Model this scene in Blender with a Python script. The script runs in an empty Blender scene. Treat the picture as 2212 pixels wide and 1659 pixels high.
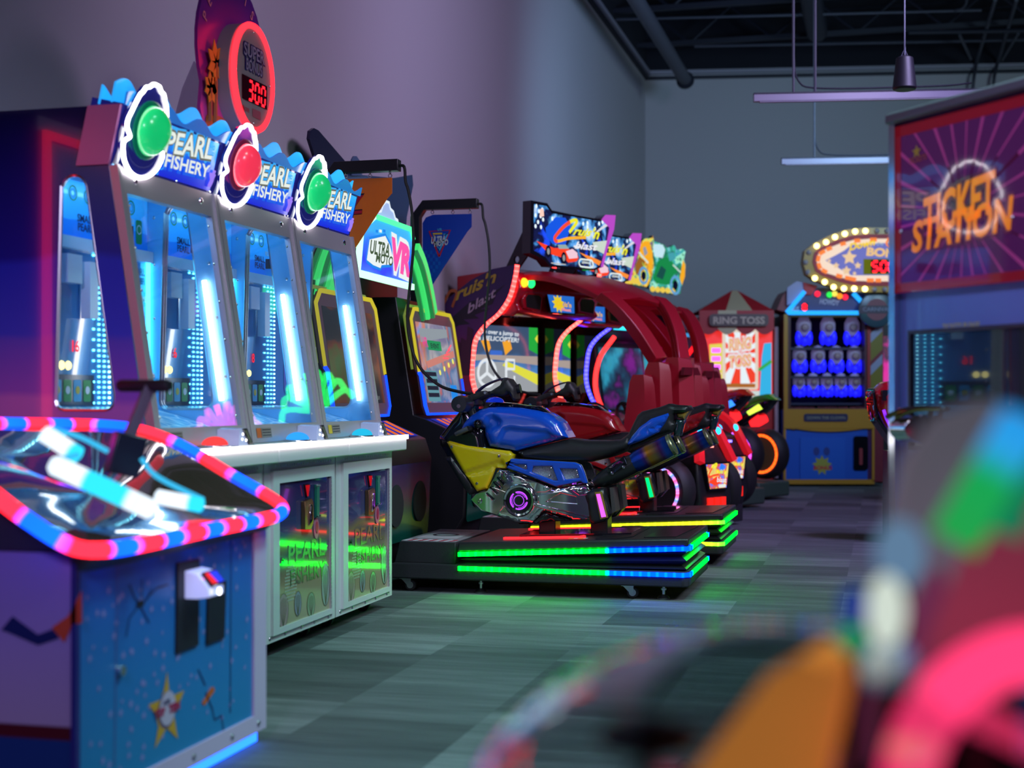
import bpy, bmesh, math, random
from mathutils import Vector, Matrix, geometry
random.seed(7)
SC = bpy.context.scene
COL = SC.collection
PI = math.pi
V = Vector
# ------------------------------------------------------------------ camera frame (room axes: X away from the left wall, Y along it)
FPX = 3072.0; CAMH = 1.10; YAW = math.radians(14.58); PCX = 1106.0; PHY = 865.0
CA, SA = math.cos(YAW), math.sin(YAW)
def ray(px, py):
    t = (px-PCX)/FPX
    return V((t*CA-SA, t*SA+CA, -(py-PHY)/FPX))
CO = V((0, 0, CAMH))
def onX(px, py, X): r = ray(px, py); return CO+r*(X/r.x)
def onY(px, py, Y): r = ray(px, py); return CO+r*(Y/r.y)
def atd(px, py, d): return CO+ray(px, py)*d
def lp(M, px, py):
    """plane-local (u, v) of the point of plane M seen along a sight line"""
    I = M.inverted(); o = I @ CO; d = I.to_3x3() @ ray(px, py); q = o-d*(o.z/d.z); return (q.x, q.y)
# ------------------------------------------------------------------ materials
MATS = {}
def _new(name):
    m = bpy.data.materials.new(name); m.use_nodes = True
    return m, m.node_tree, m.node_tree.nodes['Principled BSDF']
def mat(name, col, rough=.5, metal=0, coat=0, emit=None, es=0, noise=0, nscale=20, spec=.5):
    if name in MATS: return MATS[name]
    m, t, b = _new(name)
    b.inputs['Base Color'].default_value = (*col, 1)
    b.inputs['Roughness'].default_value = rough
    b.inputs['Metallic'].default_value = metal
    b.inputs['Coat Weight'].default_value = coat
    b.inputs['Coat Roughness'].default_value = .04
    b.inputs['Specular IOR Level'].default_value = spec
    if emit:
        b.inputs['Emission Color'].default_value = (*emit, 1); b.inputs['Emission Strength'].default_value = es
    if noise:
        n = t.nodes.new('ShaderNodeTexNoise'); n.inputs['Scale'].default_value = nscale; n.inputs['Detail'].default_value = 6
        c = t.nodes.new('ShaderNodeTexCoord'); t.links.new(c.outputs['Object'], n.inputs['Vector'])
        bp = t.nodes.new('ShaderNodeBump'); bp.inputs['Strength'].default_value = noise; bp.inputs['Distance'].default_value = .01
        t.links.new(n.outputs['Fac'], bp.inputs['Height']); t.links.new(bp.outputs['Normal'], b.inputs['Normal'])
    MATS[name] = m
    return m
def em(name, col, s=1.0):
    if name in MATS: return MATS[name]
    m = bpy.data.materials.new(name); m.use_nodes = True; t = m.node_tree
    t.nodes.clear()
    e = t.nodes.new('ShaderNodeEmission'); e.inputs[0].default_value = (*col, 1); e.inputs[1].default_value = s
    o = t.nodes.new('ShaderNodeOutputMaterial'); t.links.new(e.outputs[0], o.inputs[0])
    MATS[name] = m
    return m
def ramp(t, stops, fac, const=False):
    r = t.nodes.new('ShaderNodeValToRGB'); el = r.color_ramp.elements
    if const: r.color_ramp.interpolation = 'CONSTANT'
    while len(el) < len(stops): el.new(.5)
    for e, (p, c) in zip(el, stops): e.position = p; e.color = (*c, 1)
    t.links.new(fac, r.inputs[0]); return r.outputs[0]
def lin(h):
    h = h.lstrip('#'); c = [int(h[i:i+2], 16)/255 for i in (0, 2, 4)]
    return tuple(x/12.92 if x <= .04045 else ((x+.055)/1.055)**2.4 for x in c)
def led(name, stops, s=3.0, rep=1.0, const=False, dots=0, dotgain=3.0):
    """light strip whose colour runs along its own length (u of the strip, metres)"""
    if name in MATS: return MATS[name]
    m = bpy.data.materials.new(name); m.use_nodes = True; t = m.node_tree; t.nodes.clear()
    uv = t.nodes.new('ShaderNodeUVMap'); sx = t.nodes.new('ShaderNodeSeparateXYZ'); t.links.new(uv.outputs[0], sx.inputs[0])
    mu = t.nodes.new('ShaderNodeMath'); mu.operation = 'MULTIPLY'; mu.inputs[1].default_value = 1/rep; t.links.new(sx.outputs[0], mu.inputs[0])
    fr = t.nodes.new('ShaderNodeMath'); fr.operation = 'FRACT'; t.links.new(mu.outputs[0], fr.inputs[0])
    c = ramp(t, stops, fr.outputs[0], const)
    e = t.nodes.new('ShaderNodeEmission'); t.links.new(c, e.inputs[0]); e.inputs[1].default_value = s
    if dots:
        a = t.nodes.new('ShaderNodeMath'); a.operation = 'MULTIPLY'; a.inputs[1].default_value = 2*PI/dots; t.links.new(sx.outputs[0], a.inputs[0])
        k = t.nodes.new('ShaderNodeMath'); k.operation = 'SINE'; t.links.new(a.outputs[0], k.inputs[0])
        q = t.nodes.new('ShaderNodeMapRange'); q.inputs[1].default_value = .1; q.inputs[2].default_value = .95
        q.inputs[3].default_value = s; q.inputs[4].default_value = s*dotgain; t.links.new(k.outputs[0], q.inputs[0])
        t.links.new(q.outputs[0], e.inputs[1])
    o = t.nodes.new('ShaderNodeOutputMaterial'); t.links.new(e.outputs[0], o.inputs[0])
    MATS[name] = m
    return m
def glass(name, tint=(1, 1, 1), refl=1.0, rough=.0, base=.04):
    """thin clear sheet"""
    if name in MATS: return MATS[name]
    m = bpy.data.materials.new(name); m.use_nodes = True; t = m.node_tree; t.nodes.clear()
    tr = t.nodes.new('ShaderNodeBsdfTransparent'); tr.inputs[0].default_value = (*tint, 1)
    g = t.nodes.new('ShaderNodeBsdfGlossy'); g.inputs[1].default_value = rough; g.inputs[0].default_value = (refl, refl, refl, 1)
    lw = t.nodes.new('ShaderNodeLayerWeight'); lw.inputs[0].default_value = .5
    pw = t.nodes.new('ShaderNodeMath'); pw.operation = 'POWER'; pw.inputs[1].default_value = 5; t.links.new(lw.outputs['Facing'], pw.inputs[0])
    f = t.nodes.new('ShaderNodeMath'); f.operation = 'MULTIPLY_ADD'; f.inputs[1].default_value = 1-base; f.inputs[2].default_value = base; t.links.new(pw.outputs[0], f.inputs[0])
    mx = t.nodes.new('ShaderNodeMixShader')
    t.links.new(f.outputs[0], mx.inputs[0]); t.links.new(tr.outputs[0], mx.inputs[1]); t.links.new(g.outputs[0], mx.inputs[2])
    o = t.nodes.new('ShaderNodeOutputMaterial'); t.links.new(mx.outputs[0], o.inputs[0])
    MATS[name] = m
    return m
def art(name, stops, axis='Z', lo=0, hi=1, emit=0, rough=.3, coat=0, wob=0, wscale=3, const=False, space='Object'):
    """printed sheet: colour bands along one axis of the sheet, optionally wavy; emit>0 = back-lit"""
    if name in MATS: return MATS[name]
    m, t, b = _new(name)
    c = t.nodes.new('ShaderNodeTexCoord'); sx = t.nodes.new('ShaderNodeSeparateXYZ'); t.links.new(c.outputs[space], sx.inputs[0])
    v = sx.outputs[axis]
    if wob:
        n = t.nodes.new('ShaderNodeTexNoise'); n.inputs['Scale'].default_value = wscale; n.inputs['Detail'].default_value = 1
        t.links.new(c.outputs[space], n.inputs['Vector'])
        k = t.nodes.new('ShaderNodeMath'); k.operation = 'MULTIPLY_ADD'; k.inputs[1].default_value = wob
        t.links.new(n.outputs['Fac'], k.inputs[0]); t.links.new(v, k.inputs[2]); v = k.outputs[0]
    r = t.nodes.new('ShaderNodeMapRange'); r.inputs[1].default_value = lo; r.inputs[2].default_value = hi; t.links.new(v, r.inputs[0])
    col = ramp(t, stops, r.outputs[0], const)
    t.links.new(col, b.inputs['Base Color']); b.inputs['Roughness'].default_value = rough; b.inputs['Coat Weight'].default_value = coat
    if emit:
        t.links.new(col, b.inputs['Emission Color']); b.inputs['Emission Strength'].default_value = emit
    MATS[name] = m
    return m
def splat(name, stops, scale=8, emit=0, rough=.4, kind='noise', detail=3, dist=0):
    """printed busy picture made of colour patches"""
    if name in MATS: return MATS[name]
    m, t, b = _new(name)
    c = t.nodes.new('ShaderNodeTexCoord')
    if kind == 'noise':
        n = t.nodes.new('ShaderNodeTexNoise'); n.inputs['Detail'].default_value = detail; n.inputs['Distortion'].default_value = dist; out = 'Fac'
    else:
        n = t.nodes.new('ShaderNodeTexVoronoi'); n.feature = kind; out = 'Distance'
    n.inputs['Scale'].default_value = scale
    t.links.new(c.outputs['Object'], n.inputs['Vector'])
    col = ramp(t, stops, n.outputs[out])
    t.links.new(col, b.inputs['Base Color']); b.inputs['Roughness'].default_value = rough
    if emit:
        t.links.new(col, b.inputs['Emission Color']); b.inputs['Emission Strength'].default_value = emit
    MATS[name] = m
    return m
# ------------------------------------------------------------------ mesh builder
FONTS = {}
def fr(o, xd, yd):
    x = V(xd).normalized(); y = V(yd).normalized(); z = x.cross(y)
    return Matrix(((x.x, y.x, z.x, o[0]), (x.y, y.y, z.y, o[1]), (x.z, y.z, z.z, o[2]), (0, 0, 0, 1)))
def textmesh(s, bold=0, shear=0, spacing=1.0):
    key = (s, bold, shear, spacing)
    if key in FONTS: return FONTS[key]
    cu = bpy.data.curves.new('t', 'FONT'); cu.body = s; cu.size = 1; cu.offset = bold; cu.shear = shear; cu.space_character = spacing
    cu.resolution_u = 3; cu.align_x = 'CENTER'
    o = bpy.data.objects.new('t', cu); COL.objects.link(o)
    bpy.context.view_layer.update()
    me = o.to_mesh()
    vs = [tuple(v.co) for v in me.vertices]; fs = [tuple(p.vertices) for p in me.polygons]
    o.to_mesh_clear(); bpy.data.objects.remove(o); bpy.data.curves.remove(cu)
    FONTS[key] = (vs, fs)
    return FONTS[key]
def cdt(outer, holes=(), inner=()):
    pts = [V(p) for p in outer]; edges = [(i, (i+1) % len(outer)) for i in range(len(outer))]
    for h in holes:
        b = len(pts); pts += [V(p) for p in h]; edges += [(b+i, b+(i+1) % len(h)) for i in range(len(h))]
    pts += [V(p) for p in inner]
    r = geometry.delaunay_2d_cdt(pts, edges, [], 0, 1e-6)
    ov, of = r[0], r[2]
    def inside(p, poly):
        c = False; n = len(poly); j = n-1
        for i in range(n):
            a, b2 = poly[i], poly[j]
            if (a[1] > p[1]) != (b2[1] > p[1]) and p[0] < (b2[0]-a[0])*(p[1]-a[1])/(b2[1]-a[1])+a[0]: c = not c
            j = i
        return c
    out = []
    for f in of:
        cx = sum(ov[i][0] for i in f)/len(f); cy = sum(ov[i][1] for i in f)/len(f)
        if inside((cx, cy), outer) and not any(inside((cx, cy), h) for h in holes): out.append(tuple(f))
    return ov, out
def rrect(x0, y0, x1, y1, r, n=4):
    p = []
    for cx, cy, a in ((x1-r, y1-r, 0), (x0+r, y1-r, 90), (x0+r, y0+r, 180), (x1-r, y0+r, 270)):
        for i in range(n+1):
            t = math.radians(a+90*i/n); p.append((cx+r*math.cos(t), cy+r*math.sin(t)))
    return p
def circ(cx, cy, r, n=24, ry=None, a0=0, a1=360):
    ry = r if ry is None else ry; full = abs(a1-a0) >= 359.9
    return [(cx+r*math.cos(math.radians(a0+(a1-a0)*i/(n if full else n-1))), cy+ry*math.sin(math.radians(a0+(a1-a0)*i/(n if full else n-1)))) for i in range(n)]
def star(cx, cy, r, r2=None, n=5, rot=90):
    r2 = r*.42 if r2 is None else r2
    return [(cx+(r if i % 2 == 0 else r2)*math.cos(math.radians(rot+180*i/n)), cy+(r if i % 2 == 0 else r2)*math.sin(math.radians(rot+180*i/n))) for i in range(2*n)]
def spline(pts, n=6, closed=False):
    P = [V(p) for p in pts]; out = []; N = len(P)
    for i in range(N if closed else N-1):
        a = P[(i-1) % N] if closed or i > 0 else P[0]*2-P[1]
        b, c = P[i], P[(i+1) % N]
        d = P[(i+2) % N] if closed or i+2 < N else c*2-b
        for k in range(n):
            t = k/n
            out.append(.5*((2*b)+(c-a)*t+(2*a-5*b+4*c-d)*t*t+(3*b-a-3*c+d)*t*t*t))
    if not closed: out.append(P[-1])
    return out
class MB:
    def __init__(s): s.v = []; s.f = []; s.m = []; s.u = []; s.mats = []; s.T = None
    def mi(s, m):
        if m not in s.mats: s.mats.append(m)
        return s.mats.index(m)
    def add(s, vs, fs, m, uv=None):
        b = len(s.v); k = s.mi(m)
        for p in vs:
            p = V(p); s.v.append(s.T @ p if s.T else p)
        for j, f in enumerate(fs):
            s.f.append(tuple(b+i for i in f)); s.m.append(k); s.u.append(uv[j] if uv else None)
        return s
    def box(s, x0, x1, y0, y1, z0, z1, m):
        vs = [(x, y, z) for x in (x0, x1) for y in (y0, y1) for z in (z0, z1)]
        return s.add(vs, [(0, 1, 3, 2), (4, 6, 7, 5), (0, 4, 5, 1), (2, 3, 7, 6), (0, 2, 6, 4), (1, 5, 7, 3)], m)
    def fbox(s, M, x0, x1, y0, y1, z0, z1, m):
        T = s.T; s.T = (T @ M) if T else M; s.box(x0, x1, y0, y1, z0, z1, m); s.T = T; return s
    def _ax(s, ax, u, v, w): return (w, u, v) if ax == 'x' else (u, w, v) if ax == 'y' else (u, v, w)
    def plate(s, outer, holes, ax, a, b, m, edge=None):
        """flat sheet with holes, given thickness a..b along ax"""
        ov, of = cdt(outer, holes); n = len(ov)
        s.add([s._ax(ax, p[0], p[1], a) for p in ov], of, m); s.add([s._ax(ax, p[0], p[1], b) for p in ov], [tuple(reversed(f)) for f in of], m)
        for lp in [outer, *holes]:
            k = len(lp)
            s.add([s._ax(ax, p[0], p[1], a) for p in lp]+[s._ax(ax, p[0], p[1], b) for p in lp], [(i, (i+1) % k, k+(i+1) % k, k+i) for i in range(k)], edge or m)
        return s
    def prism(s, pts, ax, a, b, m): return s.plate(pts, [], ax, a, b, m)
    def fplate(s, M, outer, m, a=0, b=.004, holes=()):
        T = s.T; s.T = (T @ M) if T else M; s.plate(outer, holes, 'z', a, b, m); s.T = T; return s
    def fpoly(s, M, pts, m, z=.001):
        ov, of = cdt(pts)
        T = s.T; s.T = (T @ M) if T else M; s.add([(p[0], p[1], z) for p in ov], of, m); s.T = T; return s
    def flines(s, M, pts, w, m, z=.001, closed=False):
        """stroke of width w in a plane"""
        P = [V((p[0], p[1])) for p in pts]; n = len(P); L = []
        for i in range(n):
            a = P[i-1] if (i > 0 or closed) else P[i]; c = P[(i+1) % n] if (i < n-1 or closed) else P[i]
            d = (c-a); d = d.normalized() if d.length > 1e-9 else V((1, 0)); q = V((-d.y, d.x))*w/2
            L += [(*(P[i]+q), z), (*(P[i]-q), z)]
        T = s.T; s.T = (T @ M) if T else M
        s.add(L, [(2*i, 2*i+1, 2*((i+1) % n)+1, 2*((i+1) % n)) for i in range(n if closed else n-1)], m); s.T = T; return s
    def tube(s, path, r, m, seg=8, closed=False, caps=True, flat=None):
        P = [V(p) for p in path]; n = len(P); vs = []; L = [0]
        for i in range(1, n): L.append(L[-1]+(P[i]-P[i-1]).length)
        tot = L[-1]+((P[0]-P[-1]).length if closed else 0)
        up = None
        for i in range(n):
            a = P[i-1] if (i > 0 or closed) else P[i]; c = P[(i+1) % n] if (i < n-1 or closed) else P[i]
            d = (c-a).normalized()
            if up is None:
                up = V((0, 0, 1)) if abs(d.z) < .9 else V((1, 0, 0))
            x = d.cross(up).normalized(); up = x.cross(d).normalized()
            rr = r[i] if isinstance(r, (list, tuple)) else r
            for k in range(seg):
                t = 2*PI*k/seg; vs.append(P[i]+x*(rr*math.cos(t))+up*(rr*(flat or 1)*math.sin(t)))
        fs = []; uv = []
        for i in range(n if closed else n-1):
            j = (i+1) % n; u0 = L[i]; u1 = L[j] if j > i else tot
            for k in range(seg):
                k2 = (k+1) % seg
                fs.append((i*seg+k, i*seg+k2, j*seg+k2, j*seg+k)); uv.append(((u0, k/seg), (u0, (k+1)/seg), (u1, (k+1)/seg), (u1, k/seg)))
        if caps and not closed:
            fs.append(tuple(reversed(range(seg)))); uv.append(((0, 0),)*seg)
            fs.append(tuple((n-1)*seg+k for k in range(seg))); uv.append(((tot, 0),)*seg)
        return s.add(vs, fs, m, uv)
    def strip(s, path, w, h, m, nrm=(0, 0, 1)):
        """flat light strip / bar of section w x h along a path, uv u = length"""
        P = [V(p) for p in path]; n = len(P); L = [0]; vs = []
        for i in range(1, n): L.append(L[-1]+(P[i]-P[i-1]).length)
        for i in range(n):
            a = P[max(i-1, 0)]; c = P[min(i+1, n-1)]; d = (c-a).normalized(); N = V(nrm); x = d.cross(N).normalized(); N = x.cross(d)
            for q, e in ((-1, -1), (1, -1), (1, 1), (-1, 1)): vs.append(P[i]+x*(q*w/2)+N*(e*h/2))
        fs = []; uv = []
        for i in range(n-1):
            for k in range(4):
                k2 = (k+1) % 4; fs.append((i*4+k, i*4+k2, i*4+4+k2, i*4+4+k)); uv.append(((L[i], 0), (L[i], 1), (L[i+1], 1), (L[i+1], 0)))
        fs += [(3, 2, 1, 0), tuple(4*(n-1)+k for k in range(4))]; uv += [((0, 0),)*4, ((L[-1], 0),)*4]
        return s.add(vs, fs, m, uv)
    def lathe(s, prof, o, ax, m, seg=20):
        """prof: (radius, height) along direction ax from o"""
        d = V(ax).normalized(); up = V((0, 0, 1)) if abs(d.z) < .9 else V((1, 0, 0)); x = d.cross(up).normalized(); y = d.cross(x)
        vs = []; n = len(prof)
        for r, h in prof:
            for k in range(seg):
                t = 2*PI*k/seg; vs.append(V(o)+d*h+x*(r*math.cos(t))+y*(r*math.sin(t)))
        fs = [(i*seg+k, i*seg+(k+1) % seg, (i+1)*seg+(k+1) % seg, (i+1)*seg+k) for i in range(n-1) for k in range(seg)]
        if prof[0][0] > 1e-6: fs.append(tuple(reversed(range(seg))))
        if prof[-1][0] > 1e-6: fs.append(tuple((n-1)*seg+k for k in range(seg)))
        return s.add(vs, fs, m)
    def cyl(s, o, ax, r, h, m, seg=20): return s.lathe([(r, 0), (r, h)], o, ax, m, seg)
    def dome(s, o, ax, r, h, m, seg=24, n=7, full=False):
        a0 = -PI/2 if full else 0
        return s.lathe([(max(r*math.cos(a0+(PI/2-a0)*i/n), 1e-5), h*math.sin(a0+(PI/2-a0)*i/n)) for i in range(n+1)], o, ax, m, seg)
    def text(s, M, t, h, m, bold=0, shear=0, z=.002, width=None, spacing=1.0):
        """lettering centred on M's origin (baseline), cap height about h, optional fit to width"""
        vs, fs = textmesh(t, bold, shear, spacing)
        k = h/.72
        kx = k
        if width:
            xs = [v[0] for v in vs]; kx = width/max(max(xs)-min(xs), 1e-6)
        T = s.T; s.T = (T @ M) if T else M; s.add([(v[0]*kx, v[1]*k, z) for v in vs], fs, m); s.T = T; return s
    def puff(s, outline, W, R, ax, c, m, res=.03, sides=(1, -1), relief=None, base=0, flatback=False, p=.5, curve=0):
        """pillow body: 2-D outline swelling by W towards +/-ax about plane c; R = edge rounding distance"""
        xs = [q[0] for q in outline]; ys = [q[1] for q in outline]; inner = []
        O = [V(q) for q in outline]; n = len(O)
        dense = []
        for i in range(n):
            a, b = O[i], O[(i+1) % n]; k = max(1, int((b-a).length/res))
            dense += [tuple(a.lerp(b, t/k)) for t in range(k)]
        def dist(q):
            q = V(q); best = 9
            for i in range(n):
                a, b = O[i], O[(i+1) % n]; ab = b-a; t = max(0, min(1, (q-a).dot(ab)/max(ab.length_squared, 1e-12)))
                best = min(best, (a+ab*t-q).length)
            return best
        def ins(q):
            cc = False; j = n-1
            for i in range(n):
                a, b = O[i], O[j]
                if (a.y > q[1]) != (b.y > q[1]) and q[0] < (b.x-a.x)*(q[1]-a.y)/(b.y-a.y)+a.x: cc = not cc
                j = i
            return cc
        lv = [R*f for f in (.12, .35, .7)]
        y = min(ys)+res*.5; row = 0
        while y < max(ys):
            x = min(xs)+res*(.5 if row % 2 else 0)
            while x < max(xs):
                if ins((x, y)) and dist((x, y)) > res*.45: inner.append((x, y))
                x += res
            y += res*.87; row += 1
        # rings just inside the edge keep the rounding crisp
        for i in range(len(dense)):
            a = V(dense[i-1]); b = V(dense[(i+1) % len(dense)]); q = V(dense[i]); d = (b-a); 
            if d.length < 1e-9: continue
            d.normalize(); nn = V((-d.y, d.x))
            for l in lv[:2]:
                for sg in (1, -1):
                    w = q+nn*(sg*l)
                    if ins(w) and abs(dist(w)-l) < l*.25: inner.append(tuple(w)); break
        ov, of = cdt(dense, [], inner)
        hs = []
        for q in ov:
            d = dist(q) if len(q) else 0; e = min(d/R, 1); h = base+W*(max(0, 1-(1-e)**2))**p
            if relief:
                for poly, dep, wid in relief:
                    pin = False; jj = len(poly)-1; bd = 9
                    for ii in range(len(poly)):
                        a, b = poly[ii], poly[jj]
                        if (a[1] > q[1]) != (b[1] > q[1]) and q[0] < (b[0]-a[0])*(q[1]-a[1])/(b[1]-a[1])+a[0]: pin = not pin
                        A, B = V(a[:2]), V(b[:2]); AB = B-A; t = max(0, min(1, (V(q)-A).dot(AB)/max(AB.length_squared, 1e-12))); bd = min(bd, (A+AB*t-V(q)).length)
                        jj = ii
                    if pin: t = min(bd/wid, 1); h += dep*t*t*(3-2*t)
            hs.append(h)
        for sd in sides:
            s.add([s._ax(ax, q[0], q[1], c+sd*h) for q, h in zip(ov, hs)], of, m)
        if base or flatback:
            k = len(dense); a, b = (base, -base) if len(sides) > 1 else (base*sides[0], 0)
            s.add([s._ax(ax, *q, c+a) for q in dense]+[s._ax(ax, *q, c+b) for q in dense], [(i, (i+1) % k, k+(i+1) % k, k+i) for i in range(k)], m)
        return s
    def loft(s, secs, m, closed=True, caps=True):
        k = len(secs[0]); vs = [p for q in secs for p in q]; kk = k if closed else k-1
        fs = [(i*k+j, i*k+(j+1) % k, (i+1)*k+(j+1) % k, (i+1)*k+j) for i in range(len(secs)-1) for j in range(kk)]
        if caps and closed: fs += [tuple(reversed(range(k))), tuple((len(secs)-1)*k+j for j in range(k))]
        return s.add(vs, fs, m)
    def build(s, name, parent=None, bevel=0, seg=2, angle=38, ident=False):
        top = parent
        while top is not None and top.parent is not None: top = top.parent
        off = V(top.location) if (top is not None and not top.get('_loc')) else V((0, 0, 0))
        me = bpy.data.meshes.new(name)
        me.from_pydata([tuple(v-off) for v in s.v], [], s.f)
        for m in s.mats: me.materials.append(m)
        uvl = me.uv_layers.new(name='UVMap')
        for p, k, u in zip(me.polygons, s.m, s.u):
            p.material_index = k; p.use_smooth = True
            if u:
                for li, q in zip(p.loop_indices, u): uvl.data[li].uv = q
        bm = bmesh.new(); bm.from_mesh(me); bmesh.ops.remove_doubles(bm, verts=bm.verts, dist=1e-6); bmesh.ops.recalc_face_normals(bm, faces=bm.faces); bm.to_mesh(me); bm.free()
        me.set_sharp_from_angle(angle=math.radians(angle))
        o = bpy.data.objects.new(name, me); COL.objects.link(o)
        if parent is not None: o.parent = parent
        if bevel:
            b = o.modifiers.new('bevel', 'BEVEL'); b.width = bevel; b.segments = seg; b.limit_method = 'ANGLE'; b.angle_limit = math.radians(40)
        return o
def tag(o, label, cat, group=None, kind=None):
    o['label'] = label; o['category'] = cat
    if group: o['group'] = group
    if kind: o['kind'] = kind
    return o
def thing(name, label, cat, loc=(0, 0, 0), rz=0, group=None, local=False):
    o = bpy.data.objects.new(name, None); COL.objects.link(o); o.location = loc; o.rotation_euler = (0, 0, rz); o.empty_display_size = .1
    if local: o['_loc'] = 1
    return tag(o, label, cat, group)
def struct(o): o['kind'] = 'structure'; return o
def note(o, label): o['label'] = label; return o
def txt(mb, M, tx, p0, p1, p2, m, bold=.02, z=.006, shear=0):
    """lettering whose baseline runs p0->p1 and whose height reaches p2 (all plane coordinates)"""
    a, c, h = V((*p0, 0)), V((*p1, 0)), V((*p2, 0)); xd = c-a; yd = h-a; w = xd.length
    X = xd.normalized(); Y = yd.normalized(); H = yd.length
    vs, fs = textmesh(tx, bold, shear); xs = [v[0] for v in vs]; x0, x1 = min(xs), max(xs)
    L = Matrix(((X.x, Y.x, 0, a.x), (X.y, Y.y, 0, a.y), (0, 0, 1, 0), (0, 0, 0, 1)))
    T = mb.T; mb.T = (T @ M @ L) if T else M @ L
    mb.add([((v[0]-x0)*w/(x1-x0), v[1]*H/.72, z) for v in vs], fs, m); mb.T = T
# ------------------------------------------------------------------ shared materials
BLK = mat('black_plastic', (.012, .012, .016), .35)
BLKG = mat('black_gloss', (.006, .006, .01), .08, coat=.6)
BLKM = mat('black_matte', (.015, .015, .02), .7, noise=.15, nscale=300)
RUB = mat('rubber', (.012, .012, .013), .6)
CHROME = mat('chrome', (.8, .8, .82), .06, 1)
STEEL = mat('steel', (.55, .55, .58), .28, 1)
GREYM = mat('grey_metal', (.42, .40, .44), .36, .35)
WHITEP = mat('white_powder_coat', (.62, .61, .62), .4)
WHITE = mat('white_plastic', (.8, .8, .82), .3)
GOLD = mat('gold_metal', (.55, .34, .12), .25, 1)
REDP = mat('red_gloss_paint', (.42, .006, .016), .2, coat=.3)
REDM = mat('red_shell', (.36, .008, .02), .36)
BLUEP = mat('blue_gloss_paint', (.006, .085, .62), .22, coat=.5)
YELP = mat('yellow_gloss_paint', (.66, .52, .002), .2, coat=.5)
INKB = mat('ink_black', (.01, .01, .02), .4)
INKW = mat('ink_white', (.75, .75, .78), .4)
INKR = mat('ink_red', (.5, .01, .04), .4)
INKY = mat('ink_yellow', (.7, .5, .03), .4)
INKO = mat('ink_orange', (.6, .12, .02), .4)
INKG = mat('ink_green', (.02, .3, .06), .4)
INKC = mat('ink_cyan', (.05, .4, .7), .4)
INKN = mat('ink_navy', (.01, .015, .12), .3)
INKP = mat('ink_purple', (.12, .02, .22), .3)
LW = em('lamp_white', (1, .97, 1), 6)
LWS = em('lit_white', (1, 1, 1), 1.0)
LR = em('lit_red', (1, .015, .03), 1.6)
LG = em('lit_green', (.02, 1, .22), 1.2)
LY = em('lit_yellow', (1, .8, .1), 1.2)
LO = em('lit_orange', (1, .25, .01), 1.4)
LB = em('lit_blue', (.02, .1, 1), 1.5)
LC = em('lit_cyan', (.04, .65, 1), 1.3)
LP = em('lit_purple', (.4, .06, 1), 1.3)
LM = em('lit_magenta', (1, .03, .75), 1.1)
LK = em('unlit_ink', (.004, .005, .02), 1.0)
LN = em('lit_navy', (.005, .02, .3), 1.0)
CLEAR = glass('clear_acrylic')
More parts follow.
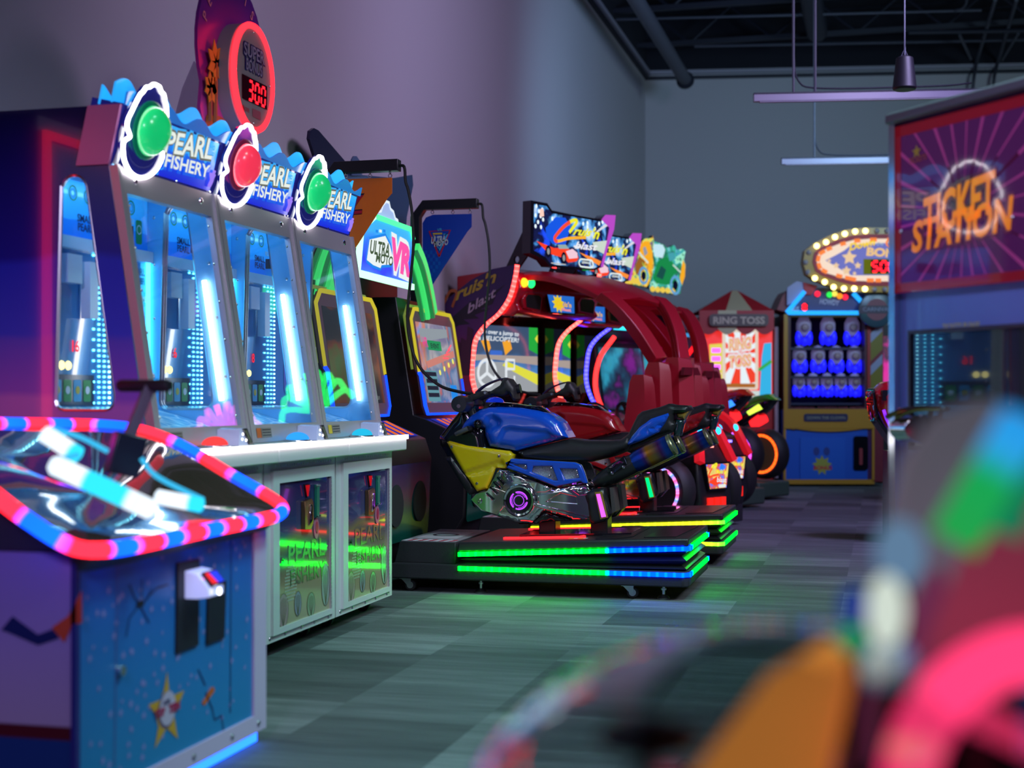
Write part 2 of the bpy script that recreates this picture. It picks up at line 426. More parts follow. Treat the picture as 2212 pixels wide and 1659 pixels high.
# ------------------------------------------------------------------ the room
WALLX = -3.65
def wallmat():
    m, t, b = _new('painted_wall')
    b.inputs['Base Color'].default_value = (.50, .49, .50, 1); b.inputs['Roughness'].default_value = .85
    n = t.nodes.new('ShaderNodeTexNoise'); n.inputs['Scale'].default_value = 90; n.inputs['Detail'].default_value = 4
    c = t.nodes.new('ShaderNodeTexCoord'); t.links.new(c.outputs['Object'], n.inputs['Vector'])
    bp = t.nodes.new('ShaderNodeBump'); bp.inputs['Strength'].default_value = .12; bp.inputs['Distance'].default_value = .004
    t.links.new(n.outputs['Fac'], bp.inputs['Height']); t.links.new(bp.outputs['Normal'], b.inputs['Normal'])
    return m
WALLM = wallmat()
def carpet():
    m, t, b = _new('carpet_planks')
    c = t.nodes.new('ShaderNodeTexCoord')
    mp = t.nodes.new('ShaderNodeMapping'); mp.inputs['Rotation'].default_value = (0, 0, PI/2); mp.inputs['Location'].default_value = (.13, .21, 0); t.links.new(c.outputs['Object'], mp.inputs[0])
    br = t.nodes.new('ShaderNodeTexBrick'); t.links.new(mp.outputs[0], br.inputs['Vector'])
    br.offset = .46; br.inputs['Scale'].default_value = 1; br.inputs['Brick Width'].default_value = .5; br.inputs['Row Height'].default_value = .56
    br.inputs['Mortar Size'].default_value = .0; br.inputs['Color1'].default_value = (0, 0, 0, 1); br.inputs['Color2'].default_value = (1, 1, 1, 1); br.inputs['Bias'].default_value = 0
    st = t.nodes.new('ShaderNodeTexNoise'); st.inputs['Scale'].default_value = 1; st.inputs['Detail'].default_value = 5
    m2 = t.nodes.new('ShaderNodeMapping'); m2.inputs['Scale'].default_value = (2.6, 120, 1); t.links.new(c.outputs['Object'], m2.inputs[0]); t.links.new(m2.outputs[0], st.inputs['Vector'])
    fi = t.nodes.new('ShaderNodeTexNoise'); fi.inputs['Scale'].default_value = 260; fi.inputs['Detail'].default_value = 3; t.links.new(c.outputs['Object'], fi.inputs['Vector'])
    a = t.nodes.new('ShaderNodeMath'); a.operation = 'MULTIPLY_ADD'; a.inputs[1].default_value = .34; t.links.new(br.outputs['Color'], a.inputs[0])
    k = t.nodes.new('ShaderNodeMath'); k.operation = 'MULTIPLY_ADD'; k.inputs[1].default_value = .62; k.inputs[2].default_value = -.36; t.links.new(st.outputs['Fac'], k.inputs[0])
    s2 = t.nodes.new('ShaderNodeTexNoise'); s2.inputs['Scale'].default_value = 1; s2.inputs['Detail'].default_value = 3
    m3 = t.nodes.new('ShaderNodeMapping'); m3.inputs['Scale'].default_value = (1.3, 9, 1); t.links.new(c.outputs['Object'], m3.inputs[0]); t.links.new(m3.outputs[0], s2.inputs['Vector'])
    k2 = t.nodes.new('ShaderNodeMath'); k2.operation = 'MULTIPLY_ADD'; k2.inputs[1].default_value = .5; t.links.new(s2.outputs['Fac'], k2.inputs[0]); t.links.new(k.outputs[0], k2.inputs[2]); t.links.new(k2.outputs[0], a.inputs[2])
    g = t.nodes.new('ShaderNodeMath'); g.operation = 'MULTIPLY_ADD'; g.inputs[1].default_value = .5; t.links.new(fi.outputs['Fac'], g.inputs[0]); 
    h = t.nodes.new('ShaderNodeMath'); h.operation = 'ADD'; h.inputs[1].default_value = -.25; t.links.new(a.outputs[0], h.inputs[0]); t.links.new(h.outputs[0], g.inputs[2])
    col = ramp(t, [(0, (.028, .034, .035)), (.45, (.12, .14, .14)), (1, (.44, .48, .48))], g.outputs[0])
    t.links.new(col, b.inputs['Base Color']); b.inputs['Roughness'].default_value = .8; b.inputs['Specular IOR Level'].default_value = .3
    bp = t.nodes.new('ShaderNodeBump'); bp.inputs['Strength'].default_value = .5; bp.inputs['Distance'].default_value = .004
    t.links.new(fi.outputs['Fac'], bp.inputs['Height']); t.links.new(bp.outputs['Normal'], b.inputs['Normal'])
    return m
struct(MB().box(-3.9, 9.0, -4, 30, -.1, 0, carpet()).build('floor'))
struct(MB().box(WALLX-.2, WALLX, -4, 24.5, 0, 6.3, WALLM).build('wall_left'))
# back wall: not quite square to the left wall
cb = onX(1394, 865, WALLX); cb.z = 0
BW = math.radians(9.5)
bd = V((math.cos(BW), math.sin(BW), 0)); bn = V((-math.sin(BW), math.cos(BW), 0))
Mb = fr((cb.x-.0, cb.y, 0), bd, bn)
CEIL = CAMH+(865-160)*((cb-CO).dot(V((-SA, CA, 0))))/FPX
o = MB().fbox(Mb, -.3, 14, 0, .2, 0, CEIL, WALLM).build('wall_back'); struct(o)
dk = mat('ceiling_deck', (.006, .007, .014), .9)
dk2 = mat('ceiling_steel', (.012, .014, .026), .6)
pipe = mat('painted_pipe', (.075, .08, .10), .55)
o = MB().box(-3.9, 9.5, -4, 26, CEIL+.9, CEIL+1.0, dk)
for i in range(60): o.box(-3.9, 9.5, -3.8+i*.5, -3.55+i*.5, CEIL+.86, CEIL+.9, dk)
o.box(-3.9, WALLX+.02, -4, 25, 6.3, CEIL+.95, dk).fbox(Mb, -.3, 14, -.02, .2, CEIL, CEIL+.95, dk)
struct(o.build('ceiling'))
tr = mat('trim_pale', (.32, .31, .36), .6)
struct(MB().box(WALLX, WALLX+.09, -4, cb.y, CEIL-.03, CEIL+.03, tr).box(WALLX, WALLX+.06, -4, cb.y, CEIL-.09, CEIL-.05, dk2).build('trim_left'))
struct(MB().fbox(Mb, 0, 13, -.07, 0, CEIL-.02, CEIL+.04, tr).fbox(Mb, 0, 13, -.06, 0, CEIL-.10, CEIL-.05, dk2).build('trim_back'))
# open-web roof joists across the room (dark), each a structure of its own
for i, Y in enumerate((12.0, 13.9, 15.8, 17.7, 19.6, 21.6)):
    j = MB(); zt = CEIL+.75; zb = CEIL+.2
    j.box(WALLX+.02, 9.2, Y-.05, Y+.05, zt, zt+.08, dk2).box(WALLX+.02, 9.2, Y-.04, Y+.04, zb, zb+.07, dk2)
    x = WALLX+.2; up = True
    while x < 8.6:
        j.tube([(x, Y, zt if up else zb+.03), (x+.62, Y, zb+.03 if up else zt)], .022, dk2, 5); x += .62; up = not up
    struct(j.build('ceiling_joist'))
# ducts and conduits
def run(name, pts, r, m=pipe, lab=None, cat='pipe'):
    return tag(MB().tube(pts, r, m, 12).build(name), lab, cat)
pe = atd(1480, 172, 20.9); ps = V((pe.x, 6.0, pe.z))
pp = MB().tube([ps, pe], .095, pipe, 16).lathe([(.095, 0), (.13, 0), (.13, .06), (.07, .06), (.07, .16)], pe-V((0, .02, 0)), (0, 1, -.25), dk2, 16)
tag(pp.build('ceiling_pipe'), 'thick grey pipe running along under the roof beside the left wall, open flanged end', 'pipe')
def oz(px, py, z=None): rr_ = ray(px, py); return CO+rr_*(((z or CEIL+.06)-CAMH)/rr_.z)
q = oz(1765, 70, CEIL+.12); tag(MB().tube([V((q.x, 6, q.z)), V((q.x, 21, q.z))], .15, dk2, 12).build('air_duct'), 'dark round duct hidden among the roof joists above the hanging tube lights', 'duct')
def px2(p0, p1, d0, d1=None): return [oz(*p0), oz(*p1)]
cnd = mat('conduit', (.07, .075, .10), .45, .3)
tag(MB().tube(px2((1330, 42), (2120, 22), 13), .018, cnd, 6).tube(spline([oz(2060, 24), oz(2085, 12), oz(2092, -30)], 5), .018, cnd, 6).build('conduit'), 'thin conduit crossing high under the roof and bending upwards at its end', 'conduit')
tag(MB().tube(px2((1500, 100), (2230, 86), 15), .02, cnd, 6).build('conduit'), 'long straight conduit crossing the dark roof above the black speaker', 'conduit')
tag(MB().tube(spline([oz(2150, 0), oz(2132, 60), oz(2112, 128), atd(2104, 165, 21.9), atd(2100, 205, 21.9)], 4), .026, cnd, 6).build('conduit'), 'pale conduit slanting down the roof corner, nearer to the speaker', 'conduit')
tag(MB().tube(spline([oz(2196, 0), oz(2178, 60), oz(2158, 128), atd(2148, 165, 21.9), atd(2144, 215, 21.9)], 4), .026, cnd, 6).build('conduit'), 'pale conduit slanting down the roof corner, farther from the speaker', 'conduit')
tag(MB().tube([oz(1962, 70, CEIL-.06), oz(2230, 66, CEIL-.06)], .03, dk2, 6).tube([oz(2073, 75, CEIL-.06), oz(2098, 128, CEIL-.06)], .02, cnd, 5).tube([oz(2200, 72, CEIL-.06), oz(2165, 130, CEIL-.06)], .02, cnd, 5).build('strut_channel'), 'dark steel channel with diagonal braces under the roof by the speaker', 'channel')
# hanging tube lights (switched off)
tl = mat('tube_light_housing', (.27, .25, .32), .4)
for (xa, ya, xb, yb, d, rods, lab) in ((1628, 213, 2260, 200, 12.0, ((1714, 205), (1761, 208)), 'long unlit linear light hanging higher and nearer, from two rods'),
                                 (1688, 350, 2080, 343, 15.6, ((1759, 346),), 'long unlit linear light hanging lower beyond the nearer one')):
    r = thing('linear_light', lab, 'ceiling light', atd((xa+xb)/2, (ya+yb)/2, d), group='unlit linear lights')
    a, b = atd(xa, ya, d), atd(xb, yb, d)
    MB().strip([a, b], .06, .055, tl).strip([a+V((0, 0, .035)), b+V((0, 0, .035))], .045, .02, dk2).build('housing', r)
    MB().strip([a+(b-a)*.02-V((0, 0, .03)), b-V((0, 0, .03))], .045, .012, mat('diffuser', (.36, .33, .42), .5)).build('diffuser', r)
    for (rx, ry) in rods:
        p = atd(rx, ry, d); 
        MB().tube([p, V((p.x, p.y, CEIL+.9))], .012, pipe, 6).build('rod', r)
    p = atd(*rods[0], d); e = (b-a).normalized()
    MB().tube(spline([p+V((0, 0, .35)), p+V((0, 0, .12))+e*.04, p+e*.25+V((0, 0, .05)), p+e*1.2+V((0, 0, .05)), p+e*1.5+V((0, 0, .07))], 5), .008, dk2, 5).build('cable', r)
sp = atd(1954, 190, 10.5)
r = thing('pendant_speaker', 'black cone shaped pendant speaker hanging from the dark roof on a cord', 'speaker', sp)
MB().lathe([(.02, .24), (.062, .22), (.085, .02), (.088, 0), (.08, -.012)], sp, (0, 0, 1), mat('speaker_black', (.006, .006, .01), .5), 24).build('housing', r)
MB().cyl(sp-V((0, 0, .016)), (0, 0, 1), .074, .006, mat('speaker_mesh', (.10, .12, .12), .6)).build('grille', r)
MB().tube(spline([sp+V((0, 0, .24)), sp+V((.003, 0, .3)), sp+V((0, 0, .5)), V((sp.x, sp.y, CEIL+.9))], 4), .006, cnd, 6).tube([sp+V((-.03, 0, .22)), sp+V((0, 0, .29)), sp+V((.03, 0, .22))], .004, cnd, 5).build('cord', r)
# ------------------------------------------------------------------ row of three shell-fishing ticket games
PY0, PW = 4.70, .81
def fx(z): return -2.59-(z-.97)*.158          # front glass plane leans back
SIDEG = art('wave_print', [(0, lin('#c07ad0')), (.30, lin('#b070d0')), (.32, lin('#8a5ad0')), (.48, lin('#5a50d0')), (.50, lin('#3a48d8')), (.68, lin('#2434c8')), (.70, lin('#1c2098')), (1, lin('#10104a'))], 'Z', .75, 2.3, rough=.16, coat=.6, wob=.35, wscale=1.3)
INW = mat('inner_wall_blue', (.24, .60, .95), .28)
INB = mat('inner_back_acrylic', (.10, .28, .62), .06, coat=.5)
FRAME = mat('frame_metal', (.50, .46, .50), .33, .45)
PGLASS = glass('game_glass', (.93, .97, 1))
MARQ = art('marquee_blue', [(0, lin('#0a22c8')), (.35, lin('#0a50d8')), (.8, lin('#1ea0f0')), (1, lin('#38b8f8'))], 'Z', 1.99, 2.2, emit=.85)
MARQD = mat('marquee_dark', (.008, .012, .10), .12, coat=.5, emit=(.01, .01, .16), es=.6)
NEON = em('neon_white', (1, .93, 1), 7)
WAVEA = mat('wave_acrylic', (.03, .36, .75), .2, emit=(.015, .34, .85), es=1.0)
WAVEB = mat('wave_acrylic_dark', (.01, .18, .5), .2, emit=(.006, .12, .5), es=.7)
TXTW = em('letter_white', (.82, .88, .82), 1.0)
TXTS = em('letter_shadow', (.14, .15, .12), 1.0)
TXTC = em('letter_cyan', (.05, .42, .95), 1.0)
TXTV = em('letter_violet', (.35, .22, .95), 1.0)
DOORG = art('sand_print', [(0, lin('#b0a888')), (.42, lin('#a89a78')), (.5, lin('#8a7a66')), (.58, lin('#5a5a6a')), (.66, lin('#8a7a58')), (.74, lin('#3c4a78')), (1, lin('#2c2458'))], 'Z', .1, .78, rough=.09, coat=.8, wob=.16, wscale=3.1)
DOORI = mat('print_tan', (.16, .14, .09), .2, coat=.5)
NET = None
def netmat():
    m, t, b = _new('net_print')
    c = t.nodes.new('ShaderNodeTexCoord'); n = t.nodes.new('ShaderNodeTexVoronoi'); n.feature = 'DISTANCE_TO_EDGE'; n.inputs['Scale'].default_value = 12
    t.links.new(c.outputs['Object'], n.inputs['Vector'])
    col = ramp(t, [(0, (.8, .9, 1)), (.05, (.7, .85, 1)), (.075, (.16, .5, .85)), (1, (.13, .4, .78))], n.outputs['Distance'])
    t.links.new(col, b.inputs['Base Color']); b.inputs['Roughness'].default_value = .25
    return m
NET = netmat()
CLAM = [(0, 1), (.16, .985), (.3, .9), (.44, .87), (.56, .74), (.66, .66), (.8, .42), (.86, .3), (.97, .08), (.95, -.08), (.8, -.2), (.74, -.27), (.9, -.36), (.97, -.46), (.82, -.74), (.55, -.93), (.28, -1.02), (0, -1.05)]
CLAM = CLAM+[(-x, y) for x, y in reversed(CLAM[1:-1])]
SLOT = [(-2.97, 1.10), (-2.968, 1.885)]
def slot():
    p = [(-2.985, 1.10), (-2.962, 1.90)]
    p += [(-2.905+.055*math.cos(math.radians(a)), 1.885+.055*math.sin(math.radians(a))) for a in range(165, 10, -22)]
    p += [(-2.735, 1.12)]
    p += [(-2.775+.04*math.cos(math.radians(a)), 1.10+.04*math.sin(math.radians(a))) for a in range(0, -91, -30)]
    p += [(-2.945+.04*math.cos(math.radians(a)), 1.10+.04*math.sin(math.radians(a))) for a in range(-90, -181, -30)]
    return p
def shell(mb, M, cx, cy, w, h, m, ml):
    mb.fpoly(M, circ(cx, cy, w, 20, h), m, .0012)
    for k in (-.7, -.35, 0, .35, .7): mb.flines(M, [(cx, cy-h*.95), (cx+k*w*.8, cy), (cx+k*w*.7, cy+h*.75*(1-.25*abs(k)))], .004, ml, .0018)
    mb.flines(M, circ(cx, cy, w, 20, h), .004, ml, .0018, True)
PT = []
def pearl(k, lamp, lamp2, btn, label):
    y0 = PY0+PW*k; y1 = y0+PW; yc = (y0+y1)/2
    r = thing('ticket_game', label, 'arcade machine', (-3.0, yc, 0), group='row of three shell fishing ticket games')
    XF = -2.51
    b = MB().box(-3.55, XF, y0+.006, y1-.006, .07, .845, WHITEP)
    # door with print
    d = MB(); d.plate([(y0+.07, .10), (y1-.05, .10), (y1-.05, .80), (y0+.07, .80)], [[(y0+.135, .125), (y0+.725, .125), (y0+.725, .745), (y0+.135, .745)]], 'x', XF, XF+.014, WHITEP)
    d.box(XF+.001, XF+.004, y0+.13, y0+.73, .12, .75, DOORG)
    for i in range(34): d.box(XF+.013, XF+.0165, y0+.72, y0+.726, .13+i*.0182, .144+i*.0182, FRAME)
    MD = fr((XF+.0045, y0, 0), (0, 1, 0), (0, 0, 1))
    d.text(fr((XF+.0045, y0+.45, .385), (0, 1, 0), (0, 0, 1)), 'PEARL', .085, DOORI, .02, width=.42).text(fr((XF+.0045, y0+.46, .29), (0, 1, 0), (0, 0, 1)), 'FISHERY', .07, DOORI, .02, width=.40)
    shell(d, MD, .19, .19, .055, .075, mat('shell_pink', (.38, .24, .24), .3), DOORI); shell(d, MD, .35, .20, .038, .055, mat('shell_lilac', (.28, .26, .36), .3), DOORI)
    shell(d, MD, .50, .175, .045, .055, mat('shell_green', (.28, .36, .22), .3), DOORI); shell(d, MD, .675, .245, .05, .10, mat('shell_grey', (.33, .36, .34), .3), DOORI)
    for i in range(9):
        for j in range(13):
            a, c = (i-4)*.0145, (j-6)*.0145
            if (a/.062)**2+(c/.085)**2 < 1: d.fpoly(MD, circ(.27+a, .30+c, .0045, 6), mat('grille_hole', (.55, .55, .52), .3), .002)
    for i in range(26): d.box(XF+.013, XF+.016, y0+.09+i*.025, y0+.098+i*.025, .815, .825, STEEL)
    dr = d.build('door', r)
    cs = MB(); MC = fr((XF+.006, y0+.43, .585), (0, 1, 0), (0, 0, 1))
    cs.fplate(MC, [(-.045, -.06), (.02, -.065), (.052, -.04), (.05, .055), (.03, .075), (-.045, .065)], GOLD, 0, .02)
    cs.fplate(MC, [(-.008, -.045), (.03, -.03), (.032, .045), (.006, .05)], CHROME, .02, .024).fplate(MC, [(.006, -.035), (.014, -.035), (.022, .04), (.012, .04)], BLKG, .024, .026)
    note(cs.build('coin_slot', dr, bevel=.003), 'gold coin slot plate')
    MB().fplate(MC, [(-.014, .135), (.022, .135), (.006, .085)], em('coin_red', (.45, .006, .012), 1), 0, .014).fplate(MC, [(-.02, .14), (.028, .14), (.006, .078)], BLKG, 0, .008).build('coin_arrow', dr)
    g = MB(); MG = fr((XF+.006, y0+.555, .64), (0, 1, 0), (0, 0, 1))
    g.fplate(MG, [(-.016, -.075), (.016, -.075), (.016, .075), (-.016, .075)], mat('card_slot_green', (.01, .16, .11), .3), 0, .012)
    for yy in (-.07, .07):
        for xx in (-.016, .016): g.lathe([(.006, 0), (.004, .006)], MG @ V((xx, yy, .012)), (1, 0, 0), CHROME, 8)
    g.build('card_slot', dr)
    MB().fplate(fr((XF+.006, y0+.555, .515), (0, 1, 0), (0, 0, 1)), circ(0, 0, .03, 20, .048), mat('pink_lens', (.5, .16, .28), .15, coat=.5), 0, .004).fplate(fr((XF+.006, y0+.555, .52), (0, 1, 0), (0, 0, 1)), circ(0, 0, .014, 14, .028), mat('pink_deep', (.4, .02, .08), .2), .004, .007).build('swipe_mark', dr)
    MB().cyl((XF+.004, y0+.165, .41), (1, 0, 0), .013, .012, CHROME, 14).cyl((XF+.016, y0+.165, .41), (1, 0, 0), .005, .003, BLKG, 8).build('lock', dr)
    bl = b
    for yy in (.06, .22, .40, .55, .72): bl.lathe([(.009, 0), (.007, .004), (.003, .006)], (XF, y0+yy, .088), (1, 0, 0), CHROME, 8)
    b.build('base_cabinet', r)
    for yy in (y0+.16, y1-.14):
        for xx in (-2.62, -3.4): 
            MB().cyl((xx, yy-.012, .034), (0, 1, 0), .034, .024, RUB, 18).cyl((xx, yy-.014, .034), (0, 1, 0), .016, .028, STEEL, 12).box(xx-.02, xx+.02, yy-.02, yy+.02, .062, .075, STEEL).build('caster', r)
    # control counter
    XL = -2.435
    ye = y1+.03 if k == 2 else y1-.001
    c = MB().box(-3.0, XL-.004, y0+.001, ye, .838, .918, WHITEP)
    c.build('counter', r, bevel=.006)
    MB().strip([(XL, y0+.001, .908), (XL, ye, .908)], .022, .012, LW, nrm=(1, 0, 0)).build('counter_light_strip', r)
    MB().lathe([(.062, 0), (.062, .006), (.055, .01)], (-2.51, y0+.36, .918), (0, 0, 1), CHROME, 22).build('button_ring', r)
    MB().dome((-2.51, y0+.36, .926), (0, 0, 1), .052, .034, btn, 22).build('play_button', r)
    kk = MB(); w = [(-2.55, .918), (-2.455, .918), (-2.455, .925), (-2.53, .99), (-2.555, .985)]
    kk.prism([(y0+.50, .919), (y0+.60, .919), (y0+.60, .935), (y0+.545, .99), (y0+.51, .985)], 'x', -2.575, -2.475, mat('frosted_lens', (.40, .45, .62), .15, coat=.5, emit=(.4, .36, .7), es=.18))
    for (a, z) in ((.53, .945), (.535, .965), (.565, .94)): kk.dome((-2.475, y0+a, z), (1, 0, 0), .006, .004, LW, 8, 3)
    cr = kk.build('card_reader', r, bevel=.006)
    ms = fr((-2.474, y0, 0), (0, 1, 0), (0, 0, 1))
    MB().fplate(ms, [(.528, .988), (.562, .988), (.622, .922), (.586, .922)], BLK, -.03, .006).fpoly(ms, [(.538, .981), (.558, .981), (.607, .929), (.588, .929)], mat('reader_screen', (.02, .03, .02), .1, emit=(.08, .10, .06), es=.7), .007).build('reader_screen', cr)
    # upper cabinet: pierced side walls, back, floor, roof
    outer = [(-2.60, .918), (fx(1.965)-.012, 1.965), (-2.76, 2.19), (-3.55, 2.19), (-3.55, .918)]
    for nm, ya, yb, first in (('side_panel', y0+.002, y0+.018, True), ('side_panel', y1-.018, y1-.002, False)):
        s = MB(); s.plate(outer, [slot()], 'y', ya, yb, INW if not (first and k == 0) else SIDEG, STEEL)
        if first and k == 0: s.plate([(x*1.0, z) for x, z in outer], [slot()], 'y', ya+.0165, ya+.0175, INW)
        for z in (1.2, 1.45, 1.68, 1.88): 
            for xx in (-3.01, fx(z)-.05): s.lathe([(.008, 0), (.004, .004)], (xx, ya if not first else yb, z), (0, -1 if not first else 1, 0), STEEL, 8)
        note(s.build('side_panel', r), 'purple and blue wave printed outer side' if first and k == 0 else 'pale blue pierced inner wall')
        MB().tube([(x, (ya+yb)/2, z) for x, z in slot()], .009, STEEL, 6, closed=True).build('window_trim', r)
    i = MB(); i.box(-3.55, -3.53, y0+.018, y1-.018, .92, 1.97, INB).box(-3.55, -2.78, y0+.018, y1-.018, 1.97, 1.99, INW)
    i.add([(-2.60, y0+.02, .955), (-2.60, y1-.02, .955), (-3.03, y1-.02, 1.075), (-3.03, y0+.02, 1.075)], [(0, 1, 2, 3)], NET)
    i.build('inner_box', r)
    # play board
    xb = -3.04; pb = MB(); pb.box(xb-.02, xb, y0+.02, y1-.02, 1.07, 1.97, INB)
    MBd = fr((xb, y0, 0), (0, 1, 0), (0, 0, 1))
    pb.fpoly(MBd, [(.02, 1.735), (.79, 1.735), (.79, 1.955), (.02, 1.955)], art('play_art', [(0, lin('#1468d8')), (.45, lin('#1a78e0')), (.47, lin('#2c9cf0')), (1, lin('#3ab4fa'))], 'Z', 1.735, 1.955, emit=.35, rough=.1, wob=.06, wscale=5), .002)
    pb.box(xb, xb+.03, y0+.02, y1-.02, 1.685, 1.732, mat('ledge', (.55, .68, .85), .3))
    for q in range(6):
        for a in (0, 1): pb.flines(MBd, circ(.10+q*.11, 1.905, .028-a*.012, 14), .006, INKG if a == 0 else INKC, .004, True)
    pb.text(MBd @ Matrix.Translation((.30, 1.80, 0)), 'SMALL', .03, INKN, .02, z=.004).text(MBd @ Matrix.Translation((.30, 1.765, 0)), 'PEARL', .03, INKN, .02, z=.004)
    for sx in (.42, .62):
        pb.text(MBd @ Matrix.Translation((sx, 1.865, 0)), 'GET', .022, INKW, .02, z=.004).text(MBd @ Matrix.Translation((sx, 1.838, 0)), 'BONUS!', .022, INKW, .02, z=.004)
        pb.fpoly(MBd, [(sx-.05, 1.77), (sx+.05, 1.78), (sx+.05, 1.83), (sx-.05, 1.82)], mat('dark_window', (.02, .01, .05), .1), .004)
    pb.fpoly(MBd, rrect(.69, 1.76, .74, 1.86, .01), INKG, .004); pb.flines(MBd, circ(.715, 1.82, .018, 14), .005, INKW, .005, True)
    pb.text(MBd @ Matrix.Translation((.71, 1.63, 0)), 'PEARL', .03, INKN, .02, z=.004).text(MBd @ Matrix.Translation((.71, 1.592, 0)), 'FISHER', .028, INKN, .02, z=.004)
    pb.fpoly(MBd, rrect(.64, 1.50, .78, 1.56, .012), LC, .004); pb.text(MBd @ Matrix.Translation((.71, 1.518, 0)), 'PARTY TIME', .025, INKW, .02, z=.006, width=.12)
    pb.fpoly(MBd, rrect(.60, 1.14, .775, 1.47, .03), mat('lilac_panel', (.18, .2, .62), .12, coat=.4), .003)
    pb.text(MBd @ Matrix.Translation((.69, 1.40, 0)), 'TICKET', .03, INKW, .02, z=.006).text(MBd @ Matrix.Translation((.69, 1.36, 0)), 'PARTY', .03, INKW, .02, z=.006).text(MBd @ Matrix.Translation((.69, 1.32, 0)), 'TIME', .03, INKW, .02, z=.006)
    for (a, z, tx) in ((.66, 1.22, '160'), (.73, 1.17, '200'), (.64, 1.16, '300')): pb.fpoly(MBd, circ(a, z, .028, 16), INKC, .005); pb.text(MBd @ Matrix.Translation((a, z-.01, 0)), tx, .02, INKW, .02, z=.007)
    pb.fpoly(MBd, [(.05, 1.08), (.36, 1.08), (.36, 1.20), (.05, 1.20)], mat('dark_panel', (.03, .05, .09), .15), .004)
    for q in range(4): pb.fpoly(MBd, rrect(.07+q*.07, 1.095, .125+q*.07, 1.18, .008), INKG if q % 2 else INKC, .006); pb.fpoly(MBd, circ(.0975+q*.07, 1.14, .016, 12), INKY if q % 2 == 0 else INKW, .008)
    ld = pb; ll = em('led_cyan_dot', (.12, .75, 1), 6); l2 = em('led_white_dot', (.3, .9, 1), 7)
    for q in range(30):
        z = 1.09+q*.021
        for cix, cy in enumerate((.36, .40, .44, .48)):
            if cix == 0 and q % 2: continue
            ld.box(xb, xb+.006, y0+cy-.004, y0+cy+.004, z-.004, z+.004, l2 if cix == 3 else ll)
    board = pb.build('play_board', r)
    MB().text(fr((xb+.006, y0+.22, 1.29), (0, 1, 0), (0, 0, 1)), '16' if k == 0 else ('6' if k == 1 else '8'), .045, LR, .015, z=0).build('number_display', board)
    LDS = 1
    yl = MB()
    for q in range(3): yl.dome((xb, y0+.09+q*.045, 1.235), (1, 0, 0), .018, .012, em('warm_bulb', (1, .85, .3), 2.5), 12, 4)
    yl.build('bulb_row', board)
    bx = MB().box(xb, xb+.05, y0+.10, y0+.2, 1.55, 1.66, mat('white_box', (.6, .75, .9), .3)).box(xb+.02, xb+.06, y0+.24, y0+.30, 1.42, 1.64, mat('white_box', (.6, .75, .9), .3))
    bx.build('mechanism', board)
    MB().strip([(xb+.012, y1-.032, 1.15), (xb+.012, y1-.032, 1.72)], .02, .012, em('cyan_strip', (.05, .6, 1), 7), nrm=(1, 0, 0)).build('cyan_light_strip', r)
    MB().strip([(xb-.2, y0+.05, 1.955), (xb+.3, y0+.05, 1.955)], .03, .012, em('top_strip', (.25, .7, 1), 9)).strip([(-2.85, y0+.08, 1.955), (-2.85, y1-.08, 1.955)], .02, .012, em('top_strip', (.25, .7, 1), 9)).build('roof_light_strip', r)
    MB().tube([(fx(1.60)-.075, y1-.036, 1.605), (fx(1.09)-.075, y1-.036, 1.10)], .010, em('white_tube', (1, 1, 1), 9), 10).build('light_tube', r)
    # front frame + glass (in the leaning plane)
    zb, zt = .918, 1.968; n = V((1, 0, .158)).normalized()
    MF = fr((fx(zb), y0, zb), (0, 1, 0), (-.158, 0, 1)); L = (zt-zb)*math.sqrt(1+.158**2)
    f = MB(); f.fplate(MF, [(.004, 0), (PW-.004, 0), (PW-.004, L), (.004, L)], FRAME, -.012, .014, holes=[[(.062, .078), (PW-.06, .078), (PW-.06, L-.10), (.062, L-.10)]])
    f.fplate(MF, [(.004, 0), (.024, 0), (.024, L), (.004, L)], FRAME, .014, .022).fplate(MF, [(PW-.024, 0), (PW-.004, 0), (PW-.004, L), (PW-.024, L)], FRAME, .014, .022)
    bb = f
    for a in (.14, PW-.14): bb.lathe([(.014, 0), (.012, .005), (.006, .008)], MF @ V((a, L-.045, .014)), n, CHROME, 12)
    for a in (.062, PW-.06): 
        for q in range(6): bb.lathe([(.007, 0), (.004, .003)], MF @ V((a+(.022 if a < .3 else -.022), .12+q*.16, .004)), n, STEEL, 8)
    f.build('glass_frame', r)
    MB().fplate(MF, [(.06, .075), (PW-.058, .075), (PW-.058, L-.098), (.06, L-.098)], PGLASS, 0, .004).build('glass_pane', r)
    stk = MB().fpoly(MF, [(.07, .02), (.115, .02), (.115, .062), (.07, .062)], INKO if k < 2 else INKY, .016).fpoly(MF, [(.12, .02), (.22, .02), (.22, .062), (.12, .062)], mat('sticker', (.25, .22, .2), .4), .016)
    for q in range(3): stk.flines(MF, [(.125, .03+q*.012), (.21, .03+q*.012)], .003, INKB, .018)
    stk.build('warning_sticker', r)
    # marquee
    tilt = V((.05, 0, .222)); MM = fr((-2.752, y0, 1.972), (0, 1, 0), tilt); H = tilt.length
    m = MB(); m.fplate(MM, [(0.003, 0), (PW-.003, 0), (PW-.003, H), (0.003, H)], MARQD, -.13, 0)
    m.fpoly(MM, [(.30, .012), (PW-.02, .012), (PW-.02, H-.012), (.27, H-.012)], MARQ, .002)
    for (q, a) in ((.04, .01), (.5, .01), (.79, .01), (.5, H-.01)): m.lathe([(.006, 0), (.003, .004)], MM @ V((q, a, .002)), V((.97, 0, -.22)), CHROME, 8)
    if k == 0: PT.extend(lp(MM, *q) for q in ((352, 327), (454, 343), (362, 281), (352, 358), (447, 383), (357, 330)))
    def grow(p, e): a, c_, h_ = V(p[0]), V(p[1]), V(p[2]); x_ = (c_-a).normalized()*e; y_ = (h_-a).normalized()*e; return (a-x_-y_, c_+x_-y_, h_+y_-x_)
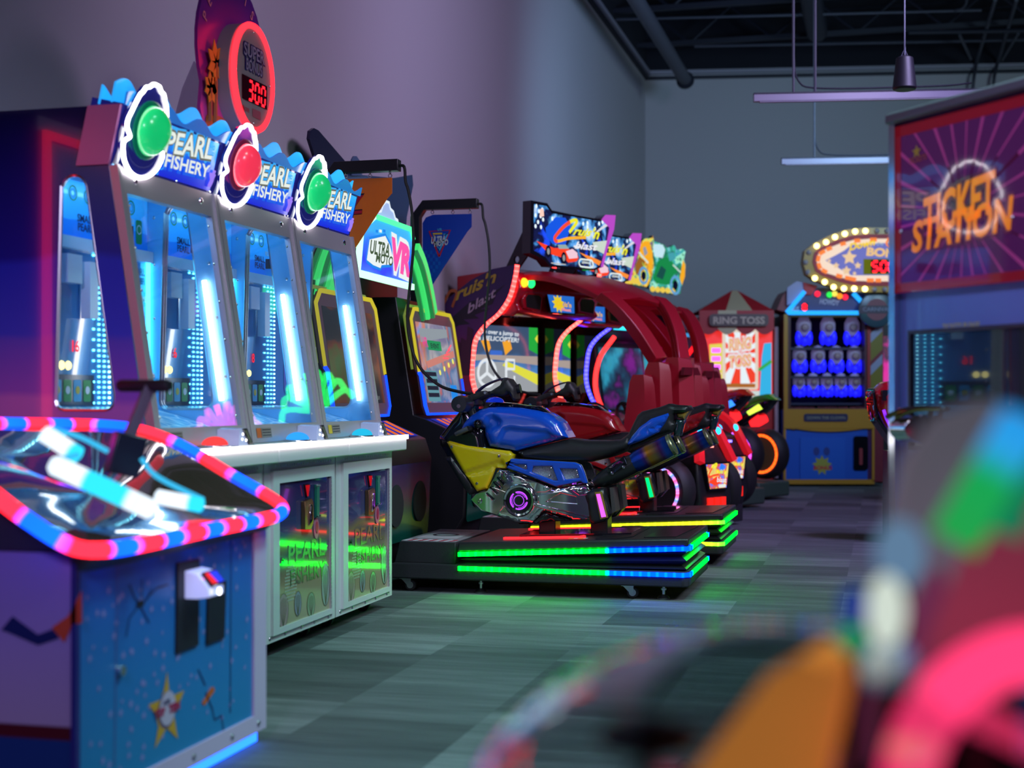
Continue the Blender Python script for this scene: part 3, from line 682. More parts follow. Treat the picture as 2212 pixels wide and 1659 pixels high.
    for dz, bo, cm, e_ in ((.003, .10, TXTC, .007), (.0045, .06, TXTS, .004), (.006, .022, TXTW, 0)):
        txt(m, MM, 'PEARL', *grow(PT[:3], e_), cm, bo, dz)
    for dz, bo, cm, e_ in ((.0035, .10, em('letter_deep', (.02, .12, .8), 1), .006), (.0065, .022, TXTW, 0)):
        txt(m, MM, 'FISHERY', *grow(PT[3:], e_), cm, bo, dz)
    m.tube([MM @ V(p) for p in spline([(.765, .03, .008), (.775, .06, .01), (.77, .085, .01)], 3)], .008, TXTV, 6)
    for aa in ((.772, .06, .755, .085), (.775, .055, .79, .085), (.772, .07, .785, .10)): m.tube([MM @ V((aa[0], aa[1], .009)), MM @ V((aa[2], aa[3], .009))], .006, TXTV, 6)
    for (a, c, rr) in ((.33, .045, .014), (.355, .055, .018), (.335, .02, .006), (.315, .03, .006), (.72, .20, .012), (.745, .19, .008), (.75, .165, .006)): m.flines(MM, circ(a, c, rr, 14), .005, TXTC, .005, True)
    for a in (0.0,): m.tube([MM @ V(p) for p in spline([(.012, .0, .01), (.022, .06, .014), (.012, .12, .012), (.026, .17, .014), (.035, H+.01, .012)], 4)], .012, mat('pearl_trim', (.5, .55, .6), .2, coat=.5), 8, flat=.6)
    if k == 0: m.fplate(fr((-2.80, y0+.002, 1.97), (.05, 0, .222), (-1, 0, .0)), [(0, -.045), (.225, -.045), (.225, .09), (0, .09)], mat('pink_end_cap', (.45, .17, .36), .3), -.004, .012)
    mq = m.build('marquee', r)
    w = MB()
    for lay, (mm, ph, amp, zz, xo) in enumerate(((WAVEB, .6, .022, .005, .006), (WAVEA, 0, .026, .045, -.05))):
        top = [(a*PW/48, H+zz+amp*math.sin(a/48*6*PI+ph)+.026) for a in range(49)]
        w.fplate(MM @ Matrix.Translation((0, 0, xo)), [(0, H-.004), (PW, H-.004)]+top[::-1], mm, 0, .008)
    w.fplate(MM @ Matrix.Translation((0, 0, -.1)), [(0, H-.02), (PW, H-.02)]+[(a*PW/48, H+.035+.022*math.sin(a/48*6*PI+2.2)) for a in range(49)][::-1], WAVEA, 0, .008)
    w.build('wave_crest', mq)
    cx, cy = .150, .160; sx, sy = .152, .172
    cl = [(cx+x*sx, cy+y*sy) for x, y in CLAM]
    c = MB().fplate(MM, cl, MARQD, .01, .03)
    for q in (.45, .68): c.flines(MM, [(cx+x*sx*q*1.15, cy-.02+y*sy*q) for x, y in CLAM if y < -.1], .004, mat('clam_line', (.12, .12, .4), .2), .0315)
    c.build('shell_plate', mq)
    note(MB().tube([MM @ V((*p, .034)) for p in spline([V((*q, 0)) for q in cl], 3, True)], .0078, NEON, 8, closed=True).build('shell_light', mq), 'glowing white shell outline') if False else note(MB().tube([MM @ V((p[0], p[1], .034)) for p in spline([(q[0], q[1], 0) for q in cl], 3, True)], .0078, NEON, 8, closed=True).build('shell_light', mq), 'glowing white shell outline')
    o = MM @ V((cx+.012, cy+.0, .03)); nd = (MM.to_3x3() @ V((0, 0, 1)))
    MB().lathe([(.112, 0), (.112, .006), (.10, .012)], o, nd, lamp2, 26).build('lamp_base', mq)
    lm = MB().dome(o+nd*.008, nd, .096, .075, lamp, 30, 9).build('pearl_lamp', mq)
    return r
GL = mat('lamp_green', (.01, .5, .14), .25, coat=.5, emit=(.005, .48, .13), es=.85); GL2 = mat('lamp_green_dark', (.0, .12, .06), .3, emit=(0, .10, .06), es=.5)
RL = mat('lamp_red', (.7, .03, .06), .25, coat=.5, emit=(.9, .035, .085), es=.85); RL2 = mat('lamp_red_dark', (.12, .01, .04), .3, emit=(.10, .004, .03), es=.5)
pearl(0, GL, GL2, em('button_red', (1, .06, .06), 1.2), 'shell fishing ticket game with green lamp, next to the domed game with striped lights')
pearl(1, RL, RL2, em('button_blue', (.03, .35, 1), 1.2), 'shell fishing ticket game with red lamp, in the middle of its row')
pearl(2, GL, GL2, em('button_cyan', (.02, .5, .8), 1.1), 'shell fishing ticket game with green lamp, at the motorbike end of its row')
# ------------------------------------------------------------------ round bonus sign above the row
r = thing('bonus_sign', 'round red-rimmed bonus sign reading 300 above the shell fishing games', 'sign', (-2.92, 5.91, 2.19))
ST = Matrix.Translation((.10, 5.91, 0)) @ Matrix.Diagonal((1, .86, 1, 1)) @ Matrix.Translation((0, -5.91, 0))
ST2 = Matrix.Translation((0, 5.91, 2.553)) @ Matrix.Diagonal((1, .80, .93, 1)) @ Matrix.Translation((0, -5.91, -2.553))
def sgb(T_): b_ = MB(); b_.T = T_; return b_
yc, zc, XB = 5.91, 2.553, -2.751
bp = []
for a in range(-30, 211, 12): bp.append((yc-.03+.40*math.cos(math.radians(a)), zc+.10+.36*math.sin(math.radians(a))))
bp = [(yc+.10, 2.22), (yc+.26, 2.30)]+bp+[(yc-.40, 2.36), (yc-.36, 2.28), (yc-.25, 2.22)]
b = sgb(ST).prism(bp, 'x', -2.945, -2.93, art('sunset_print', [(0, lin('#ff7a50')), (.2, lin('#e0459a')), (.45, lin('#c02a90')), (.7, lin('#7a2a9a')), (1, lin('#2a1c78'))], 'Z', -.02, .86, rough=.3))
MS = fr((-2.929, yc, zc), (0, 1, 0), (0, 0, 1))
for i, ch in enumerate('PEARLFISHERY'):
    a = math.radians(158-i*15.5); b.text(fr((-2.928, yc-.03+.325*math.cos(a), zc+.085+.30*math.sin(a)), (0, math.sin(a), -math.cos(a)), (0, math.cos(a), math.sin(a))), ch, .05, INKW if False else mat('ink_pink', (.75, .3, .4), .3), .01)
b.fpoly(MS, [(-.36, -.30), (-.1, -.33), (.1, -.33), (.1, -.22), (-.2, -.2), (-.34, -.22)], INKO, .003)
b.build('backdrop', r)
pt = sgb(ST)
for (ty, tz, th) in ((-.27, .02, .30), (-.33, -.10, .17)):
    pt.tube([V((-2.925, yc+ty+.02, zc-.24)), V((-2.915, yc+ty, zc+tz))], .012, mat('palm_trunk', (.45, .12, .03), .5), 6)
    for a in range(0, 360, 51):
        c, s_ = math.cos(math.radians(a+10)), math.sin(math.radians(a+10)); M = fr((-2.912, yc+ty, zc+tz), (0, c, s_), (0, -s_, c))
        L = .10*(1 if th > .2 else .7); pt.fplate(M, [(0, -.008), (L*.5, -.03), (L, -.015), (L*.6, .02), (0, .01)], mat('palm_leaf', (.62, .26, .02), .4), 0, .004)
pt.build('palm_trees', r)
sgb(ST2).lathe([(.262, 0), (.262, .068), (.25, .078)], (-2.832, yc, zc), (1, 0, 0), mat('drum_grey', (.32, .30, .34), .4), 40).build('drum', r)
sgb(ST2).tube([(XB+.008, yc+.252*math.cos(a*PI/24), zc+.252*math.sin(a*PI/24)) for a in range(48)], .0155, em('neon_red', (1, .012, .02), 5), 8, closed=True).build('light_ring', r)
f = sgb(ST2).lathe([(.0, .0), (.236, 0), (.236, .01), (0.0, .01)], (XB, yc, zc), (1, 0, 0), mat('sign_face', (.30, .27, .27), .45), 40)
MSF = fr((XB+.011, yc, zc), (0, 1, 0), (0, 0, 1))
for tx, y_, h_, w_ in (('SUPER', .09, .062, .27), ('BONUS', .025, .055, .21)):
    f.text(MSF @ Matrix.Translation((.0, y_, 0)), tx, h_, INKN, .09, 0, .001, width=w_+.03); f.text(MSF @ Matrix.Translation((0, y_, 0)), tx, h_, mat('sign_lilac', (.34, .30, .42), .4), .02, 0, .003, width=w_)
f.fpoly(MSF, [(-.155, -.125), (.175, -.125), (.175, -.008), (-.155, -.008)], mat('display_dark', (.05, .003, .012), .1), .002)
f.text(MSF @ Matrix.Translation((-.09, -.178, 0)), 'ONE', .02, INKR, .01, 0, .002).fpoly(MSF, circ(-.14, -.17, .016, 14), INKR, .002).fpoly(MSF, rrect(-.02, -.19, .09, -.15, .004), mat('sign_logo', (.42, .10, .14), .4), .002)
for a in (0, 90, 180, 270): f.lathe([(.006, 0), (.003, .003)], MSF @ V((.22*math.cos(math.radians(a)), .22*math.sin(math.radians(a)), 0)), (1, 0, 0), STEEL, 8)
fc = f.build('face', r)
def seg7(mb, M, ch, w, h, t, m, z=.004, sl=.08):
    on = {'0': 'abcdef', '1': 'bc', '2': 'abged', '3': 'abgcd', '5': 'afgcd', '8': 'abcdefg', '4': 'fgbc', '6': 'afgedc', '9': 'abcdfg', '7': 'abc'}[ch]
    S = {'a': ((0, h), (w, h)), 'b': ((w, h), (w, h/2)), 'c': ((w, h/2), (w, 0)), 'd': ((0, 0), (w, 0)), 'e': ((0, h/2), (0, 0)), 'f': ((0, h), (0, h/2)), 'g': ((0, h/2), (w, h/2))}
    for k in on:
        (a, b), (c, d) = S[k]; e = .008*h/.1
        if a == c: b, d = (b-e, d+e) if b > d else (b+e, d-e)
        else: a += e; c -= e
        mb.flines(M, [(a+sl*b, b), (c+sl*d, d)], t, m, z)
sg = sgb(ST2)
for i, ch in enumerate('300'): seg7(sg, MSF @ Matrix.Translation((-.075+i*.083, -.115, 0)), ch, .05, .09, .0125, em('segment_red', (1, .01, .02), 4))
sg.build('number_display', fc)
MB().box(-2.90, -2.848, yc-.12, yc+.12, 2.19, 2.5, GREYM).build('bracket', r)
ac = tag(MB().prism([(6.12, 2.20), (6.46, 2.20), (6.48, 2.74), (6.42, 2.78), (6.30, 2.62), (6.14, 2.3)], 'x', -3.30, -3.294, glass('smoke_acrylic', (.75, .7, .78))).build('acrylic_panel'), 'clear acrylic fin standing on the game row behind the round bonus sign', 'panel')
# ------------------------------------------------------------------ motorbike rides
BYC = 8.19
def cropmap(ox, oy, k, Y):
    def f(*pts):
        out = [(lambda v: (v.x, v.z))(onY(ox+x*k, oy+y*k, Y)) for x, y in pts]
        return out
    return f
P1 = cropmap(900, 780, .3254, 8.03); PA = cropmap(930, 820, .14467, 8.03); PB = cropmap(1000, 960, .16275, 8.03); PC = cropmap(1240, 840, .14467, 8.03)
def heat():
    m, t, b = _new('heat_tinted_steel')
    uv = t.nodes.new('ShaderNodeUVMap'); sx = t.nodes.new('ShaderNodeSeparateXYZ'); t.links.new(uv.outputs[0], sx.inputs[0])
    r = t.nodes.new('ShaderNodeMapRange'); r.inputs[1].default_value = 0; r.inputs[2].default_value = .28; t.links.new(sx.outputs[0], r.inputs[0])
    c = ramp(t, [(0, lin('#123a8a')), (.2, lin('#1a3aa0')), (.28, lin('#4a2a7a')), (.38, lin('#b07a1a')), (.52, lin('#8a7048')), (.64, lin('#5a2a6a')), (.74, lin('#1a4ab0')), (1, lin('#0a1c5a'))], r.outputs[0])
    t.links.new(c, b.inputs['Base Color']); b.inputs['Metallic'].default_value = .8; b.inputs['Roughness'].default_value = .3
    return m
HEAT = heat()
LEDG = led('led_green_blue', [(0, (.0, 1, .007)), (.378, (.0, 1, .010)), (.386, (.0, .022, 1)), (.62, (.0, .016, 1)), (.63, (.0, .9, .008)), (.945, (.0, .9, .007)), (.955, (.0, .02, 1)), (1, (0, .015, 1))], 11, 2.26, dots=.047, dotgain=2.2)
LEDY = led('led_yellow_green', [(0, (.14, .2, .002)), (.52, (.17, .2, .004)), (.6, (0, .9, .01)), (1, (.0, .95, .008))], 9.0, 2.26, dots=.047, dotgain=1.5)
LEDR = em('led_red', (1, .012, .016), 4)
LEATHER = mat('black_leather', (.013, .013, .015), .42, noise=.1, nscale=500)
VINYL = mat('bellows_vinyl', (.012, .012, .016), .32)
DECK = mat('deck_black', (.018, .018, .022), .42, noise=.2, nscale=250)
PERF = splat('perforated_steel', [(0, (.02, .02, .02)), (.28, (.03, .03, .03)), (.36, (.45, .45, .47)), (1, (.5, .5, .5))], 260, rough=.35, kind='F1')
BOLT = STEEL
LENSA = mat('amber_lens', (.30, .2, .03), .1, coat=.6)
def bolt(mb, x, y, z, r=.009, sy=-1, m=None):
    mb.lathe([(r, 0), (r*.9, .004), (r*.5, .0045), (r*.45, .002)], (x, y, z), (0, sy, 0), m or BOLT, 12)
def ride(dy, paint, ledm, panel, side_led, label, glow):
    T = Matrix.Translation((0, dy, 0)); yc = BYC
    def nb(): b = MB(); b.T = T; return b
    r = thing('motorbike_ride', label, 'motorbike ride', (-1.7, BYC+dy, 0), group='pair of motorbike rides on lit platforms')
    ya, yb = 7.745, 8.635; xa, xb = -2.33, -1.02
    def dz(x): return .225+(x-xa)/(xb-xa)*.065
    # base frame and feet
    b = nb(); b.prism([(-2.735, ya), (xb-.03, ya), (xb, ya+.03), (xb, yb), (-2.735, yb)], 'z', .078, .165, BLKM); b.build('base', r, bevel=.008)
    for X, Y in ((-2.66, 7.82), (-1.36, 7.82), (-1.36, 8.55), (-2.62, 8.55)):
        c = nb(); c.box(X-.04, X+.03, Y-.03, Y+.03, .07, .08, STEEL); c.prism([(X-.035, .072), (X+.025, .072), (X+.03, .03), (X+.008, .03)], 'y', Y-.019, Y-.015, STEEL); c.prism([(X-.035, .072), (X+.025, .072), (X+.03, .03), (X+.008, .03)], 'y', Y+.015, Y+.019, STEEL)
        cc = c.build('caster', r); w = nb(); w.lathe([(.03, 0), (.034, .004), (.034, .022), (.03, .026)], (X+.02, Y-.013, .034), (0, 1, 0), RUB, 20).lathe([(.02, -.001), (.02, .028)], (X+.02, Y-.0135, .034), (0, 1, 0), STEEL, 14); w.build('wheel', cc)
    for X, Y in ((-2.22, 7.83), (-1.17, 7.83), (-1.17, 8.55)):
        nb().lathe([(.034, 0), (.036, .006), (.026, .018), (.012, .024), (.009, .026), (.009, .05), (.016, .05), (.016, .06), (.009, .06), (.009, .08)], (X, Y, 0.001), (0, 0, 1), STEEL, 20).build('levelling_foot', r)
    # footboard in front of the screen
    fb = nb(); fb.prism([(-2.735, .165), (-2.36, .165), (-2.36, .285), (-2.70, .285)], 'y', ya+.05, yb-.05, BLKM); fbo = fb.build('footboard', r, bevel=.006)
    tp = nb(); tp.box(-2.695, -2.37, ya+.07, yb-.07, .2855, .289, mat('tread_grey', (.28, .28, .3), .5))
    for q in range(10): tp.prism([(-2.69+q*.031, ya+.08), (-2.675+q*.031, ya+.08), (-2.655+q*.031, ya+.16), (-2.67+q*.031, ya+.16)], 'z', .289, .2905, INKR if q % 2 else INKW)
    tp.box(-2.66, -2.42, ya+.25, yb-.25, .289, .2905, mat('tread_white', (.5, .5, .52), .5)); tp.flines(fr((-2.54, yc, .291), (1, 0, 0), (0, 1, 0)), circ(0, 0, .07, 20), .02, INKB, .0006, True)
    tp.build('tread_plate', fbo)
    # bellows
    secs = []; n = 7
    for i in range(n):
        t = i/(n-1); ins = .012 if i % 2 else .045
        def zz(x): return .162*(1-t)+(dz(x)-.006)*t
        ring = []
        for (x, y) in ((xa+ins, ya+ins), ((xa+xb)/2, ya+ins*.8), (xb-ins, ya+ins), (xb-ins, (ya+yb)/2), (xb-ins, yb-ins), (xa+ins, yb-ins)): ring.append((x, y, zz(x)+.006*math.sin(x*9+i)))
        secs.append(ring)
    nb().loft(secs, VINYL).build('bellows', r, angle=25)
    for nm, f in (('lower_light_strip', lambda x: .146), ('upper_light_strip', lambda x: dz(x))):
        path = [(xa, ya-.004, f(xa)), (xb-.03, ya-.004, f(xb)), (xb+.003, ya+.03, f(xb)), (xb+.003, yb, f(xb))]
        nb().strip(path, .012, .024, ledm).build(nm, r)
    d = nb(); xx = [xa-.02, xb]
    prof = [(xa-.01, dz(xa)+.012), (xb, dz(xb)+.012), (xb, .347), (xa, .294)]
    d.prism(prof, 'y', ya, yb, DECK); dk_ = d.build('deck', r, bevel=.01)
    MD = fr((-1.68, yc, .3215), (1, 0, .0399), (0, 1, 0))
    dp = nb(); dp.fplate(MD, [(-.36, -.18), (.30, -.18), (.30, .18), (-.36, .18)], BLKG, 0, .012).fplate(MD, [(.14, -.42), (.25, -.42), (.33, -.30), (.33, .30), (.25, .42), (.14, .42)], BLK, 0, .004)
    for q in range(4): dp.fpoly(MD, [(-.02+q*.028, -.41), (.005+q*.028, -.41), (.005+q*.028, -.37), (-.02+q*.028, -.37)], INKW if q % 2 else INKY, .005)
    dp.fplate(MD, [(.40, -.36), (.58, -.36), (.62, .30), (.44, .30)], BLK, 0, .004)
    dp.build('deck_plate', dk_)
    for sy in (-1, 1):
        nb().strip([MD @ V((-.42, sy*.30, .004)), MD @ V((.02, sy*.30, .004)), MD @ V((.05, sy*.28, .006))], .03, .012, glow, nrm=(0, 0, 1)).build('deck_light', dk_)
    for a, c in ((-1.90, .05), (-1.59, .05)): 
        nb().box(a-.05, a+.05, yc-.07, yc+.07, .32, .52, BLK).build('mount_post', r, bevel=.006)
    # ---- bike body
    tank = PA((385, 790), (450, 640), (560, 540), (700, 450), (830, 415), (1000, 405), (1300, 420), (1550, 460), (1700, 500), (1800, 560), (1900, 640), (1960, 750), (2030, 870), (1250, 1075), (850, 1010), (780, 840), (770, 730), (600, 740), (480, 780))
    rel = [(PA((930, 1015), (1075, 720), (1180, 700), (1740, 752), (1900, 860), (1780, 940), (1255, 1072)), -.011, .018),
           (PA((760, 800), (800, 520), (930, 480), (1080, 600), (1040, 720), (900, 810)), -.014, .035)]
    nb().puff(tank, .055, .06, 'y', yc, paint, .011, relief=rel, base=.10).build('fuel_tank', r)
    nb().puff(P1((268, 325), (200, 410), (130, 500), (133, 560), (180, 640), (240, 760), (345, 885), (470, 860), (640, 620), (640, 600), (460, 560), (440, 450), (350, 380), (310, 320)), .05, .06, 'y', yc, BLKG, .022, base=.085).build('front_cowl', r)
    nb().puff(P1((180, 640), (225, 630), (400, 872), (345, 890), (310, 850)), .02, .02, 'y', yc, BLK, .03, base=.135).build('radiator_guard', r)
    yl = P1((192, 538), (212, 530), (330, 562), (610, 598), (640, 625), (612, 690), (585, 716), (520, 712), (462, 848), (395, 868), (300, 730))
    bl = nb().puff(yl, .022, .016, 'y', yc, panel, .013, relief=[(P1((300, 735), (560, 650), (600, 700), (530, 710), (470, 745), (330, 775)), -.012, .012)], base=.135)
    for q in P1((232, 570), (548, 630), (400, 812)):
        for sy in (-1, 1): bolt(bl, q[0], yc+sy*.157, q[1], .009, sy, CHROME)
    bl.build('side_fairing', r)
    seat = P1((645, 604), (1000, 517), (1100, 530), (1250, 532), (1340, 524), (1395, 490), (1420, 560), (1385, 595), (1280, 640), (1150, 672), (900, 672), (700, 650))
    nb().puff(seat, .05, .05, 'y', yc, LEATHER, .018, base=.09).build('seat', r)
    tail = P1((1330, 528), (1390, 485), (1450, 360), (1480, 335), (1600, 305), (1660, 283), (1700, 292), (1790, 296), (1805, 322), (1770, 345), (1700, 350), (1690, 400), (1715, 420), (1690, 470), (1600, 500), (1385, 592))
    tl_ = nb().puff(tail, .04, .03, 'y', yc, LEATHER, .016, base=.075).build('tail_cowl', r)
    nb().puff(P1((1382, 560), (1420, 500), (1470, 440), (1550, 382), (1662, 345), (1668, 362), (1645, 408), (1622, 440), (1605, 472), (1500, 525), (1405, 560)), .022, .025, 'y', yc, paint, .02, base=.118, relief=[(P1((1450, 500), (1530, 440), (1640, 400), (1620, 440), (1520, 480)), -.012, .01)]).build('tail_panel', r)
    nb().puff(P1((1708, 348), (1795, 332), (1762, 388), (1716, 374)), .03, .02, 'y', yc, LENSA, .012, base=.06).build('indicator_lens', tl_)
    nb().puff(P1((1702, 386), (1758, 388), (1730, 500), (1688, 500)), .02, .015, 'y', yc, mat('tail_lamp_smoke', (.01, .03, .035), .1, coat=.5), .02, base=.06).build('tail_lamp', tl_)
    # exhausts
    for ye in (yc-.165, yc+.165):
        def E(x, y): q = onY(900+x*.3254, 780+y*.3254, 8.03); return V((q.x, ye, q.z))
        a, c = E(1440, 680), E(1695, 555)
        ex = nb(); ex.tube([a, a.lerp(c, .12), a.lerp(c, .5), a.lerp(c, .9), c], [.055, .062, .064, .063, .06], HEAT, 24)
        e = ex.build('exhaust_can', r)
        dn = (c-a).normalized()
        nb().lathe([(.064, -.012), (.066, .004), (.062, .010), (.05, .004), (.046, -.02), (0, -.02)], c, dn, mat('cap_olive', (.25, .27, .14), .25, .7), 24).build('exhaust_cap', e)
        p0 = E(1180, 815)
        nb().tube([p0, E(1230, 790), E(1330, 735), E(1420, 690), a+dn*.01], [.022, .046, .058, .058, .056], mat('exhaust_black', (.014, .014, .016), .34), 18).build('exhaust_pipe', r)
        mm = nb(); s_ = -1 if ye < yc else 1
        mm.puff(P1((1275, 715), (1390, 625), (1410, 680), (1330, 740), (1285, 748)), .006, .006, 'y', ye+s_*.05, BLKG, .02, base=.012)
        for q in P1((1315, 738), (1390, 698)): bolt(mm, q[0], ye+s_*.068, q[1], .010, s_, CHROME)
        mm.build('heat_shield', e)
    # trellis side frame (both flanks)
    fo = PB((630, 190), (900, 205), (1480, 240), (1560, 275), (1600, 360), (1650, 520), (1600, 522), (1560, 490), (1440, 520), (1230, 562), (900, 430), (570, 310))
    hs = [PB((650, 262), (840, 268), (850, 330), (820, 335)), PB((930, 288), (1180, 290), (1255, 480), (1200, 480), (900, 365)), PB((1280, 318), (1510, 328), (1545, 445), (1350, 468))]
    for sy in (-1, 1):
        y = yc+sy*.125
        t = nb(); t.plate(fo, hs, 'y', y, y+sy*.035, paint); f = t.build('side_frame', r, bevel=.008, seg=3)
        m = nb(); m.plate([(x, z) for x, z in fo], [], 'y', y-sy*.006, y+sy*.006, PERF)
        for q in PB((820, 300), (1165, 325), (1140, 425), (1505, 360), (1515, 415)): bolt(m, q[0], y+sy*.006, q[1], .009, sy, CHROME)
        m.build('perforated_plate', f)
    # engine
    eng = PB((75, 730), (160, 640), (310, 590), (440, 340), (480, 320), (600, 350), (1000, 500), (1200, 590), (1320, 570), (1640, 520), (1710, 620), (1640, 690), (1700, 900), (1690, 990), (1560, 1005), (1440, 1005), (1080, 890), (1030, 905), (900, 1055), (720, 1050), (480, 975), (220, 885))
    er = [(PB((1100, 760), (1300, 640), (1510, 690), (1515, 780)), -.022, .014), (PB((1330, 600), (1620, 545), (1690, 620), (1600, 660), (1500, 640)), -.014, .01), (PB((1010, 800), (1660, 880), (1670, 960), (1560, 960)), .018, .014),
          (PB((600, 420), (760, 430), (830, 490), (640, 520)), -.015, .01), (PB((1000, 690), (1300, 610), (1340, 625), (1100, 740)), .012, .01), (PB((80, 735), (160, 650), (300, 610), (520, 880), (470, 960), (230, 880)), -.01, .02)]
    en = nb(); en.puff(eng, .012, .012, 'y', yc, CHROME, .02, base=.12)
    for i, (u, v) in enumerate(((345, 690), (395, 610), (440, 540), (490, 480))):
        A_ = PB((u-45, v-40), (u+55, v+55)); 
        for sy in (-1, 1): en.tube([(A_[0][0], yc+sy*.145, A_[0][1]), (A_[1][0], yc+sy*.15, A_[1][1])], .0085, CHROME, 8)
    for q in PB((210, 755), (555, 400), (1085, 585), (1540, 610), (1630, 910)):
        for sy in (-1, 1): en.lathe([(.016, 0), (.016, .008), (.008, .010), (.007, .006)], (q[0], yc+sy*.135, q[1]), (0, sy, 0), CHROME, 14)
    eo = en.build('engine_block', r)
    for sy in (-1, 1):
        y0_ = yc+sy*.128; ep = nb()
        for pts, hs_, t_ in ((PB((470, 335), (600, 362), (1000, 508), (1185, 592), (1090, 640), (960, 640), (860, 520), (740, 480), (640, 530)), [PB((610, 420), (740, 425), (840, 490), (640, 500))], .016),
                             (PB((990, 675), (1320, 600), (1630, 535), (1695, 620), (1625, 690), (1690, 900), (1670, 965), (990, 790)), [PB((1110, 757), (1290, 650), (1495, 700), (1505, 785)), PB((1360, 590), (1600, 560), (1665, 620), (1600, 650))], .020),
                             (PB((960, 790), (1660, 965), (1670, 992), (1590, 1000), (945, 830)), [], .026), (PB((85, 735), (165, 652), (300, 618), (345, 560), (560, 640), (520, 850), (440, 945), (232, 878)), [], .012)):
            ep.plate(pts, hs_, 'y', y0_, y0_+sy*t_, CHROME)
        ep.build('engine_plate', eo, bevel=.004)
    en2 = nb(); en2.puff(PB((590, 970), (720, 1050), (890, 1055), (1060, 910), (1100, 905), (1440, 1010), (1400, 1025), (1150, 1030), (950, 1060), (720, 1068)), .01, .01, 'y', yc, BLKG, .02, base=.11); en2.build('belly_pan', eo)
    cc = PB((745, 745))[0]
    for sy in (-1, 1):
        yo = yc+sy*.13
        cv = nb(); cv.lathe([(.094, 0), (.096, .03), (.088, .042), (.078, .040), (.078, .03), (0, .03)], (cc[0], yo, cc[1]), (0, sy, 0), CHROME, 36)
        cv.lathe([(0, .031), (.077, .031), (.077, .034), (0, .034)], (cc[0], yo, cc[1]), (0, sy, 0), BLKG, 36)
        co = cv.build('engine_cover', r)
        M = fr((cc[0], yo+sy*.0355, cc[1]), (1, 0, 0), (0, 0, 1)) if sy < 0 else fr((cc[0], yo+sy*.0355, cc[1]), (-1, 0, 0), (0, 0, 1))
        pm = em('lit_violet', (.45, .06, .95), 1.5); g = nb()
        for a0 in (0, 120, 240):
            g.flines(M, circ(0, 0, .050, 12, a0=a0+8, a1=a0+112), .009, pm, .001); g.flines(M, circ(0, 0, .041, 12, a0=a0+25, a1=a0+105), .0025, pm, .001)
        for a in range(0, 360, 12): 
            t1 = math.radians(a); t2 = math.radians(a+9); g.flines(M, [(.027*math.cos(t1), .027*math.sin(t1)), (.033*math.cos(t2), .033*math.sin(t2))], .0028, pm, .001)
        g.build('light_ring', co)
        # footrest block
        fb = nb(); fb.puff(PB((1680, 650), (1770, 585), (1905, 570), (2000, 905), (1910, 1010), (1770, 1045), (1720, 1005)), .02, .02, 'y', yc+sy*.19, BLK, .02, base=.05, flatback=False); q = fb.build('footrest', r)
        L_ = PB((1815, 645), (1865, 640), (1945, 940), (1885, 950)); nb().plate(PB((1795, 620), (1890, 610), (1970, 950), (1870, 975)), [], 'y', yc+sy*.256, yc+sy*.263, LENSA).build('footrest_lens', q); nb().plate(L_, [], 'y', yc+sy*.263, yc+sy*.268, side_led).build('footrest_light', q)
        nb().plate(PB((1965, 570), (2005, 570), (2045, 880), (1995, 910)), [], 'y', yc+sy*.06, yc+sy*.2, mat('bracket_grey', (.07, .06, .06), .4)).build('footrest_bracket', q)
    # handlebar, console, lever, knob
    g = onY(900+325*.3254, 780+285*.3254, 8.03)
    hb = nb(); hb.tube([(g.x, 7.89, g.z), (g.x, 7.93, g.z), (g.x, 8.03, g.z), (g.x, 8.06, g.z)], [.046, .05, .05, .036], BLK, 20).tube([(g.x, 8.05, g.z), (g.x, 8.33, g.z)], .03, BLK, 14).tube([(g.x, 8.32, g.z), (g.x, 8.35, g.z), (g.x, 8.45, g.z), (g.x, 8.49, g.z)], [.036, .05, .05, .046], BLK, 20)
    hb.tube([(g.x, 8.1, g.z), (g.x+.03, 8.12, g.z-.13)], .028, BLK, 10).tube([(g.x, 8.28, g.z), (g.x+.03, 8.26, g.z-.13)], .028, BLK, 10)
    ho = hb.build('handlebar', r); nb().cyl((g.x, 7.888, g.z-.012), (0, -1, 0), .012, .003, CHROME, 10).build('grip_bolt', ho)
    cn = nb(); cn.puff(P1((440, 325), (450, 290), (480, 270), (600, 280), (700, 295), (790, 300), (850, 345), (700, 318), (520, 312)), .04, .03, 'y', yc, BLKG, .02, base=.05); co = cn.build('top_console', r)
    k = onY(900+520*.3254, 780+268*.3254, yc); nb().dome((k.x, yc, k.z-.005), (0, 0, 1), .055, .032, mat('console_dome', (.01, .03, .5), .1, coat=.5, emit=(.01, .05, .9), es=.5) if dy == 0 else mat('console_dome_red', (.5, .02, .03), .1, coat=.5, emit=(.9, .05, .05), es=.5), 20).build('start_dome', co)
    k = onY(900+400*.3254, 780+418*.3254, 8.0); nb().lathe([(.012, 0), (.014, .02), (.026, .03), (.03, .045), (.024, .062), (.008, .07), (0, .07)], (k.x, 8.075, k.z), (0, -1, 0), BLKG, 18).build('knob', r)
    a, c = P1((272, 485), (352, 448)); nb().tube([(a[0], 7.99, a[1]), (a[0]*.7+c[0]*.3, 7.985, a[1]*.7+c[1]*.3), (c[0], 7.99, c[1])], [.012, .014, .015], mat('lever_grey', (.12, .13, .15), .3, .5), 10).tube([(c[0], 7.985, c[1]), (c[0]+.006, 8.08, c[1])], .016, BLK, 10).build('brake_lever', r)
    a = P1((345, 290), (300, 400), (330, 370), (370, 300)); nb().plate(a, [], 'y', yc-.10, yc+.10, mat('windscreen_cyan', (.01, .09, .14), .1, coat=.5)).build('windscreen', r)
    return r
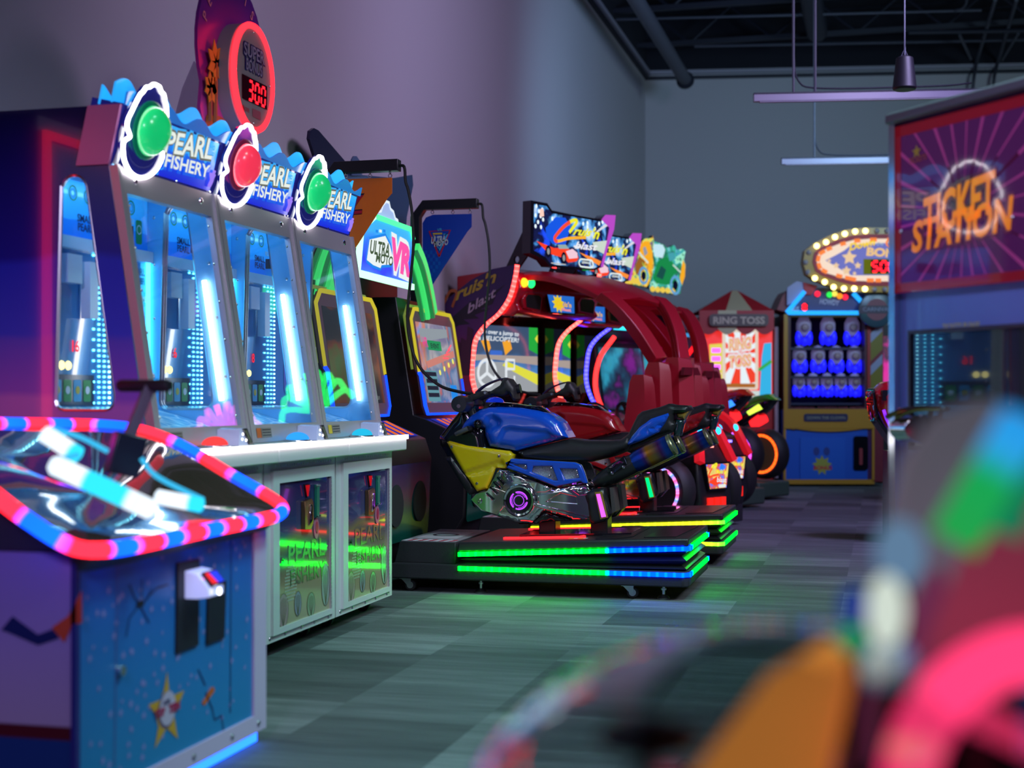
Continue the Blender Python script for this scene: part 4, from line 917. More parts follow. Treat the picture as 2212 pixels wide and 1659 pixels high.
def headset(dy, yx, label):
    T = Matrix.Translation((0, dy, 0))
    def nb(): b = MB(); b.T = T; return b
    yc = BYC
    r = thing('virtual_reality_headset', label, 'headset', (-2.2, yc+dy, 1.05), group='headsets resting on the motorbikes')
    H = mat('headset_black', (.016, .016, .018), .5)
    a = P1((295, 262), (310, 238), (420, 200), (455, 196), (470, 205), (470, 222), (330, 282), (305, 280))
    for sy in (-1, 1): nb().puff(a, .008, .01, 'y', yc+sy*.085-.06, H, .02, base=.008).build('side_strap', r)
    bt = nb(); q = P1((455, 211))[0]; bt.cyl((q[0], yc-.145-.017, q[1]), (0, -1, 0), .007, .002, STEEL, 12).cyl((q[0], yc-.145-.019, q[1]), (0, -1, 0), .0035, .001, BLK, 8); bt.build('strap_button', r)
    nb().puff(P1((470, 205), (540, 160), (565, 110), (600, 118), (640, 175), (645, 250), (630, 265), (600, 215), (560, 235), (480, 225)), .03, .03, 'y', yc-.06, H, .02, base=.055).build('rear_cradle', r)
    nb().cyl((P1((638, 185))[0][0], yc-.06, P1((638, 185))[0][1]), (1, 0, .2), .028, .022, BLK, 16).build('strap_dial', r)
    nb().strip([(x, yc-.06, z) for x, z in spline([(*p, 0) for p in P1((365, 210), (420, 165), (500, 128), (570, 112))], 5) and [(v.x, v.y) for v in spline([V((p[0], p[1], 0)) for p in P1((365, 210), (420, 165), (500, 128), (570, 112))], 5)]], .06, .008, mat('strap_indigo', (.01, .008, .06), .5)).build('top_strap', r)
    vz = P1((335, 240), (300, 250), (290, 300), (310, 318), (350, 318), (380, 290), (378, 245)); nb().puff(vz, .02, .03, 'y', yc-.06, H, .02, base=.08).build('visor', r)
    cab = [V((-2.84, 8.17, 2.52)), V((-2.80, 8.17, 2.515))]+[onY(x, y, 8.17) for x, y in ((876, 392), (882, 412), (890, 460), (893, 530), (886, 610), (880, 690), (890, 755), (912, 800), (950, 833), (990, 846), (1022, 851))]
    nb().tube(spline(cab, 5), .0095, mat('cable_rubber', (.012, .015, .014), .35), 8).build('cable', r)
    return r
PINKS = em('lit_footrest', (.6, .1, 1), 1.6)
ride(0, BLUEP, LEDG, YELP, PINKS, 'blue and yellow motorbike ride on a tilting platform with green and blue lights', LEDR)
ride(1.73, mat('red_bike_paint', (.33, .008, .012), .24, coat=.4), LEDY, mat('dark_red_panel', (.3, .006, .01), .24, coat=.4), em('led_side_green', (.0, .9, .2), 1.6), 'red motorbike ride on a tilting platform, behind the blue one', LEDR)
headset(0, 0, 'black virtual reality headset on the tank of the blue motorbike, cable from above')
headset(1.73, 0, 'black virtual reality headset on the red motorbike, cable from above')
# ------------------------------------------------------------------ twin video cabinet behind the bikes
r = thing('video_cabinet', 'tall black twin video cabinet with racing marquee, green claws and two framed screens', 'arcade machine', (-3.3, 9.05, 0))
CABB = mat('cabinet_black', (.010, .011, .014), .38)
FRY = led('led_frame', [(0, (.62, .52, .03)), (.5, (.66, .55, .04)), (1, (.6, .5, .03))], .95, 1.0)
FRB = em('frame_blue', (.005, .05, 1), 2.5)
scr1 = splat('screen_dim_reflections', [(0, (.006, .007, .009)), (.48, (.014, .015, .018)), (.58, (.10, .025, .012)), (.68, (.02, .08, .015)), (.8, (.02, .02, .025))], 2.6, emit=.9, rough=.12, dist=.6)  # reflections on the dark screen painted as dim orange and green smears
scr2 = splat('screen_bright', [(0, (.25, .02, .10)), (.38, (.12, .13, .2)), (.46, (.20, .22, .26)), (.54, (.05, .12, .2)), (.60, (.35, .10, .06)), (.70, (.03, .2, .45)), (1, (.4, .05, .06))], 3.2, emit=.95, rough=.12, dist=.8)
for k, yc in enumerate((8.12, 9.83)):
    ya, yb = yc-.5, yc+.5
    p = MB(); p.prism([(-3.6, .02), (-2.95, .02), (-2.78, .30), (-2.76, .74), (-2.80, .86), (-3.05, .97), (-3.14, 1.0), (-3.27, 1.82), (-3.6, 1.82)], 'y', ya+.03, yb-.03, CABB)
    po = p.build('pedestal', r, bevel=.006)
    sp = MB(); MSP = fr((-2.768, yc, .42), (0, 1, 0), (.045, 0, 1))
    sp.fplate(MSP, rrect(-.42, -.16, .42, .30, .03), art('pedestal_green_lit', [(0, lin('#0c3a34')), (.5, lin('#0e5a4a')), (1, lin('#0a2c58'))], 'Z', .2, .8, rough=.25, wob=.2, wscale=5), 0, .004)  # green light falling on the panel is put into its colours
    for a in (-.22, .22): sp.lathe([(.125, .004), (.125, .012), (.11, .014), (0, .006)], MSP @ V((a, .06, 0)), (1, 0, 0), mat('speaker_cloth', (.012, .02, .02), .8), 28)
    sp.build('speaker_panel', po)
    c = MB(); MC_ = fr((-2.93, yc, .92), (0, 1, 0), (-.25, 0, .11)); c.fpoly(MC_, [(-.4, -.11), (.4, -.11), (.4, .12), (-.4, .12)], em('console_blue', (.03, .04, .5), .8), .004)
    for q in range(6): c.fpoly(MC_, [(-.34+q*.125, -.10), (-.27+q*.125, -.10), (-.24+q*.125, .11), (-.31+q*.125, .11)], em('console_orange', (.9, .16, .03), .9), .006)
    c.build('console_print', po)
    z0, z1 = 1.01, 1.735; tilt = V((-.115, 0, z1-z0)); MS_ = fr((-3.075, yc, z0), (0, 1, 0), tilt); h = tilt.length
    o = [(-.44, -.01), (.44, -.01), (.5, .05), (.5, h-.06), (.44, h), (-.40, h), (-.5, h-.08), (-.5, .30), (-.47, .27), (-.47, .05)]
    f = MB().fplate(MS_, o, mat('bezel_mauve', (.16, .09, .11), .35), 0, .03); fo = f.build('screen_frame', r, bevel=.004)
    up = [(-.5, .28), (-.5, h-.08), (-.40, h), (.44, h), (.5, h-.06), (.5, .25)]; lo = [(.5, .25), (.5, .05), (.44, -.01), (-.44, -.01), (-.47, .05), (-.47, .26), (-.5, .28)]
    for e in (0, .045): 
        MB().strip([MS_ @ V((u*(1-e*.6), v*(1-e*.4)+.006, .032-e*.1)) for u, v in up], .012, .018 if e == 0 else .010, FRY, nrm=(1, 0, .15)).build('frame_light', fo)
    MB().strip([MS_ @ V((u, v, .03)) for u, v in lo], .014, .022, FRB, nrm=(1, 0, .15)).build('frame_light', fo)
    au = MB().strip([MS_ @ V((u*1.03, v+.03, -.01)) for u, v in up], .02, .012, mat('edge_acrylic', (.2, .28, .06), .2, emit=(.2, .3, .03), es=.4), nrm=(1, 0, .15)); au.build('acrylic_edge', fo)
    s = MB().fpoly(MS_, [(-.42, .07), (.42, .07), (.42, h-.09), (-.42, h-.09)], scr2 if k else scr1, .031)
    if k:
        def sq(x0, y0, x1, y1, m, z=.0325): s.fpoly(MS_, [(x0, y0), (x1, y0), (x1, y1), (x0, y1)], m, z)
        sg_ = em('screen_grey', (.28, .32, .36), 1); sk = em('screen_dark', (.02, .02, .04), 1)
        sq(-.38, .08, -.1, .30, em('screen_teal', (.12, .3, .36), 1))
        for q in range(4): sq(-.37, .11+q*.05, -.12, .14+q*.05, sk, .034)
        s.fpoly(MS_, [(-.36, .50), (.30, .56), (.30, .62), (-.36, .60)], sg_, .0325)
        sq(-.22, .45, .10, .52, em('screen_green', (.02, .28, .10), 1), .034); s.text(MS_ @ Matrix.Translation((-.06, .465, .034)), 'EVENT', .035, sk, .02, width=.2)
        s.text(MS_ @ Matrix.Translation((-.28, .47, .034)), 'VR', .07, em('screen_pink', (.8, .06, .3), 1), .02)
        s.flines(MS_, [(-.3, .34), (.4, .44)], .05, em('screen_coral', (.6, .22, .18), 1), .033)
        for q in range(4): s.fpoly(MS_, circ(-.02+q*.12, .29+q*.03, .02, 12), em('screen_yellow', (.8, .75, .12), 1.2), .034)
        for q in range(4): s.flines(MS_, [(.10+q*.05, .40+q*.02), (.24+q*.04, .40+q*.035)], .012, em('screen_red', (1, .1, .14), 1.2), .034)
        sq(.18, .09, .34, .2, em('screen_blue', (.02, .25, .8), 1))
    else:
        s.text(MS_ @ Matrix.Translation((.22, .09, .033)), 'CREDITS 0/1', .025, em('screen_text', (.2, .22, .22), 1), .005, width=.22)
    s.build('screen', fo)
    # arm
    ya_ = 8.17+1.73*k
    a = MB(); pth = [(-3.30, ya_, 1.80), (-3.30, ya_, 2.44), (-3.235, ya_, 2.525), (-2.83, ya_, 2.525)]
    a.strip(pth, .07, .07, CABB, nrm=(0, 1, 0)); a.build('arm', r, bevel=.004)
# marquee between the arms
MQ = fr((-3.12, 8.85, 1.89), (0, 1, 0), (.03, 0, 1))
def q_(x, y): return lp(MQ, 640+x*.2652, 260+y*.2652)
ol = [q_(*p) for p in ((625, 778), (925, 888), (948, 975), (940, 1358), (500, 1245), (498, 1150), (522, 880))]
b = MB().fplate(MQ, ol, CABB, -.10, 0)
b.fpoly(MQ, ol, art('moto_marquee', [(0, lin('#8ab8f0')), (.25, lin('#3a6ae8')), (.5, lin('#1430d8')), (.8, lin('#1a60e0')), (1, lin('#2aa0d8'))], 'Z', 1.88, 2.3, emit=.9, wob=.25, wscale=4), .002)
W_ = em('moto_white', (.85, .92, .92), 1); K_ = em('moto_green_black', (.06, .10, .05), 1); PK = em('moto_pink', (1, .10, .42), 1); BL_ = em('moto_blue', (.02, .25, .85), 1)
pl = [q_(*p) for p in ((565, 1130), (590, 960), (720, 930), (760, 1010), (790, 1130), (770, 1185), (690, 1190), (680, 1215), (620, 1190), (570, 1150))]; b.fpoly(MQ, pl, W_, .004)
b.flines(MQ, pl, .018, BL_, .005, True)
txt(b, MQ, 'ULTRA', q_(590, 1080), q_(750, 1110), q_(602, 970), K_, .03); txt(b, MQ, 'MOTO', q_(640, 1150), q_(778, 1185), q_(648, 1075), K_, .03)
txt(b, MQ, 'VR', q_(742, 1190), q_(928, 1280), q_(764, 938), W_, .13, .007); txt(b, MQ, 'VR', q_(748, 1182), q_(922, 1270), q_(766, 950), PK, .06, .009)
for i in range(3): b.fpoly(MQ, [q_(640+i*30, 890-i*2), q_(660+i*30, 893), q_(660+i*30, 915), q_(640+i*30, 912)], BL_ if i % 2 == 0 else W_, .006)
mo = b.build('marquee', r)
MB().strip([MQ @ V((*p, .006)) for p in ol[:3]], .03, .02, em('lit_mint', (.08, 1, .32), 1.6), nrm=(1, 0, 0)).build('marquee_light', mo)
MB().strip([MQ @ V((*p, .006)) for p in ol[3:]+ol[:1]], .04, .028, em('lit_mint_white', (.45, 1, .62), 1.8), nrm=(1, 0, 0)).build('marquee_light', mo)
cr = [lp(MQ, 640+x*.2652, 260+y*.2652) for x, y in ((640, 790), (660, 745), (700, 740), (715, 690), (740, 660), (765, 670), (775, 720), (800, 745), (815, 800), (835, 815), (840, 850))]
MB().fplate(MQ, cr, mat('crest_print', (.3, .4, .6), .3, emit=(.35, .5, .8), es=.7), -.02, -.008).flines(MQ, cr, .018, em('crest_white', (.8, .9, 1), 1), -.006).build('rider_crest', mo)
# back board, fin, green claws
bk = MB(); BB = fr((-3.50, 8.9, 1.5), (0, 1, 0), (0, 0, 1))
def z_(x, y): return lp(BB, x, y)
bk.fplate(BB, [z_(*p) for p in ((662, 300), (664, 283), (672, 277), (682, 282), (760, 372), (760, 420), (700, 420))], mat('fin_navy', (.012, .010, .05), .3), 0, .02)
bk.fplate(BB, [z_(*p) for p in ((700, 372), (840, 385), (880, 378), (882, 400), (868, 470), (862, 560), (700, 560))], mat('board_blue', (.02, .05, .14), .2, coat=.4), .025, .04)
bk.fplate(BB, [z_(*p) for p in ((744, 345), (748, 338), (754, 338), (764, 352), (766, 380), (744, 380))], mat('crest_dim', (.08, .14, .26), .4), .045, .055)
bk.box(-3.56, -3.48, 8.0, 10.0, 1.82, 2.3, CABB)
bk.build('back_board', r)
GC = mat('claw_green', (.02, .5, .08), .25, emit=(.05, .75, .16), es=.85)
GC2 = mat('claw_dark_green', (.01, .16, .04), .3, emit=(.01, .18, .05), es=.8)
for side, pts in ((-1, ((8.36, 2.20), (8.22, 2.08), (8.08, 1.93), (7.98, 1.78), (7.94, 1.73))), (1, ((9.34, 2.15), (9.48, 2.06), (9.60, 1.93), (9.70, 1.78), (9.73, 1.72)))):
    for q in range(4):
        pa = spline([V(((-3.11 if side > 0 else -3.20)-.035*q, y+side*.03*q, z-q*.012)) for y, z in pts], 4)
        MB().strip(pa, .03, .085-.006*q, GC if q % 2 == 0 else GC2, nrm=(0, side*.6, .8)).build('green_claw', r)
        pa2 = spline([V(((-3.10 if side > 0 else -3.19)-.02*q, y-side*(.05+.055*q), z-.03-.012*q)) for y, z in pts], 4)
        if q < 3: MB().strip(pa2, .03, .028, GC if q % 2 else GC2, nrm=(1, 0, .2)).build('green_claw', r)
# hanging banners
def banner(Y, m, lab, k):
    M = fr((0, Y, 0), (1, 0, 0), (0, 0, 1))
    pts = [lp(fr((0, 9.90, 0), (1, 0, 0), (0, 0, 1)), *p) for p in ((913, 482), (920, 470), (935, 464), (1019, 462), (1019, 490), (1010, 500), (921, 636), (913, 640))]
    r = thing('hanging_banner', lab, 'banner', (pts[3][0], Y, pts[3][1]), group='banners hung from the cabinet arms')
    b = MB().fplate(M, pts, m, -.002, .002)
    def u(x, y): return lp(fr((0, 9.90, 0), (1, 0, 0), (0, 0, 1)), 640+x*.2652, 260+y*.2652)
    if k == 0:
        for q in range(6):
            for w in range(9):
                if (q+w) % 2 == 0: b.fpoly(M, [u(1045+q*22, 1060+w*30), u(1067+q*22, 1060+w*30), u(1067+q*22, 1090+w*30), u(1045+q*22, 1090+w*30)], mat('check_blue', (.004, .09, .5), .4), .003) if 1090+w*30 < 1380-q*34 else None
        b.flines(M, [u(1165, 1110), u(1085, 905), u(1255, 895), u(1165, 1110)], .012, INKR, .004); b.flines(M, [u(1130, 950), u(1115, 925), u(1190, 922)], .012, INKY, .005); b.flines(M, [u(1200, 930), u(1235, 925), u(1165, 1060), u(1155, 1030)], .012, INKC, .005)
        txt(b, M, 'ULTRA', u(1098, 1005), u(1215, 992), u(1105, 950), mat('banner_silver', (.55, .62, .65), .4), .04, .006); txt(b, M, 'MOTO', u(1125, 1030), u(1238, 1012), u(1128, 985), mat('banner_silver', (.55, .62, .65), .4), .04, .006); txt(b, M, 'VR', u(1148, 905), u(1190, 900), u(1148, 882), INKC, .03, .006)
    else:
        txt(b, M, 'Z', u(1095, 1010), u(1230, 1000), u(1105, 880), INKB, .05, .004); txt(b, M, 'Z', u(1098, 1012), u(1226, 1002), u(1108, 886), INKR, .02, .006)
    b.build('sheet', r)
    for px in (934, 978, 1015):
        p = onY(px, 462, 9.90); h = MB(); h.T = Matrix.Translation((0, Y-9.90, 0))
        h.tube([V((p.x+.011*math.cos(a*PI/5), 9.90, p.z+.012+.011*math.sin(a*PI/5))) for a in range(10)], .003, CHROME, 5, closed=True).tube([V((p.x, 9.90+.011*math.cos(a*PI/5), p.z+.032+.011*math.sin(a*PI/5))) for a in range(10)], .003, CHROME, 5, closed=True)
        h.build('hook', r)
banner(8.17, mat('banner_orange', (.90, .20, .01), .22, coat=.5, noise=.4, nscale=9), 'orange vinyl banner hung from the cabinet arm, half behind the shell games', 1)
banner(9.90, mat('banner_blue', (.006, .05, .42), .3), 'blue vinyl banner with a triangle logo hung from the cabinet arm', 0)
# ------------------------------------------------------------------ red racing car rides
CTH = math.radians(-27)
def carM(x, y): return Matrix.Translation((x, y, 0)) @ Matrix.Rotation(CTH, 4, 'Z')
CM0 = carM(-1.25, 11.14)
CARP = art('car_side_print', [(0, lin('#3a0a10')), (.35, lin('#8a0f2c')), (.6, lin('#a01850')), (.8, lin('#5a2068')), (1, lin('#35205a'))], 'Z', .6, 2.15, rough=.3, wob=.25, wscale=2.2)
SKY = art('race_screen', [(0, lin('#8a9098')), (.18, lin('#b8b860')), (.34, lin('#c8c83a')), (.42, lin('#8a90a0')), (.52, lin('#a8a070')), (.6, lin('#5a90d8')), (.8, lin('#4a88c8')), (1, lin('#3a5878'))], 'Z', 1.05, 1.62, emit=.85, wob=.22, wscale=3.5, rough=.15)
RLED = led('led_pink_red', [(0, (1, .035, .032)), (1, (1, .04, .035))], 6, 1, dots=.042, dotgain=2.4)
PLED = led('led_pink', [(0, (1, .07, .055)), (1, (1, .07, .06))], 5, 1, dots=.042, dotgain=1.7)
BLED = led('led_blueviolet', [(0, (.03, .028, 1)), (1, (.03, .025, 1))], 7, 1, dots=.042, dotgain=2.0)
WLED = led('led_wheel', [(0, (1, .08, .25)), (.5, (.1, .3, 1)), (1, (1, .08, .25))], 1.8, .09, dots=.045, dotgain=1.8)
MARQC = splat('car_marquee', [(0, (.01, .05, .5)), (.36, (.01, .06, .6)), (.43, (.004, .006, .03)), (.52, (.006, .01, .05)), (.58, (.05, .25, .5)), (.66, (.5, .6, .6)), (.72, (.02, .03, .1)), (1, (.3, .25, .05))], 5.0, emit=1.1, rough=.15, dist=.4)
def script_mark(b, M, f, wi, z=.006):
    """the two-line race title: slanted script over rounded lower-case letters; f maps unit box -> plane"""
    yo = em('title_yellow', (.9, .85, .03), 1.0); ro = em('title_red', (1, .08, .03), 1.0); wh = em('title_white', (.85, .85, .9), 1.0)
    C = spline([(.36, .80, 0), (.46, .98, 0), (.38, 1.0, 0), (.22, .82, 0), (.06, .52, 0), (.10, .42, 0), (.28, .47, 0), (.55, .50, 0)], 5)
    k = len(C)//2+6
    b.flines(M, [f(c[0], c[1]) for c in C[:k-8]], wi, yo, z); b.flines(M, [f(c[0], c[1]) for c in C[k-9:]], wi, ro, z+.0004)
    txt(b, M, "ruis'n", f(.40, .60), f(.92, .50), f(.42, .80), yo, .035, z+.001, .25)
def blast(b, M, f, m=None, z=.007): txt(b, M, 'blast', f(.44, .16), f(.92, .10), f(.45, .40), m or em('title_white', (.85, .85, .9), 1.0), .025, z, .1)
def car(i, label):
    R = carM(-1.25, 11.14+1.4*i)
    r = thing('racing_car_ride', label, 'racing game', R.to_translation(), CTH, 'row of red racing car rides', local=True)
    def lc(px, py, lx=None, ly=None):
        M = CM0 @ (fr((lx, 0, 0), (0, 1, 0), (0, 0, 1)) if lx is not None else fr((0, ly, 0), (1, 0, 0), (0, 0, 1)))
        u, v = lp(M, px, py); return V((lx, u, v)) if lx is not None else V((u, ly, v))
    led1 = (RLED, PLED) if i == 0 else (RLED, BLED)
    b = MB().box(-2.64, -2.31, -.53, .53, .02, 1.84, CABB); b.build('cabinet', r, bevel=.01)
    edge = [(-1.60, 2.22), (-1.62, 2.12), (-1.68, 1.96), (-1.80, 1.83), (-1.95, 1.74), (-2.06, 1.63), (-2.10, 1.48), (-2.11, 1.3), (-2.06, 1.15), (-1.98, 1.05), (-1.80, .97), (-1.62, .90), (-1.50, .78), (-1.46, .62)]
    es = [(v.x, v.y) for v in spline([(x, z, 0) for x, z in edge], 4)]
    ol = es+[(-1.46, .05), (-2.66, .05), (-2.66, 1.5), (-2.55, 1.78), (-2.36, 1.98), (-2.1, 2.12), (-1.85, 2.20)]
    for sy, lm in ((-1, led1[0]), (1, led1[1])):
        p = MB(); y = sy*.55
        p.plate(ol, [], 'y', y-.016, y+.016, CARP if sy < 0 else mat('panel_gloss', (.012, .008, .014), .06, coat=.8))
        if sy < 0:
            M = fr((0, y-.0165, 0), (1, 0, 0), (0, 0, 1)); Mw = CM0 @ M
            def q(x, y_): return lp(Mw, 760+x*.2411, 560+y_*.2411)
            p.fpoly(M, [q(900, 520), q(1060, 380), q(1200, 340), q(1370, 230), (q(1300, 300)), q(1260, 400), q(1150, 450), q(1250, 440), q(1100, 500), q(1140, 530), q(1000, 540), q(1060, 580), q(960, 590), q(880, 640)], INKB, .001)
            C = spline([V((*q(*a), 0)) for a in ((900, 430), (940, 300), (880, 290), (830, 390), (815, 430))], 4); p.flines(M, [(c.x, c.y) for c in C], .028, mat('side_orange', (.5, .14, .03), .4), .002)
            txt(p, M, "ruis'n", q(930, 370), q(1290, 200), q(940, 260), mat('side_yellow', (.55, .42, .03), .4), .03, .003, .2)
            txt(p, M, 'blast', q(1040, 490), q(1290, 330), q(1045, 400), mat('side_white', (.5, .42, .5), .4), .02, .003, .1)
            for (a, h) in ((1010, 700), (1070, 600), (960, 720)): p.fpoly(M, [q(a-70, 1040), q(a-30, h), q(a+20, h+30), q(a-10, 1040)], mat('tower_print', (.06, .01, .04), .4), .002)
        po = p.build('side_panel', r)
        MB().strip([(x+.012, y, z) for x, z in es], .035, .022, lm, nrm=(0, 1, 0)).build('edge_light', po)
    # screen
    s = MB().box(-2.32, -2.25, -.53, .53, 1.02, 1.84, BLKG); so = s.build('screen_frame', r, bevel=.006)
    M = fr((-2.249, 0, .14), (0, 1, 0), (0, 0, 1)); s = MB(); s.fpoly(M, [(-.48, 1.04), (.48, 1.04), (.48, 1.62), (-.48, 1.62)], SKY, .001)
    lw = em('screen_letter', (.75, .8, .85), 1); ye = em('screen_road_yellow', (.75, .72, .06), 1); gy = em('screen_road', (.33, .35, .38), 1)
    s.fpoly(M, [(-.48, 1.04), (.48, 1.04), (.48, 1.12), (.1, 1.30), (-.2, 1.30), (-.48, 1.2)], gy, .002); s.fpoly(M, [(.0, 1.27), (.48, 1.10), (.48, 1.20), (.05, 1.31)], ye, .003)
    s.fpoly(M, [(-.48, 1.30), (-.1, 1.32), (.48, 1.28), (.48, 1.36), (-.1, 1.36), (-.48, 1.36)], em('screen_crowd', (.4, .33, .3), 1), .0025)
    s.fpoly(M, [(.36, 1.42), (.48, 1.38), (.48, 1.62), (.36, 1.62)], em('screen_flag_green', (.02, .4, .05), 1), .003); s.fpoly(M, [(.44, 1.52), (.48, 1.48), (.48, 1.56)], ye, .004)
    for (cx, sg) in ((-.22, 1), (.06, -1)): s.fpoly(M, [(cx-.06, 1.48), (cx+sg*.02, 1.36), (cx+.07, 1.42), (cx+.04, 1.50)], em('screen_flame', (.9, .38, .03), 1), .003)
    s.fpoly(M, rrect(-.16, 1.36, .0, 1.40, .015), em('screen_car', (.05, .15, .6), 1), .004)
    ow = circ(-.20, 1.2, .115, 28); s.flines(M, ow, .03, lw, .004, True)
    for a in (90, 210, 330): s.flines(M, [(-.2, 1.2), (-.2+.1*math.cos(math.radians(a)), 1.2+.1*math.sin(math.radians(a)))], .03, lw, .0045)
    s.flines(M, [(.05, 1.32), (.05, 1.08)], .03, lw, .004); s.flines(M, [(.05, 1.32), (.16, 1.32), (.16, 1.24), (.05, 1.24)], .025, lw, .004); s.flines(M, [(.05, 1.09), (.16, 1.09), (.16, 1.18)], .025, lw, .004)
    txt(s, M, 'Wheelie over a jump to', (-.44, 1.55), (.22, 1.535), (-.44, 1.59), lw, .02, .005, .15); txt(s, M, 'do a HELICOPTER!', (-.42, 1.49), (.22, 1.48), (-.42, 1.53), lw, .02, .005, .15)
    s.build('screen', so)
    # hood with lamps, speakers, small sign
    hd = MB(); hp = [(-2.30, 2.17), (-1.70, 2.20), (-1.60, 2.14), (-1.56, 2.02), (-1.62, 1.90), (-1.58, 1.84), (-1.66, 1.80), (-2.30, 1.86)]
    hd.prism(hp, 'y', -.535, .535, REDP); ho = hd.build('hood', r, bevel=.02, seg=3)
    for yy in (-.36, .36):
        MB().plate([(yy-.12, 1.86), (yy+.10, 1.84), (yy+.13, 1.97), (yy+.10, 2.0), (yy-.09, 2.0), (yy-.14, 1.95)], [], 'x', -1.62, -1.572, REDP).build('speaker_pod', ho, bevel=.01); MB().plate([(yy-.09, 1.875), (yy+.08, 1.86), (yy+.10, 1.96), (yy+.07, 1.98), (yy-.07, 1.98), (yy-.10, 1.95)], [], 'x', -1.574, -1.568, mat('speaker_cloth_dark', (.008, .006, .012), .6)).build('speaker', ho)
    for yy, m in ((-.49, em('lamp_orange_hot', (1, .25, .01), 4)), (-.40, em('lamp_green_hot', (.01, .9, .12), 3)), (.42, em('lamp_green_hot', (.01, .9, .12), 3)), (.51, em('lamp_orange_hot', (1, .25, .01), 4))):
        MB().dome((-1.565, yy, 2.075), (1, 0, 0), .04, .03, m, 14, 5).build('lamp', ho)
    ms = fr((-1.555, -.0, 1.835), (0, 1, 0), (-.03, 0, .19)); sb = MB().fplate(ms, [(-.17, 0), (.17, 0), (.20, .19), (-.20, .19)], BLKG, -.01, .006).fpoly(ms, [(-.155, .012), (.155, .012), (.18, .178), (-.18, .178)], em('sign_blue', (.02, .15, .6), 1), .007)
    sb.fpoly(ms, star(-.05, .09, .085, .05, 9), em('sign_yellow', (.8, .6, .02), 1), .008); txt(sb, ms, "Cruis'n", (-.08, .07), (.12, .06), (-.08, .115), em('title_yellow2', (.9, .5, .02), 1), .03, .010, .2); txt(sb, ms, 'blast', (-.02, .03), (.11, .025), (-.02, .058), em('sign_pink', (1, .3, .25), 1), .03, .010)
    sb.build('small_sign', ho)
    # roof rails, canopy, seat
    rail = [(-1.80, .44, 2.15), (-1.4, .44, 2.13), (-1.05, .43, 2.03), (-.76, .40, 1.89), (-.56, .31, 1.66), (-.43, .2, 1.40)]
    L = spline([(x, -y, z) for x, y, z in rail], 4); Rr = spline(rail, 4); k = 13
    rf = MB()
    secs = [[a, a+V((0, .09, .035)), b_+V((0, -.09, .035)), b_, b_-V((0, 0, .05)), b_+V((0, -.09, -.02)), a+V((0, .09, -.02)), a-V((0, 0, .05))] for a, b_ in zip(L[:k], Rr[:k])]
    rf.loft(secs, REDM); ro = rf.build('roof', r, bevel=.006)
    for P, sg in ((L, -1), (Rr, 1)):
        g = MB(); secs = []
        for j, a in enumerate(P[11:]):
            w = .14 if sg < 0 else .10; secs.append([a+V((.03, sg*.03, .03)), a+V((.01, -sg*w, .045)), a+V((-.05, -sg*w, 0)), a+V((-.04, sg*.03, -.03))])
        g.loft(secs, REDM); g.build('canopy_pillar', r, bevel=.008)
    cg = MB(); cg.loft([[a+V((0, .08, .01)), V((a.x*.5+b_.x*.5+.02, 0, a.z+.05)), b_+V((0, -.08, .01))] for a, b_ in zip(L[12:], Rr[12:])], glass('canopy_tint', (.85, .25, .42), .8, base=.08), closed=False); cg.build('canopy_window', r)
    sp = MB(); 0 and sp.loft([[V((a.x+.02, -.03, a.z+.055)), V((a.x+.02, .03, a.z+.055)), V((a.x, .03, a.z+.02)), V((a.x, -.03, a.z+.02))] for a in L[12:]], REDM);
    sh = MB()
    for y0, y1, z1, x0 in ((-.46, -.30, 1.30, -.40), (-.31, -.12, 1.40, -.36), (-.14, .14, 1.44, -.30), (.12, .31, 1.40, -.36), (.30, .46, 1.30, -.40)):
        ym = (y0+y1)/2
        sh.loft([[V((x0-.10-t*.06, y0-(.04*t if y0 < 0 else 0), z)), V((x0+.02+t*.02, y0+.03, z)), V((x0+.08+t*.06, ym, z-.02)), V((x0+.02+t*.02, y1-.03, z)), V((x0-.10-t*.06, y1+(.04*t if y1 > 0 else 0), z))] for z, t in ((.42, 1), (.8, .8), (1.05, .35), (z1-.06, 0), (z1, -.35))], REDM)
    sh.build('seat_shell', r, angle=20)
    for yy in (-.03,): MB().plate([(yy-.10, 1.30), (yy+.14, 1.30), (yy+.10, 1.36), (yy-.08, 1.36)], [], 'x', -.25, -.22, mat('red_dark', (.12, .004, .01), .4)).build('shell_vent', r)
    st = MB(); st.puff([(-.26, .42), (.26, .42), (.28, .8), (.24, 1.22), (.1, 1.3), (-.1, 1.3), (-.24, 1.22), (-.28, .8)], .06, .08, 'x', -.52, mat('seat_black', (.014, .014, .016), .5), .06, base=.05); st.box(-1.0, -.5, -.26, .26, .30, .46, mat('seat_black', (.014, .014, .016), .5)); st.build('seat', r, bevel=.02)
    # dash, wheel
    ds = MB(); ds.prism([(-2.24, .55), (-1.3, .55), (-1.22, .72), (-1.30, .86), (-1.6, .98), (-2.24, 1.04)], 'y', -.50, .50, REDP); do = ds.build('dashboard', r, bevel=.04, seg=3)
    w = MB(); c0 = V((-1.14, 0, .93)); ax = V((.86, 0, .5)).normalized(); ux = V((0, 1, 0)); uz = ax.cross(ux)
    w.tube([c0+ux*(.165*math.cos(t*PI/14))+uz*(.165*math.sin(t*PI/14)) for t in range(28)], .018, BLK, 8, closed=True)
    for a in (0, 130, 230): w.tube([c0, c0+ux*(.16*math.sin(math.radians(a)))+uz*(.16*math.cos(math.radians(a)))], .016, BLK, 6)
    w.tube([c0, c0-ax*.16], .03, BLK, 8).dome(c0, ax, .05, .02, em('wheel_hub_violet', (.15, .05, .5), .8), 14, 4); w.build('steering_wheel', do)
    # floor, rear end
    MB().box(-2.3, -.05, -.22, .22, .03, .22, BLKM).build('floor_pan', r, bevel=.01)
